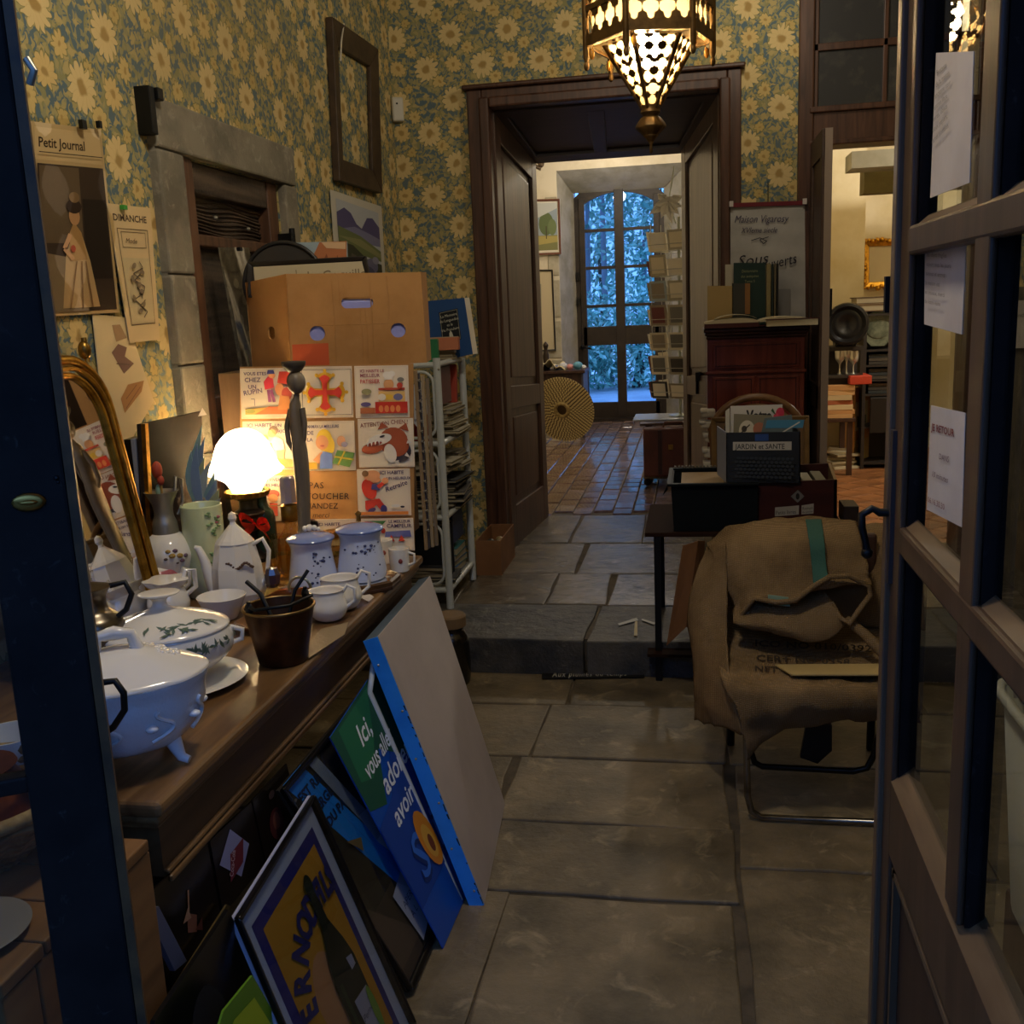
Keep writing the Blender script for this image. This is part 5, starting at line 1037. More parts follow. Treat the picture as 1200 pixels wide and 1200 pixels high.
card((418, 549, 480, 605), 'card reading ICI HABITE UN HEUREUX RETRAITE with a man in a red suit', 96, 90, [T('ICI HABITE', 42, 80, 9), T('UN HEUREUX', 54, 70, 7), T('Retraite', 52, 46, 13, rot=.35, shear=.2), ('ell', '#c9382a', 22, 52, 13, 20, .3), ('poly', '#c9382a', [(14, 30), (40, 34), (50, 20), (44, 8), (34, 22), (20, 8), (14, 14)]), ('ell', '#e0a072', 28, 78, 15, 10, .1), ('ell', '#e0a072', 34, 70, 10, 6), ('ell', '#7a5a3a', 16, 82, 6, 6), ('poly', '#4a4a8c', [(26, 52), (42, 50), (38, 62), (28, 62)]), ('line', '#c9382a', [(38, 56), (52, 66)], 7), ('ell', '#e0a072', 52, 68, 6, 6), ('ell', '#46407c', 26, 12, 8, 4, .4), ('ell', '#46407c', 48, 14, 6, 8), ('rect', '#e08a3c', 4, 3, 92, 9), ('ell', '#e6e2dc', 70, 20, 8, 3), ('ell', '#2c2836', 82, 18, 4, 2)])
card((350, 608, 419, 640), 'card reading ICI HABITE behind the gap between the floral jars', 100, 50, [T('ICI HABITE', 32, 38, 8), ('ell', '#d8b43c', 76, 30, 6, 6), ('ell', '#c9a04a', 60, 18, 8, 8)])
card((423, 607, 484, 646), 'card reading LE MEILLEUR CAMPEUR with a green tent at its top', 94, 60, [T('LE MEILLEUR', 50, 52, 7), T('CAMPEUR', 46, 43, 10), ('poly', '#3f7a3c', [(6, 56), (46, 56), (36, 46), (22, 42), (8, 48)]), ('poly', '#6a72b0', [(42, 26), (90, 26), (88, 38), (44, 36)]), ('poly', '#c9442f', [(48, 18), (54, 30), (60, 18)]), ('poly', '#c9442f', [(66, 18), (72, 30), (78, 18)]), ('ell', '#c9442f', 40, 38, 4, 5)])
# ---- big cardboard box
BZ = 1.392
rootb = thing('cardboard_box', 'large brown cardboard box with handle slot and orange square, on the rack', 'box', (-1.25, 3.25, BZ))
Cb = Vector((PY(341, 424, 3.04).x, 3.04, BZ)); Rb = Vector((PY(500, 420, 3.20).x, 3.20, BZ)); Lb = Vector((PY(297, 425, 3.22).x, 3.22, BZ)); Hb = PY(337, 322, 3.04).z-BZ
up = Vector((0, 0, 1)); topC = PY(336, 321, 3.04); topR = PY(493, 319, 3.20); topL = PY(289, 331, 3.22)
from mathutils.geometry import tessellate_polygon
def holed(q, W, Hh, holes, m, parent, t, name):
    O = q[0]; outer = [(0, 0), (W, 0), (W, Hh), (0, Hh)]
    def q2(x, y): u = x/W; v = y/Hh; return (q[0]*(1-u)+q[1]*u)*(1-v)+(q[3]*(1-u)+q[2]*u)*v
    loops = [[Vector((x, y, 0)) for x, y in outer]]+[[Vector((x, y, 0)) for x, y in h] for h in holes]
    tris = tessellate_polygon(loops); flatp = [p for l in loops for p in l]
    mb = MB().add([q2(p.x, p.y) for p in flatp], [tuple(t_) for t_ in tris]); return part(name, mb, m, parent, solid=t), q2
def rr(cx, cy, hx, hy, n=5):
    out = []; r_ = min(hx, hy)
    for (sx, sy, a0_) in ((1, 1, 0), (-1, 1, pi/2), (-1, -1, pi), (1, -1, 3*pi/2)):
        for i in range(n+1): a = a0_+i*pi/2/n; out.append((cx+sx*(hx-r_)+r_*cos(a), cy+sy*(hy-r_)+r_*sin(a)))
    return out
fo, q2 = holed([Cb, Rb, topR, topC], 160, 102, [rr(81, 70, 19, 6), rr(32, 38, 9, 8), rr(128, 38, 9, 8)], cardboard, rootb, .005, 'front')
nf_ = (Rb-Cb).cross(up).normalized()*1
if nf_.y > 0: nf_ = -nf_
O_ = q2(0, 0)+nf_*.003
part('orange_square', MB().slab([q2(2, 0)+nf_*.0028, q2(44, 0)+nf_*.0028, q2(44, 27)+nf_*.0028, q2(2, 27)+nf_*.0028], nf_*.0006), mat('orange_print', '#c4552a', .7), rootb)
mb = MB()
for x, y0, y1_ in ((52, 0, 100), (60, 66, 100), (84, 0, 62), (90, 6, 64), (97, 14, 100), (118, 50, 100), (66, 78, 92)): mb.tube([q2(x, y0)+nf_*.003, q2(x+.8, (y0+y1_)/2)+nf_*.0035, q2(x-.4, y1_)+nf_*.003], .0012, 5)
part('crease', mb, cardboard, rootb, smooth=60)
ho, q3 = holed([Lb, Cb, topC, topL], 50, 100, [rr(28, 40, 4, 7)], cardboard, rootb, .005, 'side')
Bl = Lb+Vector((.06, .2, 0)); Br = Rb+Vector((-.03, .17, 0))
part('side', MB().slab([Rb, Br, Br+up*Hb, topR], Vector((-.005, 0, 0))), cardboard, rootb)
part('back', MB().slab([Bl, Br, Br+up*Hb, Bl+up*Hb], Vector((0, .005, 0))), cardboard, rootb)
part('side', MB().slab([Lb, Bl, Bl+up*Hb, topL], Vector((-.005, 0, 0))), cardboard, rootb)
part('bottom', MB().slab([Lb+up*.002, Cb+up*.002, Rb+up*.002, Br+up*.002, Bl+up*.002], Vector((0, 0, .004))), cardboard, rootb)
ctr = (Cb+Rb+Br+Bl)/4
liner = mat('lavender_bag', '#9a9fe0', .5, bump=(20, .5, .01))
bi = -nf_; tag(part('plastic_bag', MB().slab([q2(8, 3)+bi*.006, q2(152, 3)+bi*.006, q2(152, 74)+bi*.006, q2(8, 74)+bi*.006], bi*.05), liner, bevel=.01), 'lavender bag seen through the holes of the big cardboard box', 'bag')
# things sticking out of the box
q = [PY(x, y, 3.20) for x, y in ((300, 345), (432, 338), (424, 306), (297, 313))]
root = thing('framed_print', 'framed cream print with lettering poking out of the cardboard box', 'picture', tuple(q[0]))
sheet(root, q, .01, mat('passe_cream', '#cbbd9a', .7), 'mount')
printed('lettering', root, q[0], q[1]-q[0], q[3]-q[0], 132, 32, [('text', '#8a7a5e', 'La Coquille', 62, 13, 15, {'bold': .1}), ('line', '#8a7a5e', [(38, 2), (38, 22)], 1), ('line', '#8a7a5e', [(50, 2), (50, 26)], 1)])
qo = [PY(x, y, 3.205) for x, y in ((292, 349), (438, 342), (430, 300), (291, 307))]
barframe(root, qo, .016, .012, mat('frame_black', '#2a2622', .5))
c = PY(333, 330, 3.26)
root = thing('round_tray', 'dark round tray standing behind the framed print in the box', 'tray', (c.x, c.y, BZ+.03))
mb = MB(); kk_ = K(c); disc = [Vector((c.x+50*kk_*cos(a), c.y+.02*0, c.z-.01+48*kk_*sin(a))) for a in [2*pi*i/40 for i in range(40)]]
part('disc', MB().slab(disc, (0, .01, 0)), mat('slate_tray', '#3a3734', .45), root); part('rim', MB().tube(disc, .007, 8, closed=True), mat('slate_rim', '#2b2927', .4), root, smooth=60)
q = [PY(x, y, 3.30) for x, y in ((345, 335), (408, 333), (406, 283), (345, 284))]
root = thing('painted_canvas', 'small canvas with orange rocks and pale sky behind the round tray', 'picture', tuple(q[0]))
sheet(root, q, .008, flat('#9fb0b8'), 'canvas')
printed('picture', root, q[0], q[1]-q[0], q[3]-q[0], 60, 50, [('poly', '#b9744a', [(24, 0), (58, 0), (58, 49), (28, 49), (22, 36)]), ('poly', '#8d5236', [(30, 22), (36, 36), (40, 22)]), ('poly', '#8d5236', [(44, 18), (48, 34), (52, 20)]), ('poly', '#d9b48a', [(36, 42), (57, 40), (57, 48), (30, 49)]), ('poly', '#8494a4', [(2, 24), (20, 30), (24, 26), (10, 18), (2, 16)])])
q = [PX(x, y, XL+.02) for x, y in ((470, 352), (520, 352), (512, 322), (470, 322))]
# ---- plastic sleeved print leaning on the shutter
q = [PX(x, y, -1.54) for x, y in ((282, 434), (310, 425), (292, 290), (256, 290))]
root = thing('sleeved_engraving', 'grey engraving in a clear sleeve hung on the shutter beside the box', 'print', tuple((q[0]+q[1])/2))
sheet(root, q, .002, mat('grey_print', '#77705f', .7, var=('#4e493f', 30, .4, .6)), 'paper')
printed('engraving', root, q[0], q[1]-q[0], q[3]-q[0], 50, 150, [('frame', '#554f44', 4, 4, 46, 146, .8)]+[('rect', '#5e584b', 8, 10+i*22, 42, 26+i*22) for i in range(6)]+[('ell', '#857d6b', 14+(i*13) % 24, 18+i*22, 5, 6) for i in range(6)])
qq = [v+Vector((.008, 0, 0)) for v in q]
part('sleeve', MB().grid(lambda u, v: (qq[0]*(1-u)+qq[1]*u)*(1-v)+(qq[3]*(1-u)+qq[2]*u)*v+Vector((.004*sin(u*8+v*5), 0, 0)), 10, 16), glass_mat('plastic_film'), root, smooth=80)
part('clip', MB().box(PX(281, 292, -1.53), (.012, .02, .012)), black_metal, root)

# ================================================================ WHITE METAL SHELF WITH MAGAZINES
sx0, sx1, sy0, sy1 = -1.52, -1.15, 4.52, 5.04
root = thing('metal_shelf', 'white tubular metal shelf full of magazines beside the doorway', 'shelf', ((sx0+sx1)/2, (sy0+sy1)/2, UF))
stop = 1.345
for (x, y) in ((sx1, sy0), (sx1, sy1), (sx0, sy0), (sx0, sy1)): part('post', MB().tube([(x, y, UF), (x, y, stop)], .018, 12), white_metal, root, smooth=50)
zl = [.245, .60, .95, 1.315]
for z in zl:
    part('shelf_board', MB().bb(sx0, sx1, sy0, sy1, z-.012, z+.006), mat('shelf_top', '#8f8f8a', .5), root)
    part('shelf_rail', MB().tube([(sx1, sy0, z), (sx1, sy1, z)], .014, 10), white_metal, root, smooth=50)
    part('end_rail', MB().tube([(sx0, sy0, z), (sx1, sy0, z)], .014, 10), white_metal, root, smooth=50)
for z0, z1 in zip(zl[:-1], zl[1:]):
    w_ = .055; x1_ = sx1-.02; x0_ = x1_-.17; pts = []
    for (cx_, cz_, a0_) in ((x1_-w_, z1-.03-w_, pi/2), (x1_-w_, z0+.03+w_, 0)):
        for i in range(7):
            a = a0_-i*pi/12; pts.append(Vector((cx_+w_*cos(a), sy0-.004, cz_+w_*sin(a))))
    pts = [Vector((x0_, sy0-.004, z1-.03))]+pts+[Vector((x0_, sy0-.004, z0+.03))]; part('end_loop', MB().tube(pts, .007, 8), white_metal, root, smooth=60)
part('rivet', MB().ball((sx1+.012, sy0-.014, stop-.05), .006), pewter, root)
# magazines: stacks on each shelf, page edges to the passage
mcol = ['#6d6456', '#8f8672', '#3a352f', '#57504a', '#a39a84', '#2b2a2c', '#4b4038', '#7c7768', '#262322', '#c0b8a2']
def stack(name, label0, x, y, z, n, w_, d_, tmin, tmax, cols, grp, skew=.03, rz0=0, where=''):
    ords = ['lowest', 'second', 'third', 'fourth', 'fifth', 'sixth', 'seventh', 'eighth', 'ninth', 'tenth', 'eleventh', 'twelfth']
    for i in range(n):
        t = rnd.uniform(tmin, tmax); col_ = cols[rnd.randrange(len(cols))]; R_ = rotz(rz0+rnd.uniform(-.12, .12)); cx_ = x+rnd.uniform(-skew, skew); cy2 = y+rnd.uniform(-skew, skew)*.6
        nm = ords[i] if i < n-1 else 'topmost'
        r_ = thing(name, label0.format(nm), name.split('_')[-1] if name != 'magazine' else 'magazine', (cx_, cy2, z), grp)
        part('cover', MB().box((cx_, cy2, z+.001), (w_, d_, .002), R_).box((cx_, cy2, z+t-.001), (w_, d_, .002), R_).box(Vector((cx_, cy2, z+t/2))+R_@Vector((-w_/2+.001, 0, 0)), (.002, d_, t), R_), flat(col_), r_)
        part('pages', MB().box((cx_, cy2, z+t/2), (w_*.97, d_*.97, t-.004), R_), paper_edge, r_); z += t+.0005
    return z
paper_edge = mat('page_edges', '#a59a80', .8, bump=(200, .5, .002))
xm = -1.26
stack('magazine', '{} of the loose magazines stacked on the bottom shelf of the white rack', xm-.02, 4.66, zl[0]+.008, 6, .24, .18, .012, .02, mcol, 'magazines on the white shelf')
stack('magazine', '{} magazine of the dark pile on the middle shelf of the white rack', xm, 4.82, zl[1]+.008, 10, .27, .30, .010, .018, ['#1d1b1c', '#2b2826', '#15161a', '#3a3632'], 'magazines on the white shelf')
stack('magazine', '{} magazine of the pale pile on the third shelf, below the red one', xm, 4.84, zl[2]+.008, 9, .26, .28, .012, .018, ['#7c7464', '#9b917a', '#5d5548', '#a39a84'], 'magazines on the white shelf')
def upright(name, label, x0, x1, y0, y1, z0, z1, col, tilt=0, cat='book'):
    c_ = Vector(((x0+x1)/2, (y0+y1)/2, z0)); r_ = thing(name, label, cat, tuple(c_)); R_ = rotx(tilt)
    part('cover', MB().box(Vector((c_.x, c_.y, z0+(z1-z0)/2)), (x1-x0, y1-y0, z1-z0), R_), flat(col, .5), r_, bevel=.002)
    part('pages', MB().box(Vector((c_.x, c_.y, z0+(z1-z0)/2+.002)), (x1-x0-.008, (y1-y0)*.75, z1-z0+.001), R_), paper_edge, r_)
    return r_
upright('picture_book', 'large dark red-brown album face-out on the third shelf of the white rack', -1.185, -1.165, 4.60, 4.84, zl[2]+.17, zl[2]+.345, '#5a2a2a', 0)
upright('picture_book', 'tall orange-red spine leaning at the far end of the third shelf', -1.25, -1.16, 4.93, 4.96, zl[2]+.10, zl[2]+.34, '#a03a28', -.15)
upright('picture_book', 'red book leaning inside the left end loop of the white rack', -1.33, -1.20, 4.535, 4.555, zl[2]+.01, zl[2]+.20, '#8f2a24', .08)
for i, (y, c_, s_) in enumerate(((4.60, '#15171c', 'first'), (4.64, '#1c2024', 'second'), (4.68, '#111318', 'third'))): upright('record_sleeve', 'black board upright on the lower shelf of the white rack, %s from the near post' % s_, -1.40, -1.16, y, y+.018, zl[0]+.01, zl[0]+.30, c_, 0, 'sleeve')
upright('picture_book', 'dark blue picture book with a pale figure on the lower shelf of the rack', -1.20, -1.175, 4.76, 4.98, zl[0]+.17, zl[0]+.33, '#27365c')
z = stack('book', '{} of the teal and green books lying on the lowest shelf by the rear post', -1.25, 4.90, zl[0]+.008, 4, .16, .20, .028, .036, ['#2f6a6d', '#3f7a5a', '#4a5f8a'], 'teal books on the lowest shelf', .008)
for i, (dy, n_s) in enumerate(((4.70, 'nearer'), (4.95, 'farther'))):
    stack('magazine', '{} magazine of the '+n_s+' leafed pile under the middle shelf magazines', -1.27, dy, zl[1]+.19+.0*i, 4, .25, .2, .012, .02, ['#2f2c28', '#8d8470', '#a39a84'], 'magazines on the white shelf')
stack('book', '{} book of the small pile beside the green paperback on top of the rack', -1.20, 4.90, zl[3]+.008, 3, .14, .20, .012, .02, ['#9a8a68', '#7a6a50', '#b5a888'], 'small books on the rack top', .006)
upright('book', 'orange-pink rounded booklet on top of the white rack', -1.24, -1.10, 4.76, 4.80, zl[3]+.055, zl[3]+.115, '#c27a5a')
upright('paperback', 'small green and white paperback on top of the white rack by the box', -1.235, -1.15, 4.55, 4.585, zl[3]+.01, zl[3]+.115, '#2f7a50')
q = [PY(x, y, 4.86) for x, y in ((500, 418), (553, 411), (547, 349), (497, 352))]
q = [PY(x, y, 4.86) for x, y in ((507, 425), (554, 415), (544, 349), (498, 353))]
root = thing('book', 'blue hardback standing face-out with a black title label on top of the rack', 'book', tuple((q[0]+q[1])/2))
sheet(root, q, .004, mat('blue_cloth', '#1c4a86', .55), 'cover')
part('pages', MB().slab([q[1]+Vector((-.004, .006, 0)), q[1]+Vector((.018, .03, 0)), q[2]+Vector((.018, .03, 0)), q[2]+Vector((-.004, .006, 0))], (0, .004, 0)), paper, root)
printed('title_label', root, q[0], q[1]-q[0], q[3]-q[0], 60, 80, [('rect', '#10141c', 18, 22, 46, 62), ('frame', '#9a9a8a', 19, 23, 45, 61, .6)]+[('text', '#c9c9bc', s, 32, 54-i*6, 5, {'align': 'CENTER'}) for i, s in enumerate(['La Memoire', 'du Languedoc', 'et la', 'Vie Populaire'])]+[('poly', '#c9c9bc', [(29, 25), (36, 25), (34, 33), (32, 36), (30, 33)])])
# price tag
q = [PY(x, y, 4.46) for x, y in ((491, 503), (497, 500), (501, 482), (497, 450), (489, 446), (484, 452), (485, 496))]
root = thing('price_tag', 'white handwritten price tag hanging on the end loops of the white rack', 'tag', tuple(q[0]))
part('card', MB().slab(q, (0, .002, 0)), flat('#b9bcc8'), root)
printed('price', root, PY(485, 503, 4.458), PY(502, 503, 4.458)-PY(485, 503, 4.458), PY(485, 446, 4.458)-PY(485, 503, 4.458), 17, 57, [('text', '#2a3a7a', '10', 1.5, 34, 11, {'shear': .2}), ('text', '#2a3a7a', 'l\'un', 3, 20, 7, {'rot': .5}), ('text', '#2a3a7a', 'la rev', 1.5, 9, 5, {'rot': .6})])
# ---- cardboard box on the hall floor
A = Vector((-1.10, 5.14, UF)); Bc = Vector((-1.005, 5.13, UF)); hb = .19
root = thing('cardboard_box', 'low narrow cardboard box on the stone floor against the door lining', 'box', (-1.09, 5.3, UF))
dk = mat('carton_dark', '#8a5f3c', .8, var=('#75502f', 4, .4, .7))
L0, L1, D0 = -1.145, -1.01, .42
part('front', MB().bb(L0, L1, 5.12, 5.125, UF, UF+hb), dk, root); part('back', MB().bb(L0, L1, 5.12+D0, 5.125+D0, UF, UF+hb), dk, root)
part('side', MB().bb(L1-.005, L1, 5.125, 5.12+D0, UF, UF+hb), dk, root); part('side', MB().bb(L0, L0+.005, 5.125, 5.12+D0, UF, UF+hb), dk, root); part('bottom', MB().bb(L0+.005, L1-.005, 5.125, 5.12+D0, UF, UF+.005), dk, root)
for i, (x, y, c_, nm) in enumerate(((-1.09, 5.20, '#2f4a34', 'dark green'), (-1.06, 5.25, '#7a2f2a', 'dark red'), (-1.10, 5.30, '#3c3a34', 'blackish'), (-1.06, 5.36, '#8d7a55', 'straw-coloured'))):
    tag(part('bauble', MB().ball((x, y, UF+.135), .026, 14, 10), flat(c_, .4), smooth=60), '%s small ball in the carton on the hall floor' % nm, 'ball')
tag(part('wrapping_paper', MB().grid(lambda u, v: Vector((L0+.012+u*.105, 5.135+v*.385, UF+.10+.012*sin(u*7)*cos(v*9))), 10, 16), cardboard, solid=.004, smooth=70), 'crumpled packing paper inside the carton on the hall floor', 'paper')
# ---- black pot by the step
c = PZ(534, 797, 0); c = Vector((c.x, 4.0-.05, 0)); k = K(c)
root = thing('black_churn', 'black pot with a wooden lid and white tag behind the leaning panel', 'pot', tuple(c))
part('pot', MB().lathe([(a*k, b_*k) for a, b_ in smooth_prof([(15, 0), (19, 2), (21, 20), (20, 52), (15, 64), (15, 70)])], c, 32), mat('black_enamel', '#17130f', .25, coat=.5), root, smooth=50)
part('lid', MB().lathe([(18*k, 70*k), (18*k, 82*k), (16*k, 84*k), (0, 84*k)], c, 32), mat('cork_lid', '#7a6246', .7), root, bevel=.003)
part('tag', MB().box(c+Vector((-.005, -19*k, 52*k)), (.012, .002, .09)), wht, root)

# ================================================================ LEANING UNDER THE COUNTER
def leaning(name, label, cat, q, t, m, edge=None, items=None, W=100, Hh=100, fw=0, fm=None, matw=None):
    q = [Vector(v) for v in q]; pn = (q[1]-q[2]).cross(q[3]-q[2]).normalized(); q[0] = q[0]-pn*((q[0]-q[2]).dot(pn)); root = thing(name, label, cat, tuple((q[0]+q[1])/2)); n = (q[1]-q[0]).cross(q[3]-q[0]).normalized()
    if n.x < 0: n = -n
    part('board', MB().slab(q, -n*t), m, root)
    if items: printed('print', root, q[0], q[1]-q[0], q[3]-q[0], W, Hh, items, UR=q[2])
    if fw: barframe(root, q, fw, .016, fm)
    return root, n
# white panel with blue edge
pq = [Vector((-.553, 2.356, .004)), Vector((-.598, 2.91, .004)), Vector((-.802, 2.92, .752)), Vector((-.775, 2.30, .765))]
n = (pq[1]-pq[0]).cross(pq[3]-pq[0]).normalized(); n = n if n.x > 0 else -n
root = thing('painted_board', 'large white-faced panel with bright blue nailed edge leaning on the counter', 'panel', (-.58, 2.63, 0))
wf = mat('panel_white', '#b3a9a6', .6, var=('#a59b98', 3, .4, .7))
blu = mat('blue_edge_paint', '#3ba4ff', .45, var=('#2a8ff0', 7, .45, .7))
core = [p-n*.003 for p in pq]
part('board', MB().slab(core, -n*.034), mat('slate_side', '#4c5b68', .5, var=('#39444e', 6, .4, .7)), root)
part('white_face', MB().slab(pq, -n*.0028), wf, root)
ed = (pq[0]-pq[1]).normalized(); e0, e1 = pq[0], pq[3]
part('blue_edge', MB().slab([e0-n*.001, e1-n*.001, e1-n*.040, e0-n*.040], ed*.0025), blu, root)
mb = MB()
for i in range(6): p = e0.lerp(e1, .06+i*.17)-n*(.012+.014*(i % 2))+ed*.003; mb.ball(p, .0035, 8, 6)
part('nail', mb, pewter, root)
mb = MB()
for i in range(22): t0 = rnd.random()*.8; p = e0.lerp(e1, t0)+ed*.0026; p2 = e0.lerp(e1, t0+rnd.uniform(.005, .03))+ed*.0026; mb.add([p-n*.001, p2-n*.001, p2-n*rnd.uniform(.003, .006), p-n*rnd.uniform(.002, .005)], [(0, 1, 2, 3)])
part('paint_chip', mb, mat('chip_dark', '#20242c', .7), root, stuff=True)
# white wire frame behind the panel
pts = [Vector((-.62, 2.36, .01)), Vector((-.805, 2.29, .62)), Vector((-.80, 2.32, .68)), Vector((-.81, 2.38, .70)), Vector((-.81, 2.6, .70)), Vector((-.62, 2.66, .01))]
tag(part('wire_stand', MB().tube(pts, .008, 10), white_metal, smooth=60), 'white bent metal tube frame behind the blue-edged panel', 'frame')
# fruit drink sign
lit = [('poly', '#12503c', [(0, 150), (100, 150), (100, 108), (70, 96), (40, 118), (20, 92), (0, 100)]), ('poly', '#1a6a48', [(10, 148), (60, 148), (40, 124), (20, 110), (6, 116)]), ('poly', '#0f3f9a', [(0, 88), (30, 92), (50, 110), (78, 92), (100, 100), (100, 30), (0, 30)]),
  ('text', '#dfe8f4', 'Ici,', 24, 128, 17, {'bold': .25, 'shear': .25}), ('text', '#dfe8f4', 'vous allez', 14, 112, 15, {'bold': .2, 'shear': .25, 'sx': .8}), ('text', '#dfe8f4', 'adorer', 24, 95, 18, {'bold': .25, 'shear': .25}), ('text', '#dfe8f4', 'avoir', 18, 76, 17, {'bold': .25, 'shear': .25}),
  ('text', '#0b2a6a', 'Soif', 16, 36, 38, {'bold': 1.2, 'shear': .1, 'sx': 1.0}), ('text', '#2f6ad0', 'Soif', 17, 38, 38, {'bold': .3, 'shear': .1}), ('ell', '#d98a1e', 44, 52, 11, 20, .15), ('ell', '#e0a83a', 44, 50, 7, 12, .15), ('ell', '#7a3a10', 45, 48, 3.4, 6),
  ('ell', '#b8402a', 70, 18, 14, 12), ('ell', '#7d9a2e', 80, 20, 13, 12, .3), ('ell', '#c9c46a', 80, 20, 8.5, 8, .3), ('ell', '#2d2a12', 80, 20, 4.5, 4.5), ('poly', '#2f7a3a', [(60, 26), (66, 36), (68, 26)]), ('poly', '#6a2a1c', [(74, 56), (90, 60), (98, 110), (84, 104)]), ('ell', '#4a8a3a', 88, 66, 7, 7)]
sq = [Vector((-.612, 2.16, .006)), Vector((-.605, 2.56, .006)), Vector((-.815, 2.46, .66)), Vector((-.815, 2.03, .615))]
root, n = leaning('advert_sign', 'blue and green drink sign with fruit, reading Ici vous allez adorer', 'sign', sq, .003, flat('#1550b4', .35), items=lit, W=100, Hh=150)
# framed posters under glass, with blue text strip
gq = [Vector((-.672, 1.98, .008)), Vector((-.655, 2.46, .008)), Vector((-.845, 2.34, .60)), Vector((-.845, 1.80, .60))]
its = [('rect', '#3b3228', 0, 0, 100, 130), ('poly', '#4a3f32', [(0, 60), (40, 50), (60, 10), (0, 10)]), ('poly', '#1d90ff', [(4, 130), (18, 130), (52, 34), (46, 30)]), ('poly', '#1d90ff', [(18, 130), (22, 130), (54, 50), (52, 34)]), ('text', '#14305c', 'EST RES', 8, 116, 7, {'bold': .3}), ('text', '#14305c', 'BERGER', 12, 106, 7, {'bold': .3}), ('text', '#14305c', 'DU PAS', 16, 96, 7, {'bold': .3}),
  ('poly', '#8d97b0', [(26, 130), (34, 130), (64, 40), (56, 36)]), ('poly', '#aab4cc', [(40, 86), (50, 84), (64, 54), (56, 44), (44, 66)]), ('text', '#14305c', 'BERG', 56, 40, 9, {'bold': .3}), ('text', '#14305c', 'BLANC', 60, 30, 9, {'bold': .3}), ('poly', '#7d8aa8', [(54, 42), (78, 36), (96, 6), (66, 10)]), ('poly', '#8f98ac', [(30, 40), (50, 44), (62, 12), (34, 6)]), ('text', '#3c445a', 'APERITIF', 34, 28, 6), ('text', '#3c445a', 'A L EAU', 36, 20, 6), ('line', '#3b3228', [(58, 12), (64, 42)], 1.4), ('poly', '#6b5a3a', [(20, 84), (32, 78), (28, 72)])]
root, n = leaning('poster_frame', 'black framed glazed advert with a bright blue lettered strip, behind the drink sign', 'frame', gq, .006, flat('#2a241c', .4), items=its, W=100, Hh=130, fw=.016, fm=mat('frame_ink', '#0d0d10', .3))
off = n*.010; part('glass', MB().slab([p+off for p in gq], n*.002), clear_glass, root)
# Pernod poster
pq2 = [Vector((-.632, 1.47, .006)), Vector((-.622, 1.885, .006)), Vector((-.803, 1.861, .560)), Vector((-.803, 1.478, .520))]
its = [('rect', '#b9bbd2', 0, 0, 100, 145), ('rect', '#2e2a78', 10, 8, 89, 133), ('rect', '#c98a26', 17, 15, 84, 126), ('ell', '#c98a5c', 46, 66, 14, 22), ('poly', '#c98a26', [(19, 16), (81, 16), (81, 34), (19, 34)])]
for ch, x, y, r_ in (('P', 27, 60, 1.45), ('E', 26, 73, 1.3), ('R', 28.5, 85, 1.0), ('N', 36, 95.5, .65), ('O', 45.5, 102, .35), ('D', 55.5, 104.5, .1), ('F', 68, 106, -.02), ('I', 73, 106, -.04), ('L', 78, 105.5, -.06), ('S', 84, 105, -.08)):
    z_ = 21 if ch not in 'FILS' else 19; its.append(('text', '#26246a', ch, x-4*cos(r_)+5*sin(r_), y-5*cos(r_)-4*sin(r_), z_, {'bold': .9, 'rot': r_, 'sx': .75}))
its += [('poly', '#1c2018', [(59, 116), (65, 116), (66, 94), (72, 78), (75, 66), (75, 16), (50, 16), (49, 66), (52, 80), (58, 94)]), ('ell', '#252b20', 62, 116, 4, 6), ('poly', '#33402a', [(52, 64), (55, 64), (55, 20), (52, 20)]), ('poly', '#a9a2b4', [(58, 50), (73, 48), (74, 26), (60, 24)]), ('text', '#2e2a50', 'Pernod', 59, 36, 5, {'shear': .2}), ('poly', '#a9a2b4', [(66, 70), (72, 68), (72, 62), (67, 62)]), ('ell', '#b9c06a', 30, 26, 6, 10), ('ell', '#7d9a3c', 72, 34, 3, 14)]
root, n = leaning('poster_frame', 'black framed yellow and purple poster with a dark bottle, nearest under the counter', 'frame', pq2, .006, flat('#b9bbd2'), items=its, W=100, Hh=145, fw=.014, fm=mat('frame_ink', '#0d0d10', .3))
part('glass', MB().slab([p+n*.010 for p in pq2], n*.002), clear_glass, root)
# darker frames behind
dq = [Vector((-.80, 1.30, .08)), Vector((-.80, 1.80, .08)), Vector((-.880, 1.86, .66)), Vector((-.880, 1.24, .66))]
bt = [('rect', '#120d0b', 0, 0, 100, 100)]
def bottlecap(x, y, s): return [('ell', '#3a1a14', x, y, 9*s, 12*s), ('ell', '#7a5a4a', x-2*s, y+14*s, 4*s, 3*s), ('poly', '#6a2a1c', [(x-6*s, y+4*s), (x+6*s, y+4*s), (x+3*s, y-10*s), (x-3*s, y-10*s)])]
q = [PX(x, y, -.842) for x, y in ((178, 1098), (262, 1070), (300, 935), (165, 1060))]
def px_sheet(name, label, cat, pts, X, items, W, Hh, m, t=.004, fw=0, fm=None):
    q = [PX(x, y, X) for x, y in pts]; r_ = thing(name, label, cat, tuple((q[0]+q[1])/2)); sheet(r_, q, t, m, 'board')
    if items: printed('print', r_, q[0], q[1]-q[0], q[3]-q[0], W, Hh, items, UR=q[2])
    if fw: barframe(r_, q, fw, .01, fm)
    return r_
dkp = mat('dark_picture', '#15100d', .25, var=('#241a14', 5, .4, .7)); ink = mat('frame_ink', '#0d0d10', .3)
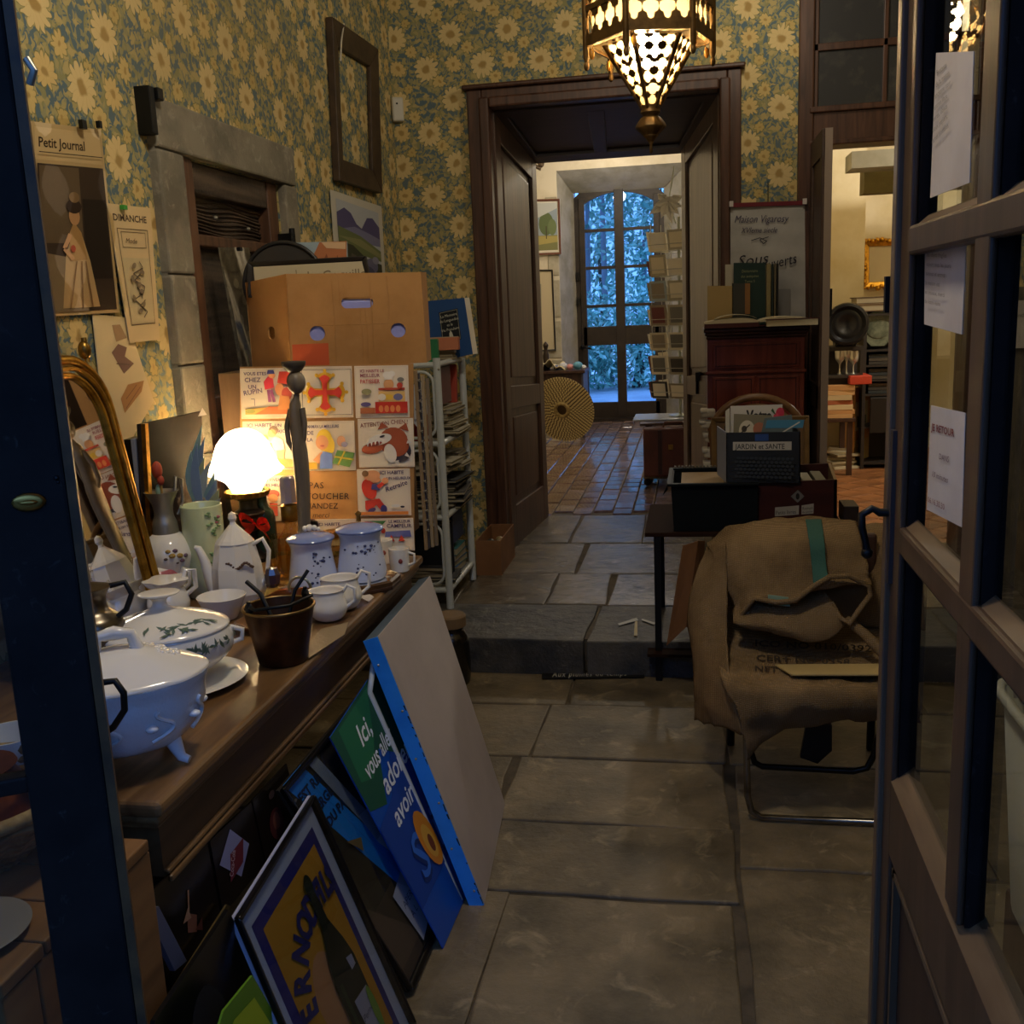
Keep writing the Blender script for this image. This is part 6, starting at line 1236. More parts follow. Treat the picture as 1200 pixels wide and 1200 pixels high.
px_sheet('dark_picture', 'dark picture of a spilled glass, leftmost in the row under the counter', 'picture', [(205, 1190), (262, 1072), (255, 975), (166, 1055)], -.865, [('poly', '#7a4a34', [(40, 40), (52, 30), (56, 44), (44, 56)]), ('poly', '#a37a5c', [(36, 52), (48, 48), (46, 60)]), ('line', '#a37a5c', [(46, 56), (50, 74)], 2), ('poly', '#4a1c14', [(50, 34), (60, 24), (62, 36)])], 100, 100, dkp)
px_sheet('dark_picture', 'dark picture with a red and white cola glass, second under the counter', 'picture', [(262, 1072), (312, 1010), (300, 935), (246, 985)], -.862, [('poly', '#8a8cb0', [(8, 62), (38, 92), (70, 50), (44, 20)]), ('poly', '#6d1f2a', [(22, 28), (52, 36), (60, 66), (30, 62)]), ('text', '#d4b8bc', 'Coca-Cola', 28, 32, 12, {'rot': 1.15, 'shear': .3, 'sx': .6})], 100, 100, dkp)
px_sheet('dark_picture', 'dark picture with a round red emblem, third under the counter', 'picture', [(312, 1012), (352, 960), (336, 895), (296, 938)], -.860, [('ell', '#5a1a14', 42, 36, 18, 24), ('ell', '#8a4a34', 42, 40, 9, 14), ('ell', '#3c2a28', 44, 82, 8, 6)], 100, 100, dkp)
# gold lines between them
tag(part('gilt_strip', MB().slab([PX(x, y, -.850) for x, y in ((182, 1192), (186, 1194), (270, 1062), (266, 1060))], (-.004, 0, 0)), mat('dull_gilt', '#6b5a34', .4, .6)), 'thin dull gilt strip edging the black board under the counter', 'strip')
tag(part('grey_strip', MB().slab([PX(x, y, -.846) for x, y in ((205, 1138), (219, 1126), (186, 1062), (172, 1068))], (-.01, 0, 0)), mat('slat_grey', '#55596b', .5)), 'grey slat leaning beneath the counter next to the blue post', 'slat')
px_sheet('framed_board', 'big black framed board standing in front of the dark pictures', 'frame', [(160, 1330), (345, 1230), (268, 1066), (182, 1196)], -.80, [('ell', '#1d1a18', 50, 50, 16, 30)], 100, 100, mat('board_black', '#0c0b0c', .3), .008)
px_sheet('green_poster', 'yellow-green poster corner between the black board and the framed bottle poster', 'poster', [(240, 1260), (345, 1230), (296, 1143), (262, 1185)], -.745, [('poly', '#a8b820', [(10, 10), (90, 10), (80, 80), (30, 70)])], 100, 100, flat('#5f8a1e', .4))

# ================================================================ LEFT, BEHIND THE GLAZED LEAF
root = thing('wooden_crate', 'low wooden crate with planked side behind the blue door leaf', 'crate', (-1.1, 1.15, 0))
cw = mat('crate_wood', '#8a6238', .55, grain=((20, 3, 20), '#5b3d20', .7)); CTP = .765
for i in range(4): part('plank', MB().bb(-1.30, -.84, .965+i*.088, 1.05+i*.088, CTP-.02, CTP), cw, root, bevel=.003)
for i in range(5): part('plank', MB().bb(-.86, -.842, .965+i*.071, 1.033+i*.071, .03, CTP-.022), cw, root, bevel=.003)
for i in range(5): part('plank', MB().bb(-1.30+i*.091, -1.212+i*.089, .962, .975, .03, CTP-.022), cw, root, bevel=.003)
part('post', MB().bb(-.875, -.86, .98, 1.0, 0, CTP-.02), cw, root); part('post', MB().bb(-1.29, -1.27, 1.28, 1.30, 0, CTP-.02), cw, root); part('post', MB().bb(-.875, -.86, 1.28, 1.30, 0, CTP-.02), cw, root); part('post', MB().bb(-1.29, -1.27, .98, 1.0, 0, CTP-.02), cw, root)
wk = mat('wicker', '#a98a58', .7, var=('#7d6238', 30, .4, .6))
bc = Vector((-1.085, 1.235, CTP))
root = thing('wicker_basket', 'shallow wicker basket behind the glass of the blue door leaf', 'basket', tuple(bc))
for i in range(7):
    r_ = .085+.012*i; z = CTP+.010+.013*i; part('woven_ring', MB().tube([bc+Vector((r_*cos(a), r_*sin(a), z-CTP+.003*(1 if j % 2 else -1))) for j, a in enumerate([2*pi*j/36 for j in range(36)])], .0065, 6, closed=True), wk, root, smooth=60)
mb = MB()
for j in range(28): a = 2*pi*j/28; mb.tube([bc+Vector((.08*cos(a), .08*sin(a), .004)), bc+Vector((.16*cos(a), .16*sin(a), .10))], .003, 5)
part('stake', mb, wk, root); part('base', MB().lathe([(0, 0), (.082, 0), (.082, .006), (0, .006)], bc, 28), wk, root)
part('rim', MB().tube([bc+Vector((.162*cos(a), .162*sin(a), .105)) for a in [2*pi*j/36 for j in range(36)]], .011, 8, closed=True), wk, root, smooth=60)
cpc = bc+Vector((-.0, .02, .012))
root = thing('copper_pot', 'hammered copper bowl lying in the wicker basket', 'pot', tuple(cpc))
part('pot', MB().lathe(smooth_prof([(.03, 0), (.07, .02), (.085, .06), (.07, .10), (.06, .115), (.066, .125)]), cpc, 36, fn=lambda a, z: 1+.012*sin(a*9)*sin(z*140)), mat('copper', '#b06a3a'), root, smooth=60)
pc = Vector((-.945, 1.045, CTP))
tag(part('grey_plate', MB().lathe([(0, .004), (.04, 0), (.075, .012), (.078, .014), (.072, .015), (.04, .006), (0, .007)], pc, 40), mat('plate_grey', '#7c766c', .35), smooth=50), 'small grey plate on the crate behind the blue door leaf', 'plate')
cc = PY(4, 818, 1.42); cc = Vector((cc.x, 1.42, CT))
root = thing('milk_cup', 'white cup with dark motif at the far left edge behind the door glass', 'cup', tuple(cc))
part('cup', MB().lathe([(0, .002), (.04, 0), (.05, .03), (.055, .085), (.052, .085), (.045, .03), (0, .01)], cc, 28), porcelain, root, smooth=50); part('handle', MB().tube([cc+Vector((.05, -.01, .07)), cc+Vector((.075, -.015, .06)), cc+Vector((.07, -.015, .035)), cc+Vector((.047, -.01, .03))], .005), porcelain, root, smooth=60)
# ================================================================ LANTERN
LX, LY = PY(763, 178, 3.3).x, 3.3
lz = lambda y: PY(763, y, LY).z
kL = K(Vector((LX, LY, 2.2)))
root = thing('moorish_lantern', 'hexagonal pierced brass lantern hanging lit above the hall doorway', 'lantern', (LX, LY, lz(178)))
lb = mat('lantern_brass', '#6e5430', .45, .8, var=('#46351f', 20, .4, .7))
R1 = 74*kL; zt1 = lz(5); zt0 = lz(52)
ang = radians(12)
hexp = lambda r_, z, i, a_=0: Vector((LX+r_*cos(ang+i*pi/3+a_), LY+r_*sin(ang+i*pi/3+a_), z))
lat = glass_mat('amber_glass', '#f3d79a', .2, .6)
def pierced(name, A0, B0, A1, B1, cols_, rows_, t, hole=.36):
    """pierced metal plate between 4 corners, quatrefoil holes in a grid"""
    mb = MB(); W = cols_; Hh = rows_
    def P(u, v): return (A0*(1-u)+B0*u)*(1-v)+(A1*(1-u)+B1*u)*v
    for i in range(cols_):
        for j in range(rows_):
            cx_, cy_ = (i+.5), (j+.5); outer = [(i, j), (i+.5, j), (i+1, j), (i+1, j+.5), (i+1, j+1), (i+.5, j+1), (i, j+1), (i, j+.5)]
            inner = []
            for k in range(16): a = -3*pi/4+k*pi/8; r_ = hole*(.72+.38*abs(cos(2*a))); inner.append((cx_+r_*cos(a), cy_+r_*sin(a)))
            op = []
            for k in range(16): a = -3*pi/4+k*pi/8; m_ = max(abs(cos(a)), abs(sin(a))); op.append((cx_+.5*cos(a)/m_, cy_+.5*sin(a)/m_))
            vs = [P(x/W, y/Hh) for x, y in op]+[P(x/W, y/Hh) for x, y in inner]
            mb.add(vs, [(k, (k+1) % 16, 16+(k+1) % 16, 16+k) for k in range(16)])
    return mb
for i in range(6):
    a, b_ = hexp(R1, zt0, i), hexp(R1, zt0, i+1); c_, d_ = hexp(R1, zt1, i), hexp(R1, zt1, i+1)
    fr_ = MB()
    h_ = zt1-zt0
    for f0, f1, rr_ in ((0, .26, 1.02), (.86, 1.0, 1.02)):
        fr_.slab([a.lerp(c_, f0), b_.lerp(d_, f0), b_.lerp(d_, f1), a.lerp(c_, f1)], (hexp(R1, 0, i, pi/6)-Vector((LX, LY, 0))).normalized()*.006)
    part('band', fr_, lb, root)
    pp = part('pierced_panel', pierced('p', a.lerp(c_, .26), b_.lerp(d_, .26), a.lerp(c_, .86), b_.lerp(d_, .86), 4, 1, .002, .46), lb, root, solid=.003)
    part('post', MB().tube([hexp(R1, zt0-.05, i), hexp(R1, zt0-.03, i), hexp(R1, zt1+.35, i)], [.004, .010, .010], 8).ball(hexp(R1, zt0-.055, i), .009, 8, 6, (1, 1, 1.6)), lb, root, smooth=50)
    # upper pierced gallery with fringe
    e_, f_ = hexp(R1*.97, zt1+.03, i), hexp(R1*.97, zt1+.03, i+1); part('pierced_panel', pierced('p', e_, f_, e_+Vector((0, 0, .30)), f_+Vector((0, 0, .30)), 5, 4, .002, .46), lb, root, solid=.003)
    mb = MB(); 
    for k in range(5): p = e_.lerp(f_, (k+.5)/5); mb.slab([p+(f_-e_)*.09, p-(f_-e_)*.09, p-(f_-e_)*.05+Vector((0, 0, -.018)), p+Vector((0, 0, -.028)), p+(f_-e_)*.05+Vector((0, 0, -.018))], (0, 0, .0)) if False else mb.add([p+(f_-e_)*.09+Vector((0, 0, .005)), p-(f_-e_)*.09+Vector((0, 0, .005)), p-(f_-e_)*.06+Vector((0, 0, -.015)), p+Vector((0, 0, -.028)), p+(f_-e_)*.06+Vector((0, 0, -.015))], [(0, 1, 2, 3, 4)])
    part('fringe', mb, lb, root, solid=.003)
    # lower cone of six ribs and pierced gores
    zc1 = lz(50); zc0 = lz(126); r1 = 52*kL; r0 = 9*kL
    g0, g1, g2, g3 = hexp(r0, zc0, i), hexp(r0, zc0, i+1), hexp(r1, zc1, i), hexp(r1, zc1, i+1)
    rowsn = 6
    mb = MB()
    for j in range(rowsn):
        v0, v1_ = j/rowsn, (j+1)/rowsn; nc = [1, 1, 2, 2, 3, 3][j]
        sub_ = pierced('p', g0.lerp(g2, v0), g1.lerp(g3, v0), g0.lerp(g2, v1_), g1.lerp(g3, v1_), nc, 1, .002, .46); mb.add(sub_.v, sub_.f)
    part('pierced_gore', mb, lb, root, solid=.003)
    part('rib', MB().tube([hexp(r0, zc0-.005, i), hexp(r0+(r1-r0)*.5, (zc0+zc1)/2-.004, i), hexp(r1*1.03, zc1+.002, i), hexp(r1*1.16, zc1+.010, i)], [.006, .0075, .008, .004], 8), lb, root, smooth=50)
    part('crest', MB().ball(hexp(r1*1.0, zc1+.006, i, pi/6), .012, 8, 6, (1, 1, 1.2)).ball(hexp(r1*1.05, zc1+.002, i, pi/10), .008, 8, 6).ball(hexp(r1*1.05, zc1+.002, i, pi/4.2), .008, 8, 6), lb, root, smooth=50)
    part('pendant', MB().ball(hexp(r1*1.32, zc1-.03, i, .1), .009, 8, 6, (1, 1, 1.8)).tube([hexp(r1*1.3, zc1-.015, i, .1), hexp(r1*1.28, zt0, i, .1)], .0015, 5), mat('amber_bead', '#c98a30', .2, trans=.4), root, smooth=50)
lin_m = bpy.data.materials.new('lantern_liner'); lin_m.use_nodes = True; nt = lin_m.node_tree; N_ = nt.nodes; N_.remove(N_['Principled BSDF'])
t1 = N_.new('ShaderNodeBsdfTransparent'); t2 = N_.new('ShaderNodeBsdfTranslucent'); t2.inputs[0].default_value = (1, .80, .45, 1); t3 = N_.new('ShaderNodeMixShader'); t3.inputs[0].default_value = .4
nt.links.new(t1.outputs[0], t3.inputs[1]); nt.links.new(t2.outputs[0], t3.inputs[2]); nt.links.new(t3.outputs[0], N_['Material Output'].inputs[0])
part('glass_liner', MB().lathe([(r0*.8, zc0), (r1*.93, zc1-.004), (R1*.90, zt0), (R1*.90, zt1+.28)], (LX, LY, 0), 6, rz=ang), lin_m, root)
part('collar', MB().lathe([(r0*1.0, lz(136)), (r0*1.35, lz(132)), (r0*1.2, lz(128)), (r0*1.3, lz(124))], (LX, LY, 0), 20), lb, root, smooth=50)
part('knob', MB().lathe(smooth_prof([(3*kL, lz(166)), (8*kL, lz(160)), (9*kL, lz(158)), (16*kL, lz(151)), (17*kL, lz(147)), (12*kL, lz(139)), (8*kL, lz(136))]), (LX, LY, 0), 32, fn=lambda a, z: 1+.05*cos(a*10)), lb, root, smooth=50)
part('spike', MB().lathe([(0, lz(181)), (2.2*kL, lz(178)), (1.6*kL, lz(170)), (4*kL, lz(163)), (2*kL, lz(160))], (LX, LY, 0), 14), lb, root, smooth=50)
bulb = lz(58)
part('bulb', MB().ball((LX-.01, LY, bulb+.01), .048, 16, 12, (1, 1, 1.3)), mat('lantern_bulb', '#fff2d8', .3, emit=('#ffe2ac', 60)), root, smooth=60)
part('chain', MB().tube([(LX, LY, zt1+.33), (LX, LY, CZ)], .006), lb, root)
part('roof', MB().lathe([(R1, zt1+.34), (R1*.4, zt1+.50), (.01, zt1+.56)], (LX, LY, 0), 6, rz=ang), lb, root, solid=.003)
ll_ = [o for o in bpy.data.objects if o.name == 'lantern_light'][0]; ll_.location = (LX-.01, LY, bulb+.01); ll_.data.shadow_soft_size = .04

# ================================================================ RIGHT SIDE : CABINET WITH BOOKS, BANNER
mahog = mat('mahogany', '#77382a', .33, grain=((26, 26, 2.5), '#4e2016', .7), coat=.2)
mah_d = mat('mahogany_dark', '#3a1a12', .35, grain=((26, 3, 26), '#200d08', .7))
cx0, cx1, cyf, cyb = PY(829, 430, 5.18).x, PY(943, 430, 5.18).x, 5.18, 5.60
czt = PY(890, 383, 5.14).z
root = thing('writing_cabinet', 'small reddish mahogany cabinet with moulded top, between doorway and banner', 'cabinet', ((cx0+cx1)/2, 5.39, UF))
part('body', MB().bb(cx0, cx1, cyf, cyb, UF, czt-.05), mahog, root, bevel=.004)
part('top', MB().bb(cx0-.018, cx1+.02, cyf-.035, cyb, czt-.022, czt), mah_d, root, bevel=.006)
part('cornice', MB().bb(cx0-.012, cx1+.014, cyf-.025, cyb, czt-.038, czt-.022).bb(cx0-.006, cx1+.007, cyf-.014, cyb, czt-.055, czt-.038), mah_d, root, bevel=.006)
zsp = PY(880, 436, 5.18).z
for (a0_, a1_, z0, z1) in ((cx0+.025, cx1-.025, zsp+.02, czt-.075), (cx0+.025, (cx0+cx1)/2-.005, zsp-.45, zsp-.02), ((cx0+cx1)/2+.005, cx1-.025, zsp-.45, zsp-.02)):
    part('door_panel', MB().bb(a0_, a1_, cyf-.008, cyf, z0, z1), mahog, root, bevel=.004)
    part('inlay', MB().bb(a0_+.015, a1_-.015, cyf-.010, cyf-.007, z0+.012, z0+.016).bb(a0_+.015, a1_-.015, cyf-.010, cyf-.007, z1-.016, z1-.012).bb(a0_+.015, a0_+.019, cyf-.010, cyf-.007, z0+.012, z1-.012).bb(a1_-.019, a1_-.015, cyf-.010, cyf-.007, z0+.012, z1-.012), mah_d, root)
part('waist_bead', MB().bb(cx0-.008, cx1+.008, cyf-.012, cyf, zsp-.008, zsp+.008), mahog, root, bevel=.004)
# open book
bz = czt+.001
root = thing('open_book', 'large open book lying on top of the mahogany cabinet', 'book', ((cx0+cx1)/2, 5.25, bz))
bxL, bxM, bxR = PY(823, 380, 5.16).x, PY(889, 380, 5.16).x, PY(955, 380, 5.16).x
part('cover', MB().bb(bxL+.01, bxM, 5.13, 5.36, bz, bz+.022).bb(bxM, bxR-.01, 5.13, 5.36, bz+.002, bz+.006), mat('book_red', '#4a1f1c', .5), root)
pgm = mat('open_pages', '#cfc3a4', .75, bump=(120, .3, .001))
def page(x0, x1, h, name='page_block'):
    mb = MB(); n = 14; vs = []
    prof = [(x0+(x1-x0)*i/n, h(i/n)) for i in range(n+1)]
    mb.slab([(x, 5.135, bz+.022) for x in (x0, x1)]+[(x, 5.135, z) for x, z in prof[::-1]], (0, .215, 0)); return part(name, mb, pgm, root)
page(bxL+.012, bxM-.002, lambda t: bz+.030+.020*sin(pi*min(1, t*1.02))**.6*(.5+.5*t))
page(bxM+.002, bxR-.02, lambda t: bz+.028+.020*sin(pi*min(1, (1-t)*1.02))**.6*(1-.35*t))
part('turning_leaf', MB().grid(lambda u, v: Vector((bxL+.06+u*(bxM-bxL-.07), 5.14+v*.20, bz+.042+.020*sin(pi*u)**.7)), 12, 2), pgm, root, solid=.001, smooth=70)
root = thing('book', 'closed book with thick cream pages lying under the right side of the open book', 'book', (bxR-.06, 5.2, bz))
for o in [o for o in root.children]: pass
part('page_block', MB().bb(PY(898, 385, 5.12).x, PY(958, 385, 5.12).x, 5.10, 5.129, bz+.0, bz+.030), pgm, root)
part('cover', MB().bb(PY(897, 385, 5.12).x, PY(959, 385, 5.12).x, 5.095, 5.129, bz+.030, bz+.034), mat('book_red', '#4a1f1c'), root)
# books standing on the cabinet
def fbook(name, label, x0, y0, x1, y1, Y, col, th=.03, W=60, Hh=100, items=None, pages=True):
    q = [PY(x0, y1, Y), PY(x1, y1, Y), PY(x1, y0, Y), PY(x0, y0, Y)]; q[0].z = q[1].z = bz
    r_ = thing(name, label, 'book', tuple((q[0]+q[1])/2)); part('cover', MB().slab([p for p in q], (0, .003, 0)).slab([p+Vector((0, th, 0)) for p in q], (0, .003, 0)), flat(col, .5), r_)
    part('page_block', MB().slab([q[0]+Vector((.003, .003, .002)), q[1]+Vector((-.003, .003, .002)), q[2]+Vector((-.003, .003, -.003)), q[3]+Vector((.003, .003, -.003))], (0, th-.003, 0)), paper_edge, r_)
    if items: printed('lettering', r_, q[0], q[1]-q[0], q[3]-q[0], W, Hh, items)
    return r_
fbook('book', 'tall dark green hardback with gold lettering standing on the cabinet', 860, 308, 897, 372, 5.42, '#17322c', .03, 60, 100, [('text', '#8a8c6a', s, 30, 84-i*8, 6, {'align': 'CENTER'}) for i, s in enumerate(['Dictionnaire', 'des antiquites', 'Tome II'])])
for i, (x0, x1, c_, nm) in enumerate(((898, 903, '#8a7d55', 'marbled olive'), (904, 906, '#1d2a26', 'thin dark green'), (907, 909, '#6d6248', 'thin tan'), (910, 912, '#1f1d1b', 'thin black'))):
    a = PY(x0, 372, 5.42); b_ = PY(x1, 372, 5.42); t_ = PY(x0, 309, 5.42)
    r_ = thing('book', '%s book spine standing right of the tall green hardback' % nm, 'book', ((a.x+b_.x)/2, 5.45, bz)); part('spine', MB().bb(a.x, b_.x, 5.42, 5.44, bz, t_.z), flat(c_, .5), r_); part('pages', MB().bb(a.x+.002, b_.x-.002, 5.44, 5.57, bz, t_.z-.004), paper_edge, r_)
r_ = fbook('book', 'small marbled book with tan spine in front of the green hardback', 858, 332, 878, 368, 5.38, '#3b3a34', .02)
part('spine', MB().slab([PY(x, y, 5.378) for x, y in ((873, 368), (879, 368), (879, 332), (873, 332))], (0, -.004, 0)), flat('#8a6238'), r_)
fbook('book', 'plain buff pamphlet standing at the left end of the cabinet top', 829, 335, 859, 370, 5.38, '#a98f5c', .012)
fbook('book', 'pale cream book standing behind the buff pamphlet', 850, 310, 862, 372, 5.47, '#b9b19a', .02)
# banner
q = [PY(x, y, 5.61) for x, y in ((856, 382), (944, 382), (943, 237), (856, 240))]
root = thing('fabric_banner', 'white handwritten paper banner reading Sous, hung from a dark red bar', 'banner', tuple((q[0]+q[1])/2))
bm_ = mat('banner_paper', '#b9b5ae', .8, var=('#a6a29b', 4, .4, .7))
part('sheet', MB().grid(lambda u, v: (q[0]*(1-u)+q[1]*u)*(1-v)+(q[3]*(1-u)+q[2]*u)*v+Vector((0, -.004-.003*sin(u*22)*(1-v)-.002*sin(v*31+u*4), 0)), 24, 28), bm_, root, smooth=80)
part('red_bar', MB().slab([PY(x, y, 5.595) for x, y in ((855, 243), (945, 240), (945, 235), (855, 238))], (0, .012, 0)), mat('bar_red', '#6a1520', .5), root)
part('bar_end', MB().box(PY(857, 239, 5.59), (.02, .014, .028)), wht, root); part('bar_end', MB().box(PY(943, 236, 5.59), (.02, .014, .028)), wht, root)
off = Vector((0, -.010, 0))
printed('lettering', root, q[0]+off, q[1]-q[0], q[3]-q[0], 88, 143, [('text', '#3a3350', 'Maison Vigarosy', 4, 122, 12, {'shear': .35, 'sx': .78}), ('text', '#3a3350', 'XVIeme siecle', 12, 110, 9, {'shear': .35, 'sx': .8}), ('line', '#2a2634', [(24, 101), (34, 104), (42, 100), (38, 97), (34, 102), (44, 105)], .9), ('text', '#26222c', 'Sous', 8, 70, 19, {'shear': .3, 'rot': .12}), ('text', '#26222c', 'les couverts', 12, 60, 17, {'shear': .3, 'rot': .22, 'sx': .8}), ('rect', '#8f8b86', 56, 8, 70, 44)])
part('nail', MB().tube([PY(900, 212, 5.63), PY(900, 237, 5.60)], .002), black_metal, root)
# ---- trestle table and boxes on it
TZ = .636
tl0, tl1, tf, tb = -.195, .60, 4.02, 4.62
root = thing('side_table', 'small dark table with thin black legs under the boxes', 'table', ((tl0+tl1)/2, 4.3, 0))
part('top', MB().bb(tl0, tl1, tf, tb, TZ-.018, TZ), mat('table_dark', '#2a1b14', .8, spec=.05), root, bevel=.003)
for (x, y) in ((-.145, 4.04), (.55, 4.04)): part('leg', MB().bb(x-.013, x+.013, y-.013, y+.013, 0, TZ-.018), black_metal, root)
for (x, y) in ((-.145, 4.58), (.55, 4.58)): part('leg', MB().bb(x-.013, x+.013, y-.013, y+.013, UF, TZ-.018), black_metal, root)
part('brace', MB().bb(-.19, -.0, 3.98, 4.06, .12, .132), mat('table_dark', '#2a1b14'), root)
blk_pl = mat('black_plastic', '#0c1114', .6, spec=.15)
a = PY(783, 600, 4.03); b_ = PY(888, 600, 4.03); zc_ = PY(800, 568, 4.03).z
root = thing('plastic_crate', 'black plastic crate with ribbed rim on the left of the side table', 'crate', ((a.x+b_.x)/2, 4.2, TZ))
w0 = a.x+.012; w1_ = b_.x
part('front', MB().slab([(w0+.01, 4.04, TZ+.002), (w1_, 4.04, TZ+.002), (w1_, 4.03, zc_), (w0, 4.03, zc_)], (0, .006, 0)), blk_pl, root)
part('back', MB().slab([(w0+.01, 4.40, TZ+.002), (w1_, 4.40, TZ+.002), (w1_, 4.41, zc_), (w0, 4.41, zc_)], (0, .006, 0)), blk_pl, root)
part('side', MB().slab([(w0+.012, 4.045, TZ+.002), (w0+.012, 4.40, TZ+.002), (w0+.002, 4.41, zc_), (w0+.002, 4.035, zc_)], (.006, 0, 0)), blk_pl, root)
part('side', MB().bb(w1_-.006, w1_, 4.046, 4.40, TZ+.002, zc_), blk_pl, root); part('bottom', MB().bb(w0+.02, w1_-.006, 4.046, 4.40, TZ+.001, TZ+.006), blk_pl, root)
mb = MB()
mb.bb(w0-.014, w1_+.004, 4.012, 4.036, zc_-.004, zc_+.006).bb(w0-.014, w1_+.004, 4.405, 4.43, zc_-.004, zc_+.006).bb(w0-.014, w0+.004, 4.036, 4.405, zc_-.004, zc_+.006)
part('rim', mb, blk_pl, root, bevel=.002)
mb = MB()
for i in range(22): mb.box((w0+.012+i*(w1_-w0)/22, 4.42, zc_+.010), (.008, .016, .008))
part('rim_teeth', mb, mat('teeth', '#5d5a50', .6), root, stuff=True)
part('lug', MB().slab([(w0-.014, 4.02, zc_), (w0-.035, 4.03, zc_-.045), (w0-.012, 4.03, zc_-.02)], (0, .02, 0)), blk_pl, root)
tag(part('folder', MB().bb(w0+.04, w1_-.03, 4.06, 4.38, zc_-.03, zc_-.008), mat('folder_tan', '#8a7250', .7)), 'pale folder lying in the black plastic crate', 'folder')
# box of magazines
mz = zc_+.008
YBX = 4.045
mz = PY(890, 565, YBX).z
q = [PY(851, 566, YBX), PY(938, 566, YBX), PY(938, 506, YBX), PY(851, 507, YBX)]
root = thing('magazine_box', 'dark grey box labelled JARDIN et SANTE holding magazines, topmost on the table', 'box', (q[0].lerp(q[1], .5).x, 4.15, q[0].z))
gbx = mat('box_charcoal', '#1d2127', .5, var=('#15181d', 6, .4, .7)); up_ = q[3]-q[0]; dd = Vector((0, .22, 0))
part('front', MB().slab(q, (0, .004, 0)), gbx, root)
q[0].z = q[0].z
part('side', MB().slab([q[1], q[1]+dd, q[2]+dd, q[2]], (-.004, 0, 0)), gbx, root); part('back', MB().slab([p+dd for p in q], (0, -.004, 0)), gbx, root)
part('side', MB().slab([q[0], q[0]+dd+Vector((-.03, 0, 0)), q[3]+dd+Vector((-.03, 0, 0)), q[3]], (.004, 0, 0)), mat('box_side_white', '#8d93a5', .6), root)
part('bottom', MB().slab([q[0]+Vector((.0, .004, .001)), q[1]+Vector((-.004, .004, .001)), q[1]+dd+Vector((-.004, -.004, .001)), q[0]+dd+Vector((0, -.004, .001))], (0, 0, .004)), gbx, root)
printed('box_label', root, q[0], q[1]-q[0], q[3]-q[0], 88, 60, [('rect', '#a9a59c', 8, 39, 77, 49), ('text', '#2c2c30', 'JARDIN et SANTE', 11, 40.5, 8.6, {'sx': .88, 'bold': .1}), ('rect', '#22407a', 34, 50, 50, 58)]+[('ell', '#2c323a', 12+i*5.2+(j % 2)*2.6, 8+j*4.4, 2.2, 1.8) for i in range(13) for j in range(6)])
def fmag(name, label, pts, Y, col, items, W=60, Hh=60):
    q = [PY(x, y, Y) for x, y in pts]; r_ = thing(name, label, 'magazine', tuple((q[0]+q[1])/2)); part('cover', MB().slab(q, (0, .004, 0)), flat(col, .5), r_)
    if items: printed('cover_print', r_, q[0], q[1]-q[0], q[3]-q[0], W, Hh, items)
    return r_
fmag('magazine', 'white garden magazine with the word Votre and a red bloom, tallest in the charcoal box', [(853, 560), (917, 560), (917, 474), (856, 476)], 4.16, '#c3beb4', [('text', '#26262a', 'Votre', 18, 48, 12, {'bold': .5, 'sx': .95}), ('rect', '#26262a', 4, 51, 16, 53), ('rect', '#8a8f66', 2, 2, 58, 34), ('ell', '#b8304a', 54, 54, 4.5, 4.5), ('ell', '#c9405a', 50, 51, 3, 3), ('poly', '#3a5a34', [(44, 56), (50, 52), (46, 58)])])
fmag('magazine', 'magazine with a tiger photograph in the charcoal box', [(858, 560), (905, 560), (905, 487), (860, 485)], 4.12, '#7d7660', [('ell', '#c9bfa8', 20, 44, 12, 10), ('ell', '#4a4034', 16, 46, 4, 3), ('ell', '#a86a50', 38, 46, 9, 6), ('ell', '#d8d0bc', 28, 36, 9, 6), ('line', '#3a342c', [(8, 40), (24, 50)], 1.2), ('line', '#3a342c', [(10, 34), (26, 42)], 1.2)])
fmag('magazine', 'blue-topped magazine leaning at the right inside the charcoal box', [(880, 560), (930, 560), (928, 486), (896, 490)], 4.10, '#5d6a6a', [('rect', '#3f7a9a', 4, 50, 56, 58), ('ell', '#8a9a6a', 30, 34, 16, 10), ('line', '#c9c4b4', [(14, 38), (50, 56)], 1.5)])
fmag('magazine', 'thin white magazine edge at the left inside the charcoal box', [(851, 560), (856, 560), (855, 478), (850, 482)], 4.14, '#b9b4a4', None)
# wooden box with labels
q = [PY(884, 613, 4.06), PY(981, 613, 4.06), PY(981, 562, 4.06), PY(885, 566, 4.06)]; q[0].z = q[1].z = TZ+.001
root = thing('wooden_box', 'dark red wooden box with diamond keyhole and two paper labels, right side of table', 'box', (q[0].lerp(q[1], .5).x, 4.2, TZ))
wb = mat('box_red_wood', '#3a1813', .4, grain=((4, 26, 26), '#220d0a', .6)); dd = Vector((.03, .42, 0))
part('front', MB().slab(q, (0, .012, 0)), wb, root); part('side', MB().slab([q[1], q[1]+dd, q[2]+dd+Vector((0, 0, .0)), q[2]], (-.012, 0, 0)), mat('box_edge_tan', '#7a6042', .5), root); part('side', MB().slab([q[0], q[0]+dd, q[3]+dd, q[3]], (.012, 0, 0)), wb, root); part('back', MB().slab([p+dd for p in q], (0, -.012, 0)), wb, root)
part('bottom', MB().slab([q[0]+Vector((.012, .012, 0)), q[1]+Vector((-.012, .012, 0)), q[1]+dd+Vector((-.012, -.012, 0)), q[0]+dd+Vector((.012, -.012, 0))], (0, 0, .006)), wb, root)
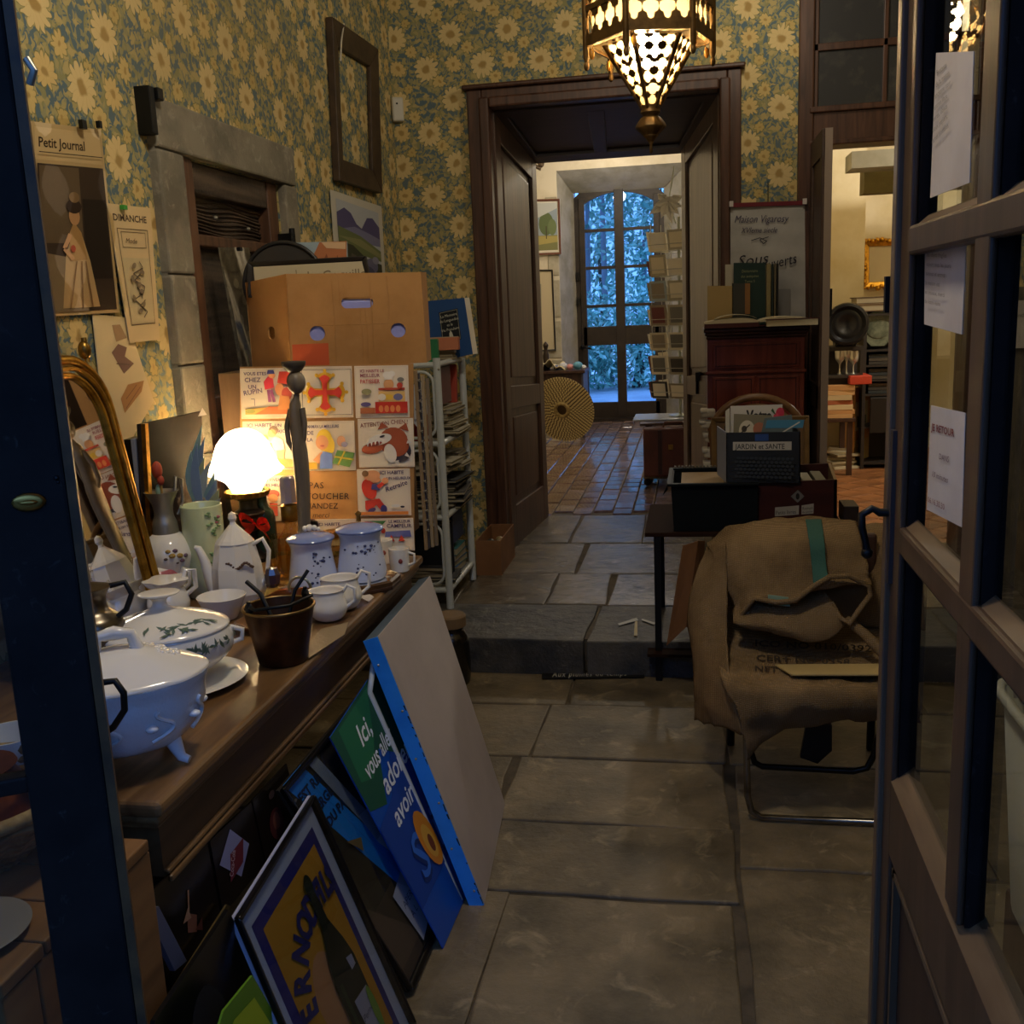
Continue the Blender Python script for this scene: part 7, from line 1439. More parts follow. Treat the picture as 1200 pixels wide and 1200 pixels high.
printed('paper_label', root, q[0], q[1]-q[0], q[3]-q[0], 97, 52, [('poly', '#8f8a80', [(24, 15), (52, 17), (52, 27), (24, 25)]), ('text', '#33302c', 'Petits livres', 25, 17, 6, {'rot': .05, 'sx': .85}), ('poly', '#8f8a80', [(55, 17), (69, 18), (69, 29), (55, 27)]), ('text', '#33302c', 'Roman', 56, 22, 4.4, {'rot': .08}), ('text', '#33302c', 'de poche', 56, 18.5, 3.2, {'rot': .08}), ('poly', '#5d5a58', [(42, 37), (50, 44), (58, 37), (50, 30)]), ('ell', '#141010', 50, 37, 2.2, 3.5)])
for i, (x0, x1, c_, nm) in enumerate(((905, 916, '#8a8678', 'grey-white'), (917, 926, '#6d6a60', 'darker grey'), (927, 940, '#a09a86', 'cream'), (941, 955, '#77725f', 'olive'))):
    a = PY(x0+30, 570, 4.25); b_ = PY(x1+28, 570, 4.25); tag(part('paperback', MB().bb(a.x-.06, b_.x-.06, 4.12, 4.40, TZ+.01, PY(900, 566, 4.2).z-.004+.006*i), flat(c_)), '%s paperback standing inside the dark red wooden box' % nm, 'book')
a = PY(982, 612, 4.2); tag(part('small_box', MB().bb(a.x+.015, a.x+.075, 4.16, 4.3, TZ+.001, TZ+.075), mat('box_dark', '#2a1f1a', .5), bevel=.003), 'small dark box at the right end of the side table', 'box')
# ---- round-backed chair, picture frame and white mouldings behind
YC2 = 4.86
root = thing('wooden_chair', 'round-backed light wooden chair behind the boxes, in front of the cabinet', 'chair', (PY(885, 520, YC2).x, 4.7, UF))
bent = mat('bentwood', '#7a5836', .4, grain=((20, 20, 20), '#4e3620', .6))
pts = [PY(838, 580, YC2), PY(836, 520, YC2)]+[PY(888+54*cos(t), 511-46*sin(t), YC2) for t in [pi-i*pi/16 for i in range(17)]]+[PY(943, 520, YC2), PY(940, 580, YC2)]
part('back_hoop', MB().tube(pts, .018, 10), bent, root, smooth=60)
part('back_panel', MB().slab([PY(888+48*cos(t), 513-40*sin(t), YC2+.01) for t in [pi-i*pi/16 for i in range(17)]]+[PY(936, 560, YC2+.01), PY(840, 560, YC2+.01)], (0, .01, 0)), mat('cane_seat', '#8a6a42', .6), root)
xa, xb = PY(838, 580, YC2).x, PY(940, 580, YC2).x
part('seat', MB().bb(xa-.01, xb+.01, 4.45+.22, YC2, UF+.42, UF+.45), bent, root, bevel=.006)
for (x, y) in ((xa, YC2), (xb, YC2), (xa, 4.70), (xb, 4.70)): part('leg', MB().tube([(x, y, UF), (x, y, UF+.43)], .016), bent, root)
q = [PY(x, y, 4.72) for x, y in ((835, 566), (949, 566), (948, 487), (833, 489))]
q[0].z = q[1].z = .45+UF+.002
root = thing('picture_frame', 'brown wooden picture frame standing on the round-backed chair', 'frame', tuple((q[0]+q[1])/2))
sheet(root, q, .006, mat('frame_back', '#6b5233', .6), 'backing'); barframe(root, q, .022, .016, mat('frame_tan', '#7d6038', .45, grain=((20, 20, 20), '#5a4224', .6)))
pl = mat('plaster_white', '#b3aa98', .7)
for i, (x, y, w_, h_) in enumerate(((830, 484, 16, 10), (828, 497, 14, 9), (832, 512, 12, 12), (831, 530, 12, 12))):
    names = ('topmost', 'second', 'third', 'lowest')
    c_ = PY(x, y, 4.98); k = K(c_); tag(part('plaster_moulding', MB().box(c_, (w_*k, .08, h_*k*.9)).box(c_+Vector((-.02, 0, .012)), (w_*k*.6, .09, h_*k*.5)), pl, bevel=.008), 'white plaster moulding left of the round-backed chair, %s of its pile' % names[i], 'moulding')
tag(part('white_box', MB().bb(PY(824, 600, 4.98).x, PY(838, 600, 4.98).x, 4.93, 5.03, UF, PY(831, 540, 4.98).z), pl, bevel=.004), 'narrow white stand under the plaster mouldings', 'stand')
# ================================================================ METAL CHAIR COVERED WITH BURLAP SACKS
chrome = mat('steel_tube', '#8d8a84', .25, 1, var=('#5a4e40', 14, .5, .7))
xl, xr = PZ(876, 962, 0).x, .60
root = thing('tubular_chair', 'steel tube chair almost hidden under burlap sacks, beside the glass door', 'chair', (.37, 3.1, 0))
yf_, yb_ = 2.88, 3.42
part('sled_rail', MB().tube([(xl+.02, yf_, .38), (xl-.005, yf_, .30), (xl+.0, yf_, .08), (xl+.012, yf_, .03), (xl+.04, yf_, .012), (xl+.2, yf_, .011), (xr-.03, yf_, .012), (xr, yf_, .04), (xr, yf_, .38)], .0105, 10), chrome, root, smooth=60)
part('cross_rail', MB().tube([PY(880, 880, 2.98), PY(884, 893, 2.98), PY(893, 898, 2.98), PY(1000, 904, 2.98), PY(1016, 900, 2.98), PY(1024, 885, 2.98), PY(1034, 845, 2.98)], .010, 10), mat('steel_dark', '#2c2a28', .35, .9), root, smooth=60)
part('rear_leg', MB().tube([(xl-.03, yb_, .0), (xl-.03, yb_, .50)], .014), mat('steel_dark', '#2c2a28'), root); part('rear_leg', MB().tube([(xr, yb_, 0), (xr, yb_, .5)], .014), mat('steel_dark', '#2c2a28'), root)
part('seat', MB().bb(xl+.02, xr-.02, 2.96, 3.38, .36, .385), dark_wood, root, bevel=.01)
part('backrest', MB().bb(xl-.03, xr, 3.40, 3.43, .5, .77), dark_wood, root, bevel=.01)
fm_ = MB().slab([PY(945, 850, 3.0), PY(975, 850, 3.0), PY(975, 880, 3.0), PY(958, 895, 3.0), PY(938, 888, 3.0)], (0, .02, 0))
part('under_bracket', fm_, black_metal, root)
def cat(a, b_, c_, d, t): return .5*((2*b_)+(-a+c_)*t+(2*a-5*b_+4*c_-d)*t*t+(-a+3*b_-3*c_+d)*t**3)
def loft(rows, nu=5, nv=5, wr=.006, seed=0):
    """smooth surface through a grid of control points, with cloth wrinkles"""
    R_ = len(rows); C_ = len(rows[0]); g = lambda i, j: rows[max(0, min(R_-1, i))][max(0, min(C_-1, j))]
    mb = MB(); vs = []; NU = (C_-1)*nu; NV = (R_-1)*nv
    for b_ in range(NV+1):
        i = min(b_//nv, R_-2); t = b_/nv-i
        for a in range(NU+1):
            j = min(a//nu, C_-2); s_ = a/nu-j
            pr = [[cat(*(g(i+k, j+m)[ax] for m in (-1, 0, 1, 2)), s_) for ax in range(3)] for k in (-1, 0, 1, 2)]
            p = Vector([cat(pr[0][ax], pr[1][ax], pr[2][ax], pr[3][ax], t) for ax in range(3)])
            n1 = noise.noise(p*14+Vector((seed, 0, 0))); n2 = noise.noise(p*38+Vector((0, seed, 3))); p += Vector((n2*wr*.4, n1*wr*1.6, n1*wr+n2*wr*.5)); vs.append(p)
    mb.add(vs, [(b_*(NU+1)+a, b_*(NU+1)+a+1, (b_+1)*(NU+1)+a+1, (b_+1)*(NU+1)+a) for b_ in range(NV) for a in range(NU)]); return mb
P2 = lambda x, y, Y: PY(x, y, Y)
# sack 1 : drape over seat
root = thing('burlap_sack', 'big printed burlap sack draped over the back, seat and front of the steel chair', 'sack', (.36, 3.1, .2))
rows = [[P2(826, 650, 3.44), P2(880, 640, 3.46), P2(940, 640, 3.46), P2(1000, 640, 3.46), P2(1062, 650, 3.46)],
        [P2(830, 690, 3.40), P2(880, 690, 3.39), P2(940, 690, 3.39), P2(1000, 690, 3.38), P2(1066, 690, 3.38)],
        [P2(838, 730, 3.34), P2(886, 733, 3.30), P2(944, 735, 3.30), P2(1004, 735, 3.30), P2(1070, 735, 3.32)],
        [P2(842, 765, 3.14), P2(888, 770, 3.10), P2(946, 775, 3.10), P2(1008, 778, 3.10), P2(1074, 778, 3.12)],
        [P2(846, 795, 2.93), P2(888, 800, 2.89), P2(950, 802, 2.88), P2(1012, 804, 2.88), P2(1078, 806, 2.90)],
        [P2(862, 830, 2.86), P2(892, 828, 2.84), P2(950, 828, 2.83), P2(1012, 828, 2.84), P2(1078, 830, 2.86)],
        [P2(872, 862, 2.85), P2(896, 850, 2.86), P2(950, 842, 2.87), P2(1012, 838, 2.87), P2(1078, 842, 2.87)],
        [P2(876, 890, 2.86), P2(900, 862, 2.89), P2(950, 848, 2.91), P2(1012, 842, 2.91), P2(1078, 846, 2.90)]]
cloth_o = part('cloth', loft(rows, 7, 7, .009, 2), burlap, root, solid=.004, smooth=80)
txt = MB()
def cloth_text(s, x, y, size, Y0, Y1):
    vs, fs = text_mesh(s, size, 0, 1.05, 1, 'LEFT', .25); 
    txt.add([Vector((0, 0, 0)) for _ in []], [])
    pts = []
    for v in vs:
        px__, py__ = x+v.x, y-v.y*.62+v.x*.05; Yv = 3.30+(py__-733)/(770-733)*(-.20) if py__ < 770 else 3.10-(py__-770)/30*.21
        p = PY(px__, py__, Yv)
        pts.append(p)
    txt.add([p-ray(x, y).normalized()*.016 for p in pts], fs)
for s, x, y, z in (('OF T', 896, 742, 15), ('ICO NO 010/0392', 884, 757, 17), ('CERT NO 0358', 886, 774, 16), ('NET', 884, 786, 14)): cloth_text(s, x, y, z, 0, 0)
part('sack_print', txt, mat('sack_ink', '#2f2418', .8), root)
# left hanging flap
rows = [[P2(829, 640, 3.40), P2(838, 636, 3.30), P2(850, 632, 3.26)], [P2(816, 672, 3.30), P2(828, 690, 3.22), P2(852, 690, 3.18)], [P2(806, 720, 3.26), P2(826, 735, 3.16), P2(852, 740, 3.12)], [P2(812, 775, 3.24), P2(828, 780, 3.10), P2(854, 780, 2.98)], [P2(814, 815, 3.22), P2(832, 820, 3.04), P2(860, 820, 2.90)], [P2(814, 845, 3.22), P2(838, 850, 3.04), P2(872, 858, 2.88)]]
part('side_fold', loft(rows, 7, 6, .008, 5), burlap, root, solid=.004, smooth=80)
# sack 2 : folded over the back
root = thing('burlap_sack', 'folded burlap sack with a green stripe, mouth open, on top of the chair back', 'sack', (.33, 3.25, .75))
rows = [[P2(832, 640, 3.50), P2(862, 622, 3.52), P2(910, 614, 3.52), P2(960, 613, 3.52), P2(1006, 618, 3.52)],
        [P2(828, 636, 3.40), P2(860, 617, 3.38), P2(910, 610, 3.37), P2(960, 609, 3.37), P2(1003, 612, 3.38)],
        [P2(834, 650, 3.28), P2(866, 640, 3.24), P2(912, 634, 3.22), P2(960, 634, 3.22), P2(1010, 638, 3.26)],
        [P2(846, 676, 3.22), P2(872, 670, 3.18), P2(914, 664, 3.16), P2(962, 660, 3.16), P2(1016, 660, 3.20)],
        [P2(858, 704, 3.18), P2(882, 696, 3.13), P2(918, 698, 3.11), P2(956, 690, 3.11), P2(1018, 676, 3.16)],
        [P2(868, 722, 3.15), P2(884, 700, 3.10), P2(928, 704, 3.08), P2(966, 680, 3.09), P2(1022, 690, 3.14)]]
part('top_layer', loft(rows, 8, 7, .010, 8), burlap, root, solid=.006, smooth=80)
rows2 = [[P2(866, 702, 3.16), P2(900, 700, 3.16), P2(940, 698, 3.16), P2(962, 686, 3.17)],
         [P2(860, 716, 3.15), P2(900, 716, 3.11), P2(940, 716, 3.10), P2(976, 706, 3.12)],
         [P2(860, 728, 3.12), P2(905, 734, 3.07), P2(945, 740, 3.06), P2(984, 724, 3.09)],
         [P2(862, 730, 3.13), P2(908, 743, 3.08), P2(960, 752, 3.07), P2(992, 730, 3.10)]]
part('lower_layer', loft(rows2, 8, 6, .006, 11), burlap, root, solid=.006, smooth=80)
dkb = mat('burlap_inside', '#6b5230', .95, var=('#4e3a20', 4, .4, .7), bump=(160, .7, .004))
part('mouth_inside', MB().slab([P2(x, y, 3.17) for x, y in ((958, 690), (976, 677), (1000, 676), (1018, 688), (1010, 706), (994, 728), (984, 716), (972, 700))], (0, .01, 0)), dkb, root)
part('rolled_hem', MB().tube([P2(x, y, Y) for x, y, Y in ((866, 724, 3.14), (884, 701, 3.09), (910, 706, 3.075), (932, 704, 3.07), (952, 688, 3.08), (972, 676, 3.09), (995, 675, 3.10), (1018, 686, 3.12), (1020, 697, 3.11), (1006, 716, 3.09), (996, 731, 3.08), (984, 724, 3.09), (974, 706, 3.13))], .0085, 8), burlap, root, smooth=60)
strp = mat('green_stripe', '#2b5248', .9, bump=(160, .7, .004))
mb = MB()
def on_rows(x):   # follow the top layer surface
    return [P2(x-6, 611, 3.355), P2(x-1, 634, 3.205), P2(x+2, 660, 3.143), P2(x+3, 682, 3.098)]
L1 = [P2(944, 608, 3.345), P2(948, 634, 3.185), P2(951, 660, 3.136), P2(953, 683, 3.088), P2(955, 689, 3.084)]; R1_ = [P2(963, 608, 3.345), P2(966, 634, 3.185), P2(968, 660, 3.136), P2(971, 676, 3.090), P2(971, 677, 3.088)]
part('green_stripe', loft([[a, a.lerp(b_, .5), b_] for a, b_ in zip(L1, R1_)], 4, 6, .004, 8), strp, root, solid=.003, smooth=80)
part('pale_patch', MB().slab([P2(x, y, 3.082) for x, y in ((900, 708), (926, 711), (924, 700), (900, 697))], (0, .003, 0)), mat('faded_green', '#7d9a84', .9), root)
# cardboard price sign on the seat, wood slat, cardboard flap
q = [PY(908, 780, 3.02), PY(928, 792, 2.90), PY(1045, 792, 2.90), PY(1038, 779, 3.02)]
tag(part('card_strip', MB().slab(q, (0, 0, .004)), mat('card_yellow', '#b09a66', .7)), 'torn pale yellow card strip lying on the burlap of the chair seat', 'card')
# part of burlap roll at right
root = thing('burlap_roll', 'second burlap cloth slung behind the door handle, right of the folded sack', 'sack', (.6, 3.4, .45))
rows = [[P2(1000, 616, 3.54), P2(1025, 612, 3.54), P2(1075, 618, 3.54)], [P2(1004, 640, 3.46), P2(1028, 640, 3.44), P2(1078, 644, 3.44)], [P2(1008, 690, 3.40), P2(1036, 690, 3.36), P2(1082, 694, 3.36)], [P2(985, 730, 3.34), P2(1030, 735, 3.28), P2(1084, 740, 3.30)]]
part('cloth', loft(rows, 7, 7, .009, 15), burlap, root, solid=.005, smooth=80)
part('fold_edge', MB().tube([P2(992, 726, 3.12), P2(1012, 742, 3.08), P2(1040, 770, 3.04), P2(1060, 790, 3.02)], [.014, .016, .018, .018], 8), burlap, root, smooth=60)
root = thing('cardboard_sheet', 'folded cardboard leaning under the table left of the burlap chair', 'cardboard', tuple(PY(790, 755, 3.9)))
cfl = [PY(781, 757, 3.93), PY(804, 735, 3.80), PY(818, 634, 3.75), PY(800, 640, 3.93)]; part('panel', MB().slab(cfl, (0, .006, 0)), mat('carton_dark', '#8a5f3c'), root)
part('panel', MB().slab([PY(804, 735, 3.80), PY(822, 735, 3.90), PY(826, 634, 3.90), PY(818, 634, 3.75)], (0, .006, 0)), mat('carton_dark', '#8a5f3c'), root)
# floor label, tape cross
q = [PY(x, y, 4.045) for x, y in ((635, 797), (753, 794), (753, 785), (635, 786))]
q = [PZ(635, 796, .003), PZ(755, 794, .003), PZ(755, 785, .003), PZ(635, 787, .003)]
root = thing('floor_sign', 'narrow black strip with white writing on the floor at the step foot', 'sign', tuple((q[0]+q[1])/2)); n_ = Vector((0, 0, 1))
part('strip', MB().slab(q, (0, 0, .002)), flat('#14120f', .5), root)
printed('lettering', root, q[0]+Vector((0, 0, .0025)), q[1]-q[0], q[3]-q[0], 118, 9, [('text', '#b9b5a8', 'Aux plumes du temps', 12, 1.6, 9, {'shear': .3, 'sp': 1.2, 'sx': .9})])
tp = mat('tape', '#a8a79a', .5)
root = thing('tape_mark', 'pale tape stuck in a T shape on the step stone', 'tape', tuple(PZ(745, 727, UF)))
def tpz(x, y, dz=0): return PZ(x, y, UF+.003+dz)
part('strip', MB().slab([tpz(724, 731), tpz(726, 733), tpz(748, 727), tpz(746, 724)], (0, 0, .001)), tp, root)
part('strip', MB().slab([tpz(752, 725), tpz(752, 727), tpz(766, 732), tpz(768, 730)], (0, 0, .001)), tp, root)
part('strip', MB().slab([tpz(743, 745), tpz(747, 745), tpz(747, 728), tpz(744, 728)], (0, 0, .001)), mat('tape_yellow', '#a79248', .5), root)
# plastic tub behind the glass door
root = thing('plastic_tub', 'pale translucent plastic tub standing behind the glass door', 'tub', (.86, 1.93, 0))
tbm = mat('tub_plastic', '#b5b2a4', .35); c_ = Vector((.80, 1.83, 0))
sq_ = lambda r_, z, n=32: [c_+Vector((r_*1.25*math.copysign(abs(cos(a))**.45, cos(a)), r_*math.copysign(abs(sin(a))**.45, sin(a)), z)) for a in [2*pi*i/n for i in range(n)]]
mb = MB(); r0_, r1_ = sq_(.155, .36), sq_(.18, .80); mb.add(r0_+r1_, [(i, (i+1) % 32, 32+(i+1) % 32, 32+i) for i in range(32)]+[tuple(range(32))])
part('wall', mb, tbm, root, solid=.004, smooth=40); part('rim', MB().tube(sq_(.186, .80), .010, 8, closed=True), tbm, root, smooth=60)
part('stool', MB().bb(.62, 1.0, 1.66, 2.0, .0, .355), dark_wood, root, bevel=.01)
q = [PY(x, y, 1.98) for x, y in ((1172, 818), (1235, 818), (1230, 735), (1186, 742))]
root = thing('printed_sheet', 'white printed sheet sticking out of the plastic tub behind the glass', 'paper', tuple(q[0])); sheet(root, q, .001, wht, 'paper'); printed('lettering', root, q[0], q[1]-q[0], q[3]-q[0], 60, 80, [('text', '#6a6560', s, 6, 66-i*9, 6.5) for i, s in enumerate(['TARIFS', 'livres 2 e', 'cartes 1 e', 'cadres 10 e', 'vaisselle', 'merci'])])
root = thing('wall_notice', 'white notice with lines of writing on the right wall beyond the glass', 'notice', (XR-.01, 3.0, 1.4))
q = [PX(x, y, XR-.02) for x, y in ((1168, 408), (1236, 408), (1240, 352), (1168, 352))]; sheet(root, q, .001, wht, 'paper'); printed('lettering', root, q[0], q[1]-q[0], q[3]-q[0], 80, 50, [('text', '#6a6560', s, 8, 38-i*8, 6) for i, s in enumerate(['Horaires', 'lundi vendredi', '10h 12h', '14h 18h'])])

# ================================================================ FAR ROOM
def wallpic(name, label, pts, Y, fc, fw, items, W, Hh, bgc='#d9d4c4', d=.02):
    q = [PY(x, y, Y-.03) for x, y in pts]; r_ = thing(name, label, 'picture', tuple((q[0]+q[1])/2)); sheet(r_, q, .015, flat(bgc), 'mount'); printed('picture', r_, q[0], q[1]-q[0], q[3]-q[0], W, Hh, items); barframe(r_, q, fw, .02, fc); return r_
wallpic('landscape_painting', 'framed landscape painting of trees on a meadow, far room wall', [(610, 300), (658, 298), (656, 233), (608, 234)], YF, mat('frame_reddish', '#6b4434', .4), .025, [('rect', '#8d9aa4', 8, 8, 88, 90), ('rect', '#7c7c50', 8, 8, 88, 34), ('poly', '#a89a5a', [(20, 16), (88, 22), (88, 32), (30, 34)]), ('ell', '#5c6a44', 62, 54, 17, 20), ('ell', '#6a7850', 76, 48, 10, 14), ('ell', '#7d8666', 32, 44, 9, 10), ('line', '#4a4030', [(62, 28), (62, 50)], 2), ('poly', '#b9bcb8', [(8, 70), (40, 64), (88, 80), (88, 90), (8, 90)])], 96, 98)
wallpic('framed_print', 'tall framed print with a wide cream mount, lower far room wall', [(608, 413), (652, 411), (648, 316), (606, 316)], YF, mat('frame_black', '#2a2622'), .02, [('rect', '#c3b595', 4, 4, 92, 156), ('rect', '#8f8d80', 36, 30, 60, 130), ('rect', '#6f7468', 40, 90, 56, 124), ('rect', '#7b7466', 40, 40, 56, 84)], 96, 160)
c_ = PY(629, 190, 11.85); tag(part('wall_scroll', MB().tube([c_+Vector((-.12, 0, 0)), c_+Vector((0, -.01, .01)), c_+Vector((.07, -.02, -.03)), c_+Vector((.04, -.02, -.08)), c_+Vector((-.02, -.02, -.04))], .022, 8).ball(c_+Vector((.05, -.02, -.03)), .035), mat('scroll_bronze', '#5a4a38', .5, .5), smooth=60), 'dark scrolled bracket high on the far room wall', 'bracket')
# table with cloth and trinkets
YT = 11.0; tz = PY(680, 434, YT-.2).z; txr = PY(686, 450, YT).x
root = thing('console_table', 'dark side table against the far window, behind the round basket', 'table', (txr-.45, YT, UF))
part('top', MB().bb(txr-1.0, txr+.02, YT-.22, YT+.3, tz-.03, tz), dark_wood, root, bevel=.004); part('side_panel', MB().bb(txr-.02, txr, YT-.2, YT+.28, UF, tz-.03), mat('side_bluish', '#4a4a5a', .5), root)
part('front', MB().bb(txr-.95, txr-.02, YT-.19, YT-.17, UF+.1, tz-.03), dark_wood, root)
part('leg', MB().bb(txr-.97, txr-.93, YT-.19, YT-.15, UF, tz-.03), dark_wood, root)
tag(part('folded_cloth', MB().grid(lambda u, v: PY(630+u*32, 434, YT-.15)+Vector((0, v*.3, .02+.09*sin(pi*u)*(.5+.5*sin(3*v+u*5))+.02*sin(u*17))), 16, 8), mat('cream_cloth', '#cfc39c', .85), solid=.008, smooth=80), 'crumpled cream cloth on the far side table', 'cloth')
for i, (x, y, c_, r_, nm) in enumerate(((660, 428, '#b9bcc8', .05, 'pale grey'), (668, 426, '#c98a8a', .04, 'pink'), (677, 425, '#5d9ab8', .055, 'light blue'), (652, 426, '#3d4a7a', .035, 'dark blue'), (684, 431, '#cfd3dc', .03, 'white'))):
    p = PY(x, y, YT-.05); p.z = tz+r_*.8; tag(part('trinket', MB().ball(p, r_, 12, 8, (1, 1, .8)).lathe([(r_*.5, -r_*.8), (r_*.4, 0)], p, 12), flat(c_, .3), smooth=60), '%s rounded trinket on the far side table' % nm, 'trinket')
p = PY(637, 425, YT-.1); tag(part('figurine', MB().lathe(smooth_prof([(.05, 0), (.03, .05), (.035, .15), (.02, .22), (.03, .27), (0, .31)]), (p.x, YT+.1, tz), 16), mat('bronze_dark', '#3a3028', .4, .6), smooth=60), 'slender dark figurine at the left end of the far side table', 'figurine')
# woven round tray (winnowing basket)
cb = PY(659, 480, 10.35); kb = K(cb); Rb_ = 40*kb*1.0; tilt = Matrix.Rotation(radians(12), 3, 'X'); rzb = rotz(radians(-14))
toW = lambda v: cb+rzb@(tilt@Vector((v[0], v[2], v[1])))
root = thing('woven_basket', 'round flat woven basket with dark centre leaning on the far side table', 'basket', tuple(cb-Vector((0, 0, Rb_))))
bkm = mat('basket_cane', '#b09a64', .6, var=('#8a7444', 40, .4, .6)); bkd = mat('basket_dark', '#5a4526', .8)
part('backing', MB().add([toW((Rb_*.97*cos(a), Rb_*.97*sin(a), .02)) for a in [2*pi*i/48 for i in range(48)]], [tuple(range(48))]), bkd, root, solid=.004)
mb = MB()
for ring in range(13):
    r_ = Rb_*(.22+.74*ring/12); n = int(14+ring*4.6)
    for i in range(n):
        a = 2*pi*(i+.5*(ring % 2))/n; w_ = pi*r_/n*.62; h_ = Rb_*.026; c1_, s1 = cos(a), sin(a)
        P4 = [(r_+dr)*1.0 for dr in (-h_, h_)]
        mb.add([toW((P4[0]*c1_-w_*s1*-1, P4[0]*s1-w_*c1_, -.006)), toW((P4[1]*c1_+w_*s1, P4[1]*s1-w_*c1_, -.006)), toW((P4[1]*c1_-w_*s1, P4[1]*s1+w_*c1_, -.006)), toW((P4[0]*c1_-w_*s1, P4[0]*s1+w_*c1_, -.006))], [(0, 1, 2, 3)])
part('cane_weave', mb, mat('cane_light', '#d8c48c', .6), root, stuff=True, solid=.004)
part('rim', MB().tube([toW((Rb_*cos(a), Rb_*sin(a), 0)) for a in [2*pi*i/48 for i in range(48)]], .018, 8, closed=True), bkm, root, smooth=60)
part('centre_ring', MB().tube([toW((Rb_*.20*cos(a), Rb_*.20*sin(a), -.015)) for a in [2*pi*i/24 for i in range(24)]], .02, 8, closed=True), bkm, root, smooth=60)
part('centre_hole', MB().lathe([(0, 0), (Rb_*.18, 0), (Rb_*.18, .02), (0, .02)], (0, 0, 0), 24), mat('hole_black', '#120d08', .9), root)  # black disc stands in for the shade of the central hole
o = root.children[-1]
for v in o.data.vertices: w__ = v.co+ROOT[root]; v.co = toW((w__.x, w__.y, w__.z-.035))-ROOT[root]
# ---- postcard spinner on a little stand
YS = 8.05; sc_ = PY(792, 400, YS); kS = K(sc_); sx_ = sc_.x
root = thing('postcard_spinner', 'tall wire rack turning on a pole, filled with postcards, by the doorway', 'rack', (sx_, YS, .62))
top = PY(792, 262, YS).z; bot = PY(792, 462, YS).z; pz0 = .6675
part('pole', MB().tube([(sx_+.03, YS, pz0), (sx_+.03, YS, top+.05)], .012), mat('steel', '#9aa094'), root); part('foot', MB().lathe([(0, 0), (.09, 0), (.09, .008), (.02, .02), (0, .02)], (sx_+.03, YS, pz0), 24), mat('steel', '#9aa094'), root)
wm = mat('wire_white', '#a8a69a', .4, .4); rows_n = 7
pc_root = None; pcs = ['#c8bb9a', '#ddd3ba', '#9d947c', '#6d6a60', '#cfc5aa', '#8a7d68', '#3f3a34', '#d0c8b4', '#6b3a34', '#94a0a0']
wire = MB(); face_a = radians(-28); rw_ = .155
zrow = [top-.02-(top-bot)*(i+1)/rows_n for i in range(rows_n)]
for fi in range(4):
    a = face_a+fi*pi/2; nx, ny = sin(a), -cos(a); tx, ty = cos(a), sin(a)
    for zi in zrow:
        for s_ in (.0, .05): wire.tube([(sx_+.03+nx*(rw_+s_*.6)-tx*rw_, YS+ny*(rw_+s_*.6)-ty*rw_, zi+s_), (sx_+.03+nx*(rw_+s_*.6)+tx*rw_, YS+ny*(rw_+s_*.6)+ty*rw_, zi+s_)], .003, 5)
    for s_ in (-1, 0, 1): wire.tube([(sx_+.03+nx*rw_+tx*rw_*s_, YS+ny*rw_+ty*rw_*s_, bot), (sx_+.03+nx*rw_+tx*rw_*s_, YS+ny*rw_+ty*rw_*s_, top)], .003, 5)
part('wire_cage', wire, wm, root)
rown = ['lowest', 'second lowest', 'third lowest', 'middle', 'third', 'second', 'top']
n_pc = 0
for fi in (0, 1, 3):
    a = face_a+fi*pi/2; nx, ny = sin(a), -cos(a); tx, ty = cos(a), sin(a)
    for ri, zi in enumerate(zrow):
        for ci in (-.5, .5):
            c0 = Vector((sx_+.03+nx*(rw_+.02)+tx*rw_*ci*1.02, YS+ny*(rw_+.02)+ty*rw_*ci*1.02, zi+.004)); w_ = rw_*.46; h_ = (top-bot)/rows_n*rnd.uniform(.62, .86)
            lean = Vector((nx, ny, 0))*.025; T_ = Vector((tx, ty, 0))
            r_ = thing('postcard', 'postcard in the wire spinner, %s side, %s row, %s' % ({0: 'front', 1: 'right', 3: 'left'}[fi], ['top', 'second', 'third', 'middle', 'fifth', 'sixth', 'bottom'][ri], 'left column' if ci < 0 else 'right column'), 'postcard', tuple(c0), 'postcards in the spinner'); q = [c0-T_*w_, c0+T_*w_, c0+T_*w_+Vector((0, 0, h_))+lean, c0-T_*w_+Vector((0, 0, h_))+lean]
            part('card', MB().slab(q, Vector((-nx, -ny, 0))*.006), flat(pcs[rnd.randrange(10)]), r_); n_pc += 1
            qn = Vector((nx, ny, 0))*.0012; ins = [q[0].lerp(q[2], .12)+qn, q[1].lerp(q[3], .12)+qn, q[2].lerp(q[0], .12)+qn, q[3].lerp(q[1], .12)+qn]; part('picture', MB().add(ins, [(0, 1, 2, 3)]), flat(pcs[rnd.randrange(10)]), r_)
# paper star garland above
root = thing('hanging_flower', 'white fabric flower ornament hanging above the postcard spinner', 'ornament', tuple(PY(782, 262, 8.3)))
wf_ = mat('white_petal', '#c9c6bd', .7)
for i in range(9):
    a = 2*pi*i/9; c0 = PY(783, 236, 8.3); L_ = .11+.05*(i % 2); t_ = c0+Vector((cos(a)*L_, -.04, sin(a)*L_*.8-.05)); s_ = Vector((-sin(a), 0, cos(a)))*.035; m_ = c0.lerp(t_, .5)
    part('petal', MB().add([c0, m_+s_+Vector((0, -.03, 0)), t_, m_-s_+Vector((0, -.03, 0))], [(0, 1, 2), (0, 2, 3)]), wf_, root, solid=.003)
part('stem', MB().tube([PY(790, 195, 8.3), PY(787, 215, 8.3), PY(783, 236, 8.3), PY(792, 262, 8.3)], .006), mat('steel', '#9aa094'), root)
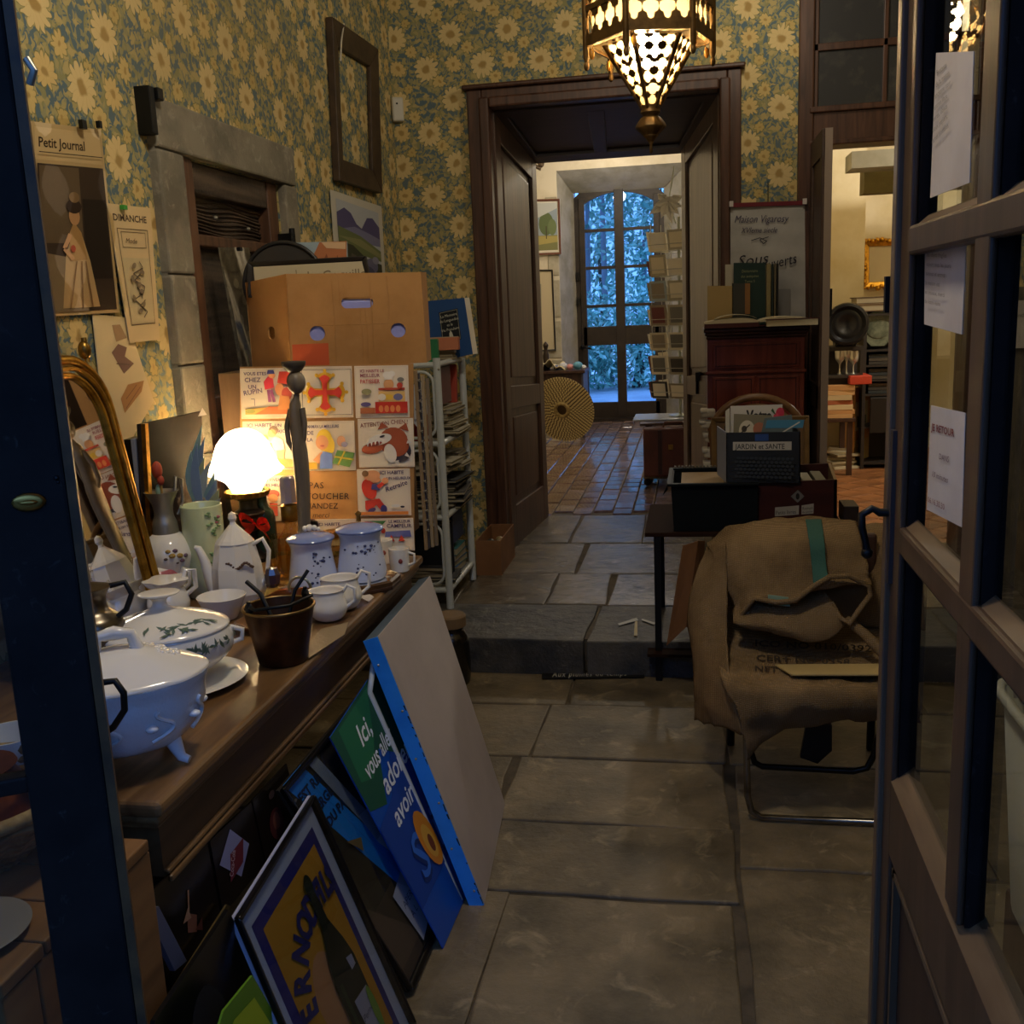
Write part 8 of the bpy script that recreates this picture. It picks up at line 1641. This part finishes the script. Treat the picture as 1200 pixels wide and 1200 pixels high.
# stand, tray, suitcase
root = thing('plant_stand', 'low wooden stand with barley twist legs and castors under the suitcase', 'stand', (sx_+.05, 7.95, UF))
zs_ = PY(770, 545, 7.9).z
xs0, xs1 = PY(754, 540, 7.8).x, .30
part('shelf', MB().bb(xs0, xs1, 7.75, 8.3, UF+.06, UF+.085), pale_wood, root, bevel=.004)
for x, y in ((xs0+.03, 7.79), (xs0+.03, 8.26)):
    part('castor', MB().ball((x, y, UF+.03), .03, 12, 8), black_metal, root, smooth=60)
    part('twist_leg', MB().tube([(x+.012*cos(t*1.3), y+.012*sin(t*1.3), UF+.085+t*.0085) for t in range(46)], .016, 8), dark_wood, root, smooth=60)
ztop = UF+.085+46*.0085
part('top', MB().bb(xs0-.02, xs1, 7.72, 8.3, ztop, ztop+.02), dark_wood, root, bevel=.004)
leather = mat('leather_brown', '#5a2f22', .45, var=('#43231a', 6, .4, .7))
root = thing('leather_suitcase', 'brown leather suitcase with a clasp on the stand by the doorway', 'suitcase', (xs0+.2, 7.65, UF+.09))
part('body', MB().bb(xs0+.01, xs1-.05, 7.60, 7.715, UF+.10, ztop-.005), leather, root, bevel=.015); part('clasp', MB().box(PY(786, 524, 7.59), (.035, .012, .04)), brass, root, bevel=.003); part('strap', MB().bb(xs0+.12, xs0+.15, 7.592, 7.6, UF+.12, ztop-.02), mat('leather_dark', '#2f1a14', .5), root)
part('handle', MB().tube([(xs0+.16, 7.66, ztop-.005), (xs0+.17, 7.66, ztop+.03), (xs0+.30, 7.66, ztop+.03), (xs0+.31, 7.66, ztop-.005)], .008), leather, root, smooth=60)
q = [PZ(x, y, ztop+.045) for x, y in ((762, 488), (800, 488), (800, 477), (741, 479))]
tag(part('glass_tray', MB().bb(xs0-.08, xs1-.05, 7.86, 8.28, ztop+.021, ztop+.035), mat('tray_white', '#a9adb8', .2), bevel=.004), 'pale shiny tray on top of the barley twist stand', 'tray')

# ================================================================ SIDE ROOM
YK = 8.45
def side(label, name, cat, x0, y0, x1, y1, Y, dep, m, bev=.006): a = PY(x0, y1, Y); b_ = PY(x1, y0, Y); return tag(part(name, MB().bb(a.x, b_.x, Y, Y+dep, a.z, b_.z), m, bevel=bev), label, cat)
a = PY(1012, 420, YK); dshelf = mat('shelf_dark', '#2d2621', .6)
xS0, xS1 = PY(1012, 400, YK).x, PY(1075, 400, YK).x; zS = PY(1020, 365, YK).z
root = thing('bookcase', 'dark bookcase seen through the second doorway', 'bookcase', ((xS0+xS1)/2, YK+.2, UF))
part('side', MB().bb(xS0, xS0+.025, YK, YK+.35, UF, zS), dshelf, root); part('side', MB().bb(xS1-.025, xS1, YK, YK+.35, UF, zS), dshelf, root); part('back', MB().bb(xS0, xS1, YK+.34, YK+.36, UF, zS), dshelf, root)
zsh = [zS-.02, PY(1020, 410, YK).z, PY(1020, 428, YK).z, PY(1020, 445, YK).z, PY(1020, 462, YK).z, PY(1020, 500, YK).z, UF+.05]
for z in zsh: part('shelf', MB().bb(xS0+.025, xS1-.025, YK, YK+.34, z-.015, z), dshelf, root)
for si, z in enumerate(zsh[2:5]):
    for j in range(3):
        for i in range(1): tag(part('book', MB().bb(xS0+.05, xS1-.06-.02*j, YK+.03, YK+.27, z+.002+j*.028, z+.026+j*.028), flat(['#3a352f', '#4a4238', '#2f3436'][(si+j) % 3])), '%s dark book of the pile on the %s shelf of the far bookcase' % (['lowest', 'middle', 'upper'][j], ['second', 'third', 'fourth'][si]), 'book')
c_ = PY(1029, 394, YK+.05); k = K(c_)
c_.z = zsh[1]+.16
tag(part('octagonal_plate', MB().slab([c_+Vector((22*k*cos(pi/8+i*pi/4)*.9, 0, 22*k*sin(pi/8+i*pi/4)*.98)) for i in range(8)], (0, .012, 0)).ball(c_+Vector((0, -.004, 0)), 14*k, 14, 8, (1, .08, .8)), mat('plate_greygreen', '#767c68', .25, var=('#4e5446', 12, .4, .6)), bevel=.004), 'octagonal grey-green plate propped in the far bookcase', 'plate')
for i, (y0, y1, c2_, nm) in enumerate(((348, 354, '#5d4a38', 'upper'), (355, 363, '#7a6248', 'lower'))):
    a = PY(1003+i*4, y1, YK-.02); b_ = PY(1046, y0, YK-.02); zb_ = zS+.001+(.058 if i == 0 else 0); r_ = thing('book', '%s of two large old books lying on top of the far bookcase' % nm, 'book', ((a.x+b_.x)/2, YK+.1, zb_))
    part('cover', MB().bb(a.x, b_.x, YK-.0, YK+.3, zb_, zb_+.008).bb(a.x, b_.x, YK-.0, YK+.3, zb_+.045, zb_+.053), flat(c2_), r_); part('pages', MB().bb(a.x+.01, b_.x-.01, YK+.005, YK+.29, zb_+.008, zb_+.045), paper_edge, r_)
# gilt frame on wall behind
q = [PY(x, y, 9.57) for x, y in ((1012, 337), (1062, 335), (1062, 281), (1012, 283))]
root = thing('gilt_picture', 'ornate gilt frame with a pale picture on the cream wall of the side room', 'frame', tuple((q[0]+q[1])/2)); sheet(root, q, .01, flat('#c9bda0'), 'picture'); barframe(root, q, .045, .03, gold)
mb = MB()
for i in range(40):
    s_ = i/10; e = int(s_) % 4; t_ = s_-int(s_); p = q[e].lerp(q[(e+1) % 4], t_); mb.ball(p+Vector((rnd.uniform(-.01, .01), -.03, rnd.uniform(-.01, .01))), rnd.uniform(.014, .024), 6, 5)
part('carving', mb, gold, root, smooth=60, stuff=True)
# loudspeaker-like round machine
c_ = PY(992, 380, 8.2); k = K(c_)
root = thing('gramophone_horn', 'round black horn mouth on a cabinet in the side room', 'gramophone', (c_.x, 8.2, c_.z-.25))
prof = [(0, 0), (6*k, .0), (10*k, -.02), (14*k, -.025), (17*k, -.02), (21*k, -.05), (24*k, -.045), (25*k, -.02), (24*k, 0)]
mb = MB(); n = 32; vs = [c_+Vector((r_*cos(2*pi*j/n), z, r_*sin(2*pi*j/n))) for r_, z in prof for j in range(n)]
mb.add(vs, [(i*n+j, i*n+(j+1) % n, (i+1)*n+(j+1) % n, (i+1)*n+j) for i in range(len(prof)-1) for j in range(n)]); part('mouth', mb, mat('horn_black', '#17171a', .3, .3), root, smooth=40)
zt_ = c_.z-26*k; xa = PY(975, 400, 8.2).x; xb_ = PY(1012, 400, 8.2).x
part('housing', MB().bb(c_.x-.08, c_.x+.08, 8.21, 8.35, zt_, c_.z+.05), black_metal, root, bevel=.01)
zc_t = zt_-.001
# cupboard with crystal
root = thing('display_case', 'small case with sparkling glassware under the black horn', 'cabinet', (c_.x, 8.3, PY(990, 440, 8.2).z))
zc0_ = PY(990, 440, 8.2).z
part('frame', MB().bb(xa-.1, xb_, 8.2, 8.22, zt_-.03, zt_).bb(xa-.1, xb_, 8.2, 8.5, zc0_-.02, zc0_).bb(xb_-.02, xb_, 8.2, 8.22, zc0_, zt_-.03).bb(xa-.1, xb_, 8.48, 8.5, zc0_, zt_), dshelf, root); part('top', MB().bb(xa-.1, xb_, 8.2, 8.5, zt_-.025, zt_-.002), dshelf, root)
for i, (x, h_) in enumerate(((984, .2), (992, .24), (1000, .18))):
    p = PY(x, 430, 8.32); tag(part('goblet', MB().lathe(smooth_prof([(.03, 0), (.008, .01), (.008, h_*.4), (.035, h_*.6), (.04, h_)]), (p.x, 8.32, zc0_+.001), 16), mat('crystal', '#c9c6bc', .1, .6), smooth=60), '%s glass goblet in the case below the black horn' % ['left', 'middle', 'right'][i], 'glass')
# table of books under with cardboard
ztb = zc0_-.021; a = PY(972, 470, 8.15); b_ = PY(1003, 470, 8.15)
root = thing('book_table', 'table loaded with books seen through the second doorway', 'table', ((a.x+b_.x)/2-.2, 8.3, UF)); 
ztt = PY(985, 490, 8.15).z
part('top', MB().bb(.75, b_.x, 8.12, 8.6, ztt-.03, ztt), dark_wood, root, bevel=.004); part('leg', MB().bb(b_.x-.06, b_.x-.02, 8.14, 8.18, UF, ztt-.03), dark_wood, root); part('leg', MB().bb(.77, .81, 8.14, 8.18, UF, ztt-.03), dark_wood, root); part('leg', MB().bb(b_.x-.06, b_.x-.02, 8.54, 8.58, UF, ztt-.03), dark_wood, root)
part('riser', MB().bb(.80, b_.x-.04, 8.25, 8.5, ztt, zc0_-.02), dshelf, root)
ords = ['lowest', 'second', 'third', 'fourth', 'fifth', 'sixth', 'seventh', 'topmost']
z = ztt+.001
for i in range(7):
    t_ = rnd.uniform(.03, .045); 
    if z+t_ > zc0_+.05: break
    tag(part('book', MB().box((b_.x-.17+rnd.uniform(-.02, .02), 8.19, z+t_/2), (.30, .10, t_), rotz(rnd.uniform(-.1, .1))), flat(['#c9a070', '#b98a5a', '#d0b890', '#a05a3a', '#c0aa84'][i % 5]), bevel=.002), 'book of the warm-lit pile on the far table, %s from below' % ords[i], 'book'); z += t_+.001
side('orange-red folder lying on the books in the side room', 'folder', 'folder', 996, 440, 1022, 451, 8.12, .3, mat('red_orange', '#b8402a', .5))
# cardboard standing with a picture
q = [PY(x, y, 8.12) for x, y in ((1000, 548), (1017, 536), (1018, 452), (1003, 455))]
q = [PZ(1000, 548, UF), PZ(1018, 534, UF), None, None]; q[1].y = q[0].y+.25; q[1].x = PY(1018, 534, q[1].y).x; q[2] = Vector((q[1].x, q[1].y, PY(1018, 452, q[1].y).z)); q[3] = Vector((q[0].x, q[0].y, PY(1001, 455, q[0].y).z))
root = thing('cardboard_box', 'tall tan carton with a small printed picture in the side room', 'box', tuple(q[0])); n_ = (q[1]-q[0]).cross(Vector((0, 0, 1))).normalized()
part('front', MB().slab(q, -n_*.08), cardboard, root, bevel=.003)
printed('picture', root, q[0], q[1]-q[0], q[3]-q[0], 40, 100, [('rect', '#c9bd9a', 2, 46, 34, 82), ('rect', '#5d6650', 6, 50, 30, 64), ('poly', '#3f4a3a', [(8, 56), (12, 68), (24, 66), (28, 54)]), ('rect', '#a8905a', 2, 2, 38, 34)])
for i in range(8):
    p = PZ(985+rnd.uniform(-5, 6), 545-i*0, UF); tag(part('pamphlet', MB().box((p.x-.02, p.y-.1+rnd.uniform(-.05, .05), UF+.012+i*.02), (.22, .16, .018), rotz(rnd.uniform(-.5, .5))), flat(['#c9bda0', '#8a7a60', '#a89a7c'][i % 3])), 'pamphlet of the untidy pile on the tiled floor, %s from below' % ords[i], 'pamphlet')
# dark cupboard to the right, wall hangings
side('dark cupboard low in the side room behind the bookcase', 'cupboard', 'cupboard', 1019, 465, 1050, 508, YK-.03, .02, mat('cupboard_black', '#1a1614', .5))
gs = mat('grey_lintel', '#8f8b7c', .8, var=('#77735f', 4, .4, .7))
struct('trim_3', MB().bb(PY(998, 190, 7.6).x, 3.2, 7.6, 7.9, PY(1020, 196, 7.6).z, PY(1020, 176, 7.6).z), gs)
struct('trim_4', MB().bb(PY(1013, 200, 8.0).x, 3.4, 8.0, 8.2, PY(1020, 226, 8.0).z, PY(1020, 192, 8.0).z), mat('olive_beam', '#6b6138', .8, var=('#574e2c', 4, .4, .7)))

# ================================================================ GARDEN BEHIND THE FAR WINDOW
lfm = [mat('ivy_leaf', '#86b8a0', .6), mat('ivy_leaf_dark', '#4f8a78', .6), mat('ivy_leaf_pale', '#b8dcc8', .6)]
def bush(name, label, c, r_, n, cat='bush', hgt=1.0, seed=0, sz=.09, trunk=True):
    rg = random.Random(seed); root = thing(name, label, cat, (c[0], c[1], .08))
    for mi in range(3):
        mb = MB()
        for i in range(n//3):
            a = rg.uniform(0, 2*pi); e = rg.uniform(-1, 1); q = (rg.random())**.4; p = Vector((c[0]+r_[0]*q*cos(a)*sqrt(1-e*e), c[1]+r_[1]*q*sin(a)*sqrt(1-e*e), c[2]+r_[2]*q*e))
            if p.z < .1: continue
            d = Vector((rg.gauss(0, 1), rg.gauss(0, 1), rg.gauss(0, 1))).normalized(); s_ = d.orthogonal().normalized(); L_ = sz*rg.uniform(.6, 1.4); mb.add([p-d*L_, p+s_*L_*.45, p+d*L_, p-s_*L_*.45], [(0, 1, 2, 3)])
        part('foliage', mb, lfm[mi], root, stuff=True)
    if trunk: part('trunk', MB().tube([(c[0], c[1], .0), (c[0]+.1, c[1], c[2]*.5), (c[0], c[1]+.1, c[2]+r_[2]*.3)], [.10, .08, .03]), mat('bark', '#3f3a38', .9), root, smooth=60)
    return root
bush('ivy_hedge', 'low ivy-covered bank left of the garden path', (-3.2, 17.6, .9), (2.2, .8, 1.1), 5200, 'hedge', seed=1, sz=.06)
bush('ivy_hedge', 'leafy hedge straight behind the arched window', (-1.0, 18.2, .8), (1.6, .8, 1.2), 4200, 'hedge', seed=2, sz=.06)
bush('garden_tree', 'tall leafy tree at the left behind the arched window', (-3.0, 20.5, 4.4), (1.7, 1.2, 2.4), 1700, 'tree', seed=3, sz=.09)
bush('garden_tree', 'dense tree at the right behind the arched window', (-.6, 19.6, 3.6), (1.3, 1.2, 2.6), 2600, 'tree', seed=4, sz=.085)
bush('garden_tree', 'paler tree in the middle distance of the garden', (-1.9, 21.5, 2.6), (1.4, 1.0, 1.8), 1300, 'tree', seed=5, sz=.08)
for i, (x, y) in enumerate(((-2.4, 19.2), (-1.55, 19.5), (-2.05, 20.2), (-1.1, 20.6))):
    tag(part('tree_trunk', MB().tube([(x, y, 0), (x+.12*(i-1.5), y, 2), (x+.2*(i-1.5), y+.2, 5.5)], [.07, .055, .03]), mat('bark_pale', '#7d848c', .9), smooth=60), 'slim bare trunk behind the hedge, %s from the left' % ['first', 'third', 'second', 'fourth'][i], 'tree')
tag(part('garden_hose', MB().tube([(-.95+.25*cos(t*.5), 13.9+.1*sin(t*.5), .09+.03*(t % 3 == 0)) for t in range(8)], .025), mat('hose', '#2f3a4a', .6), smooth=60), 'dark coil lying on the paving outside the arched window', 'hose')
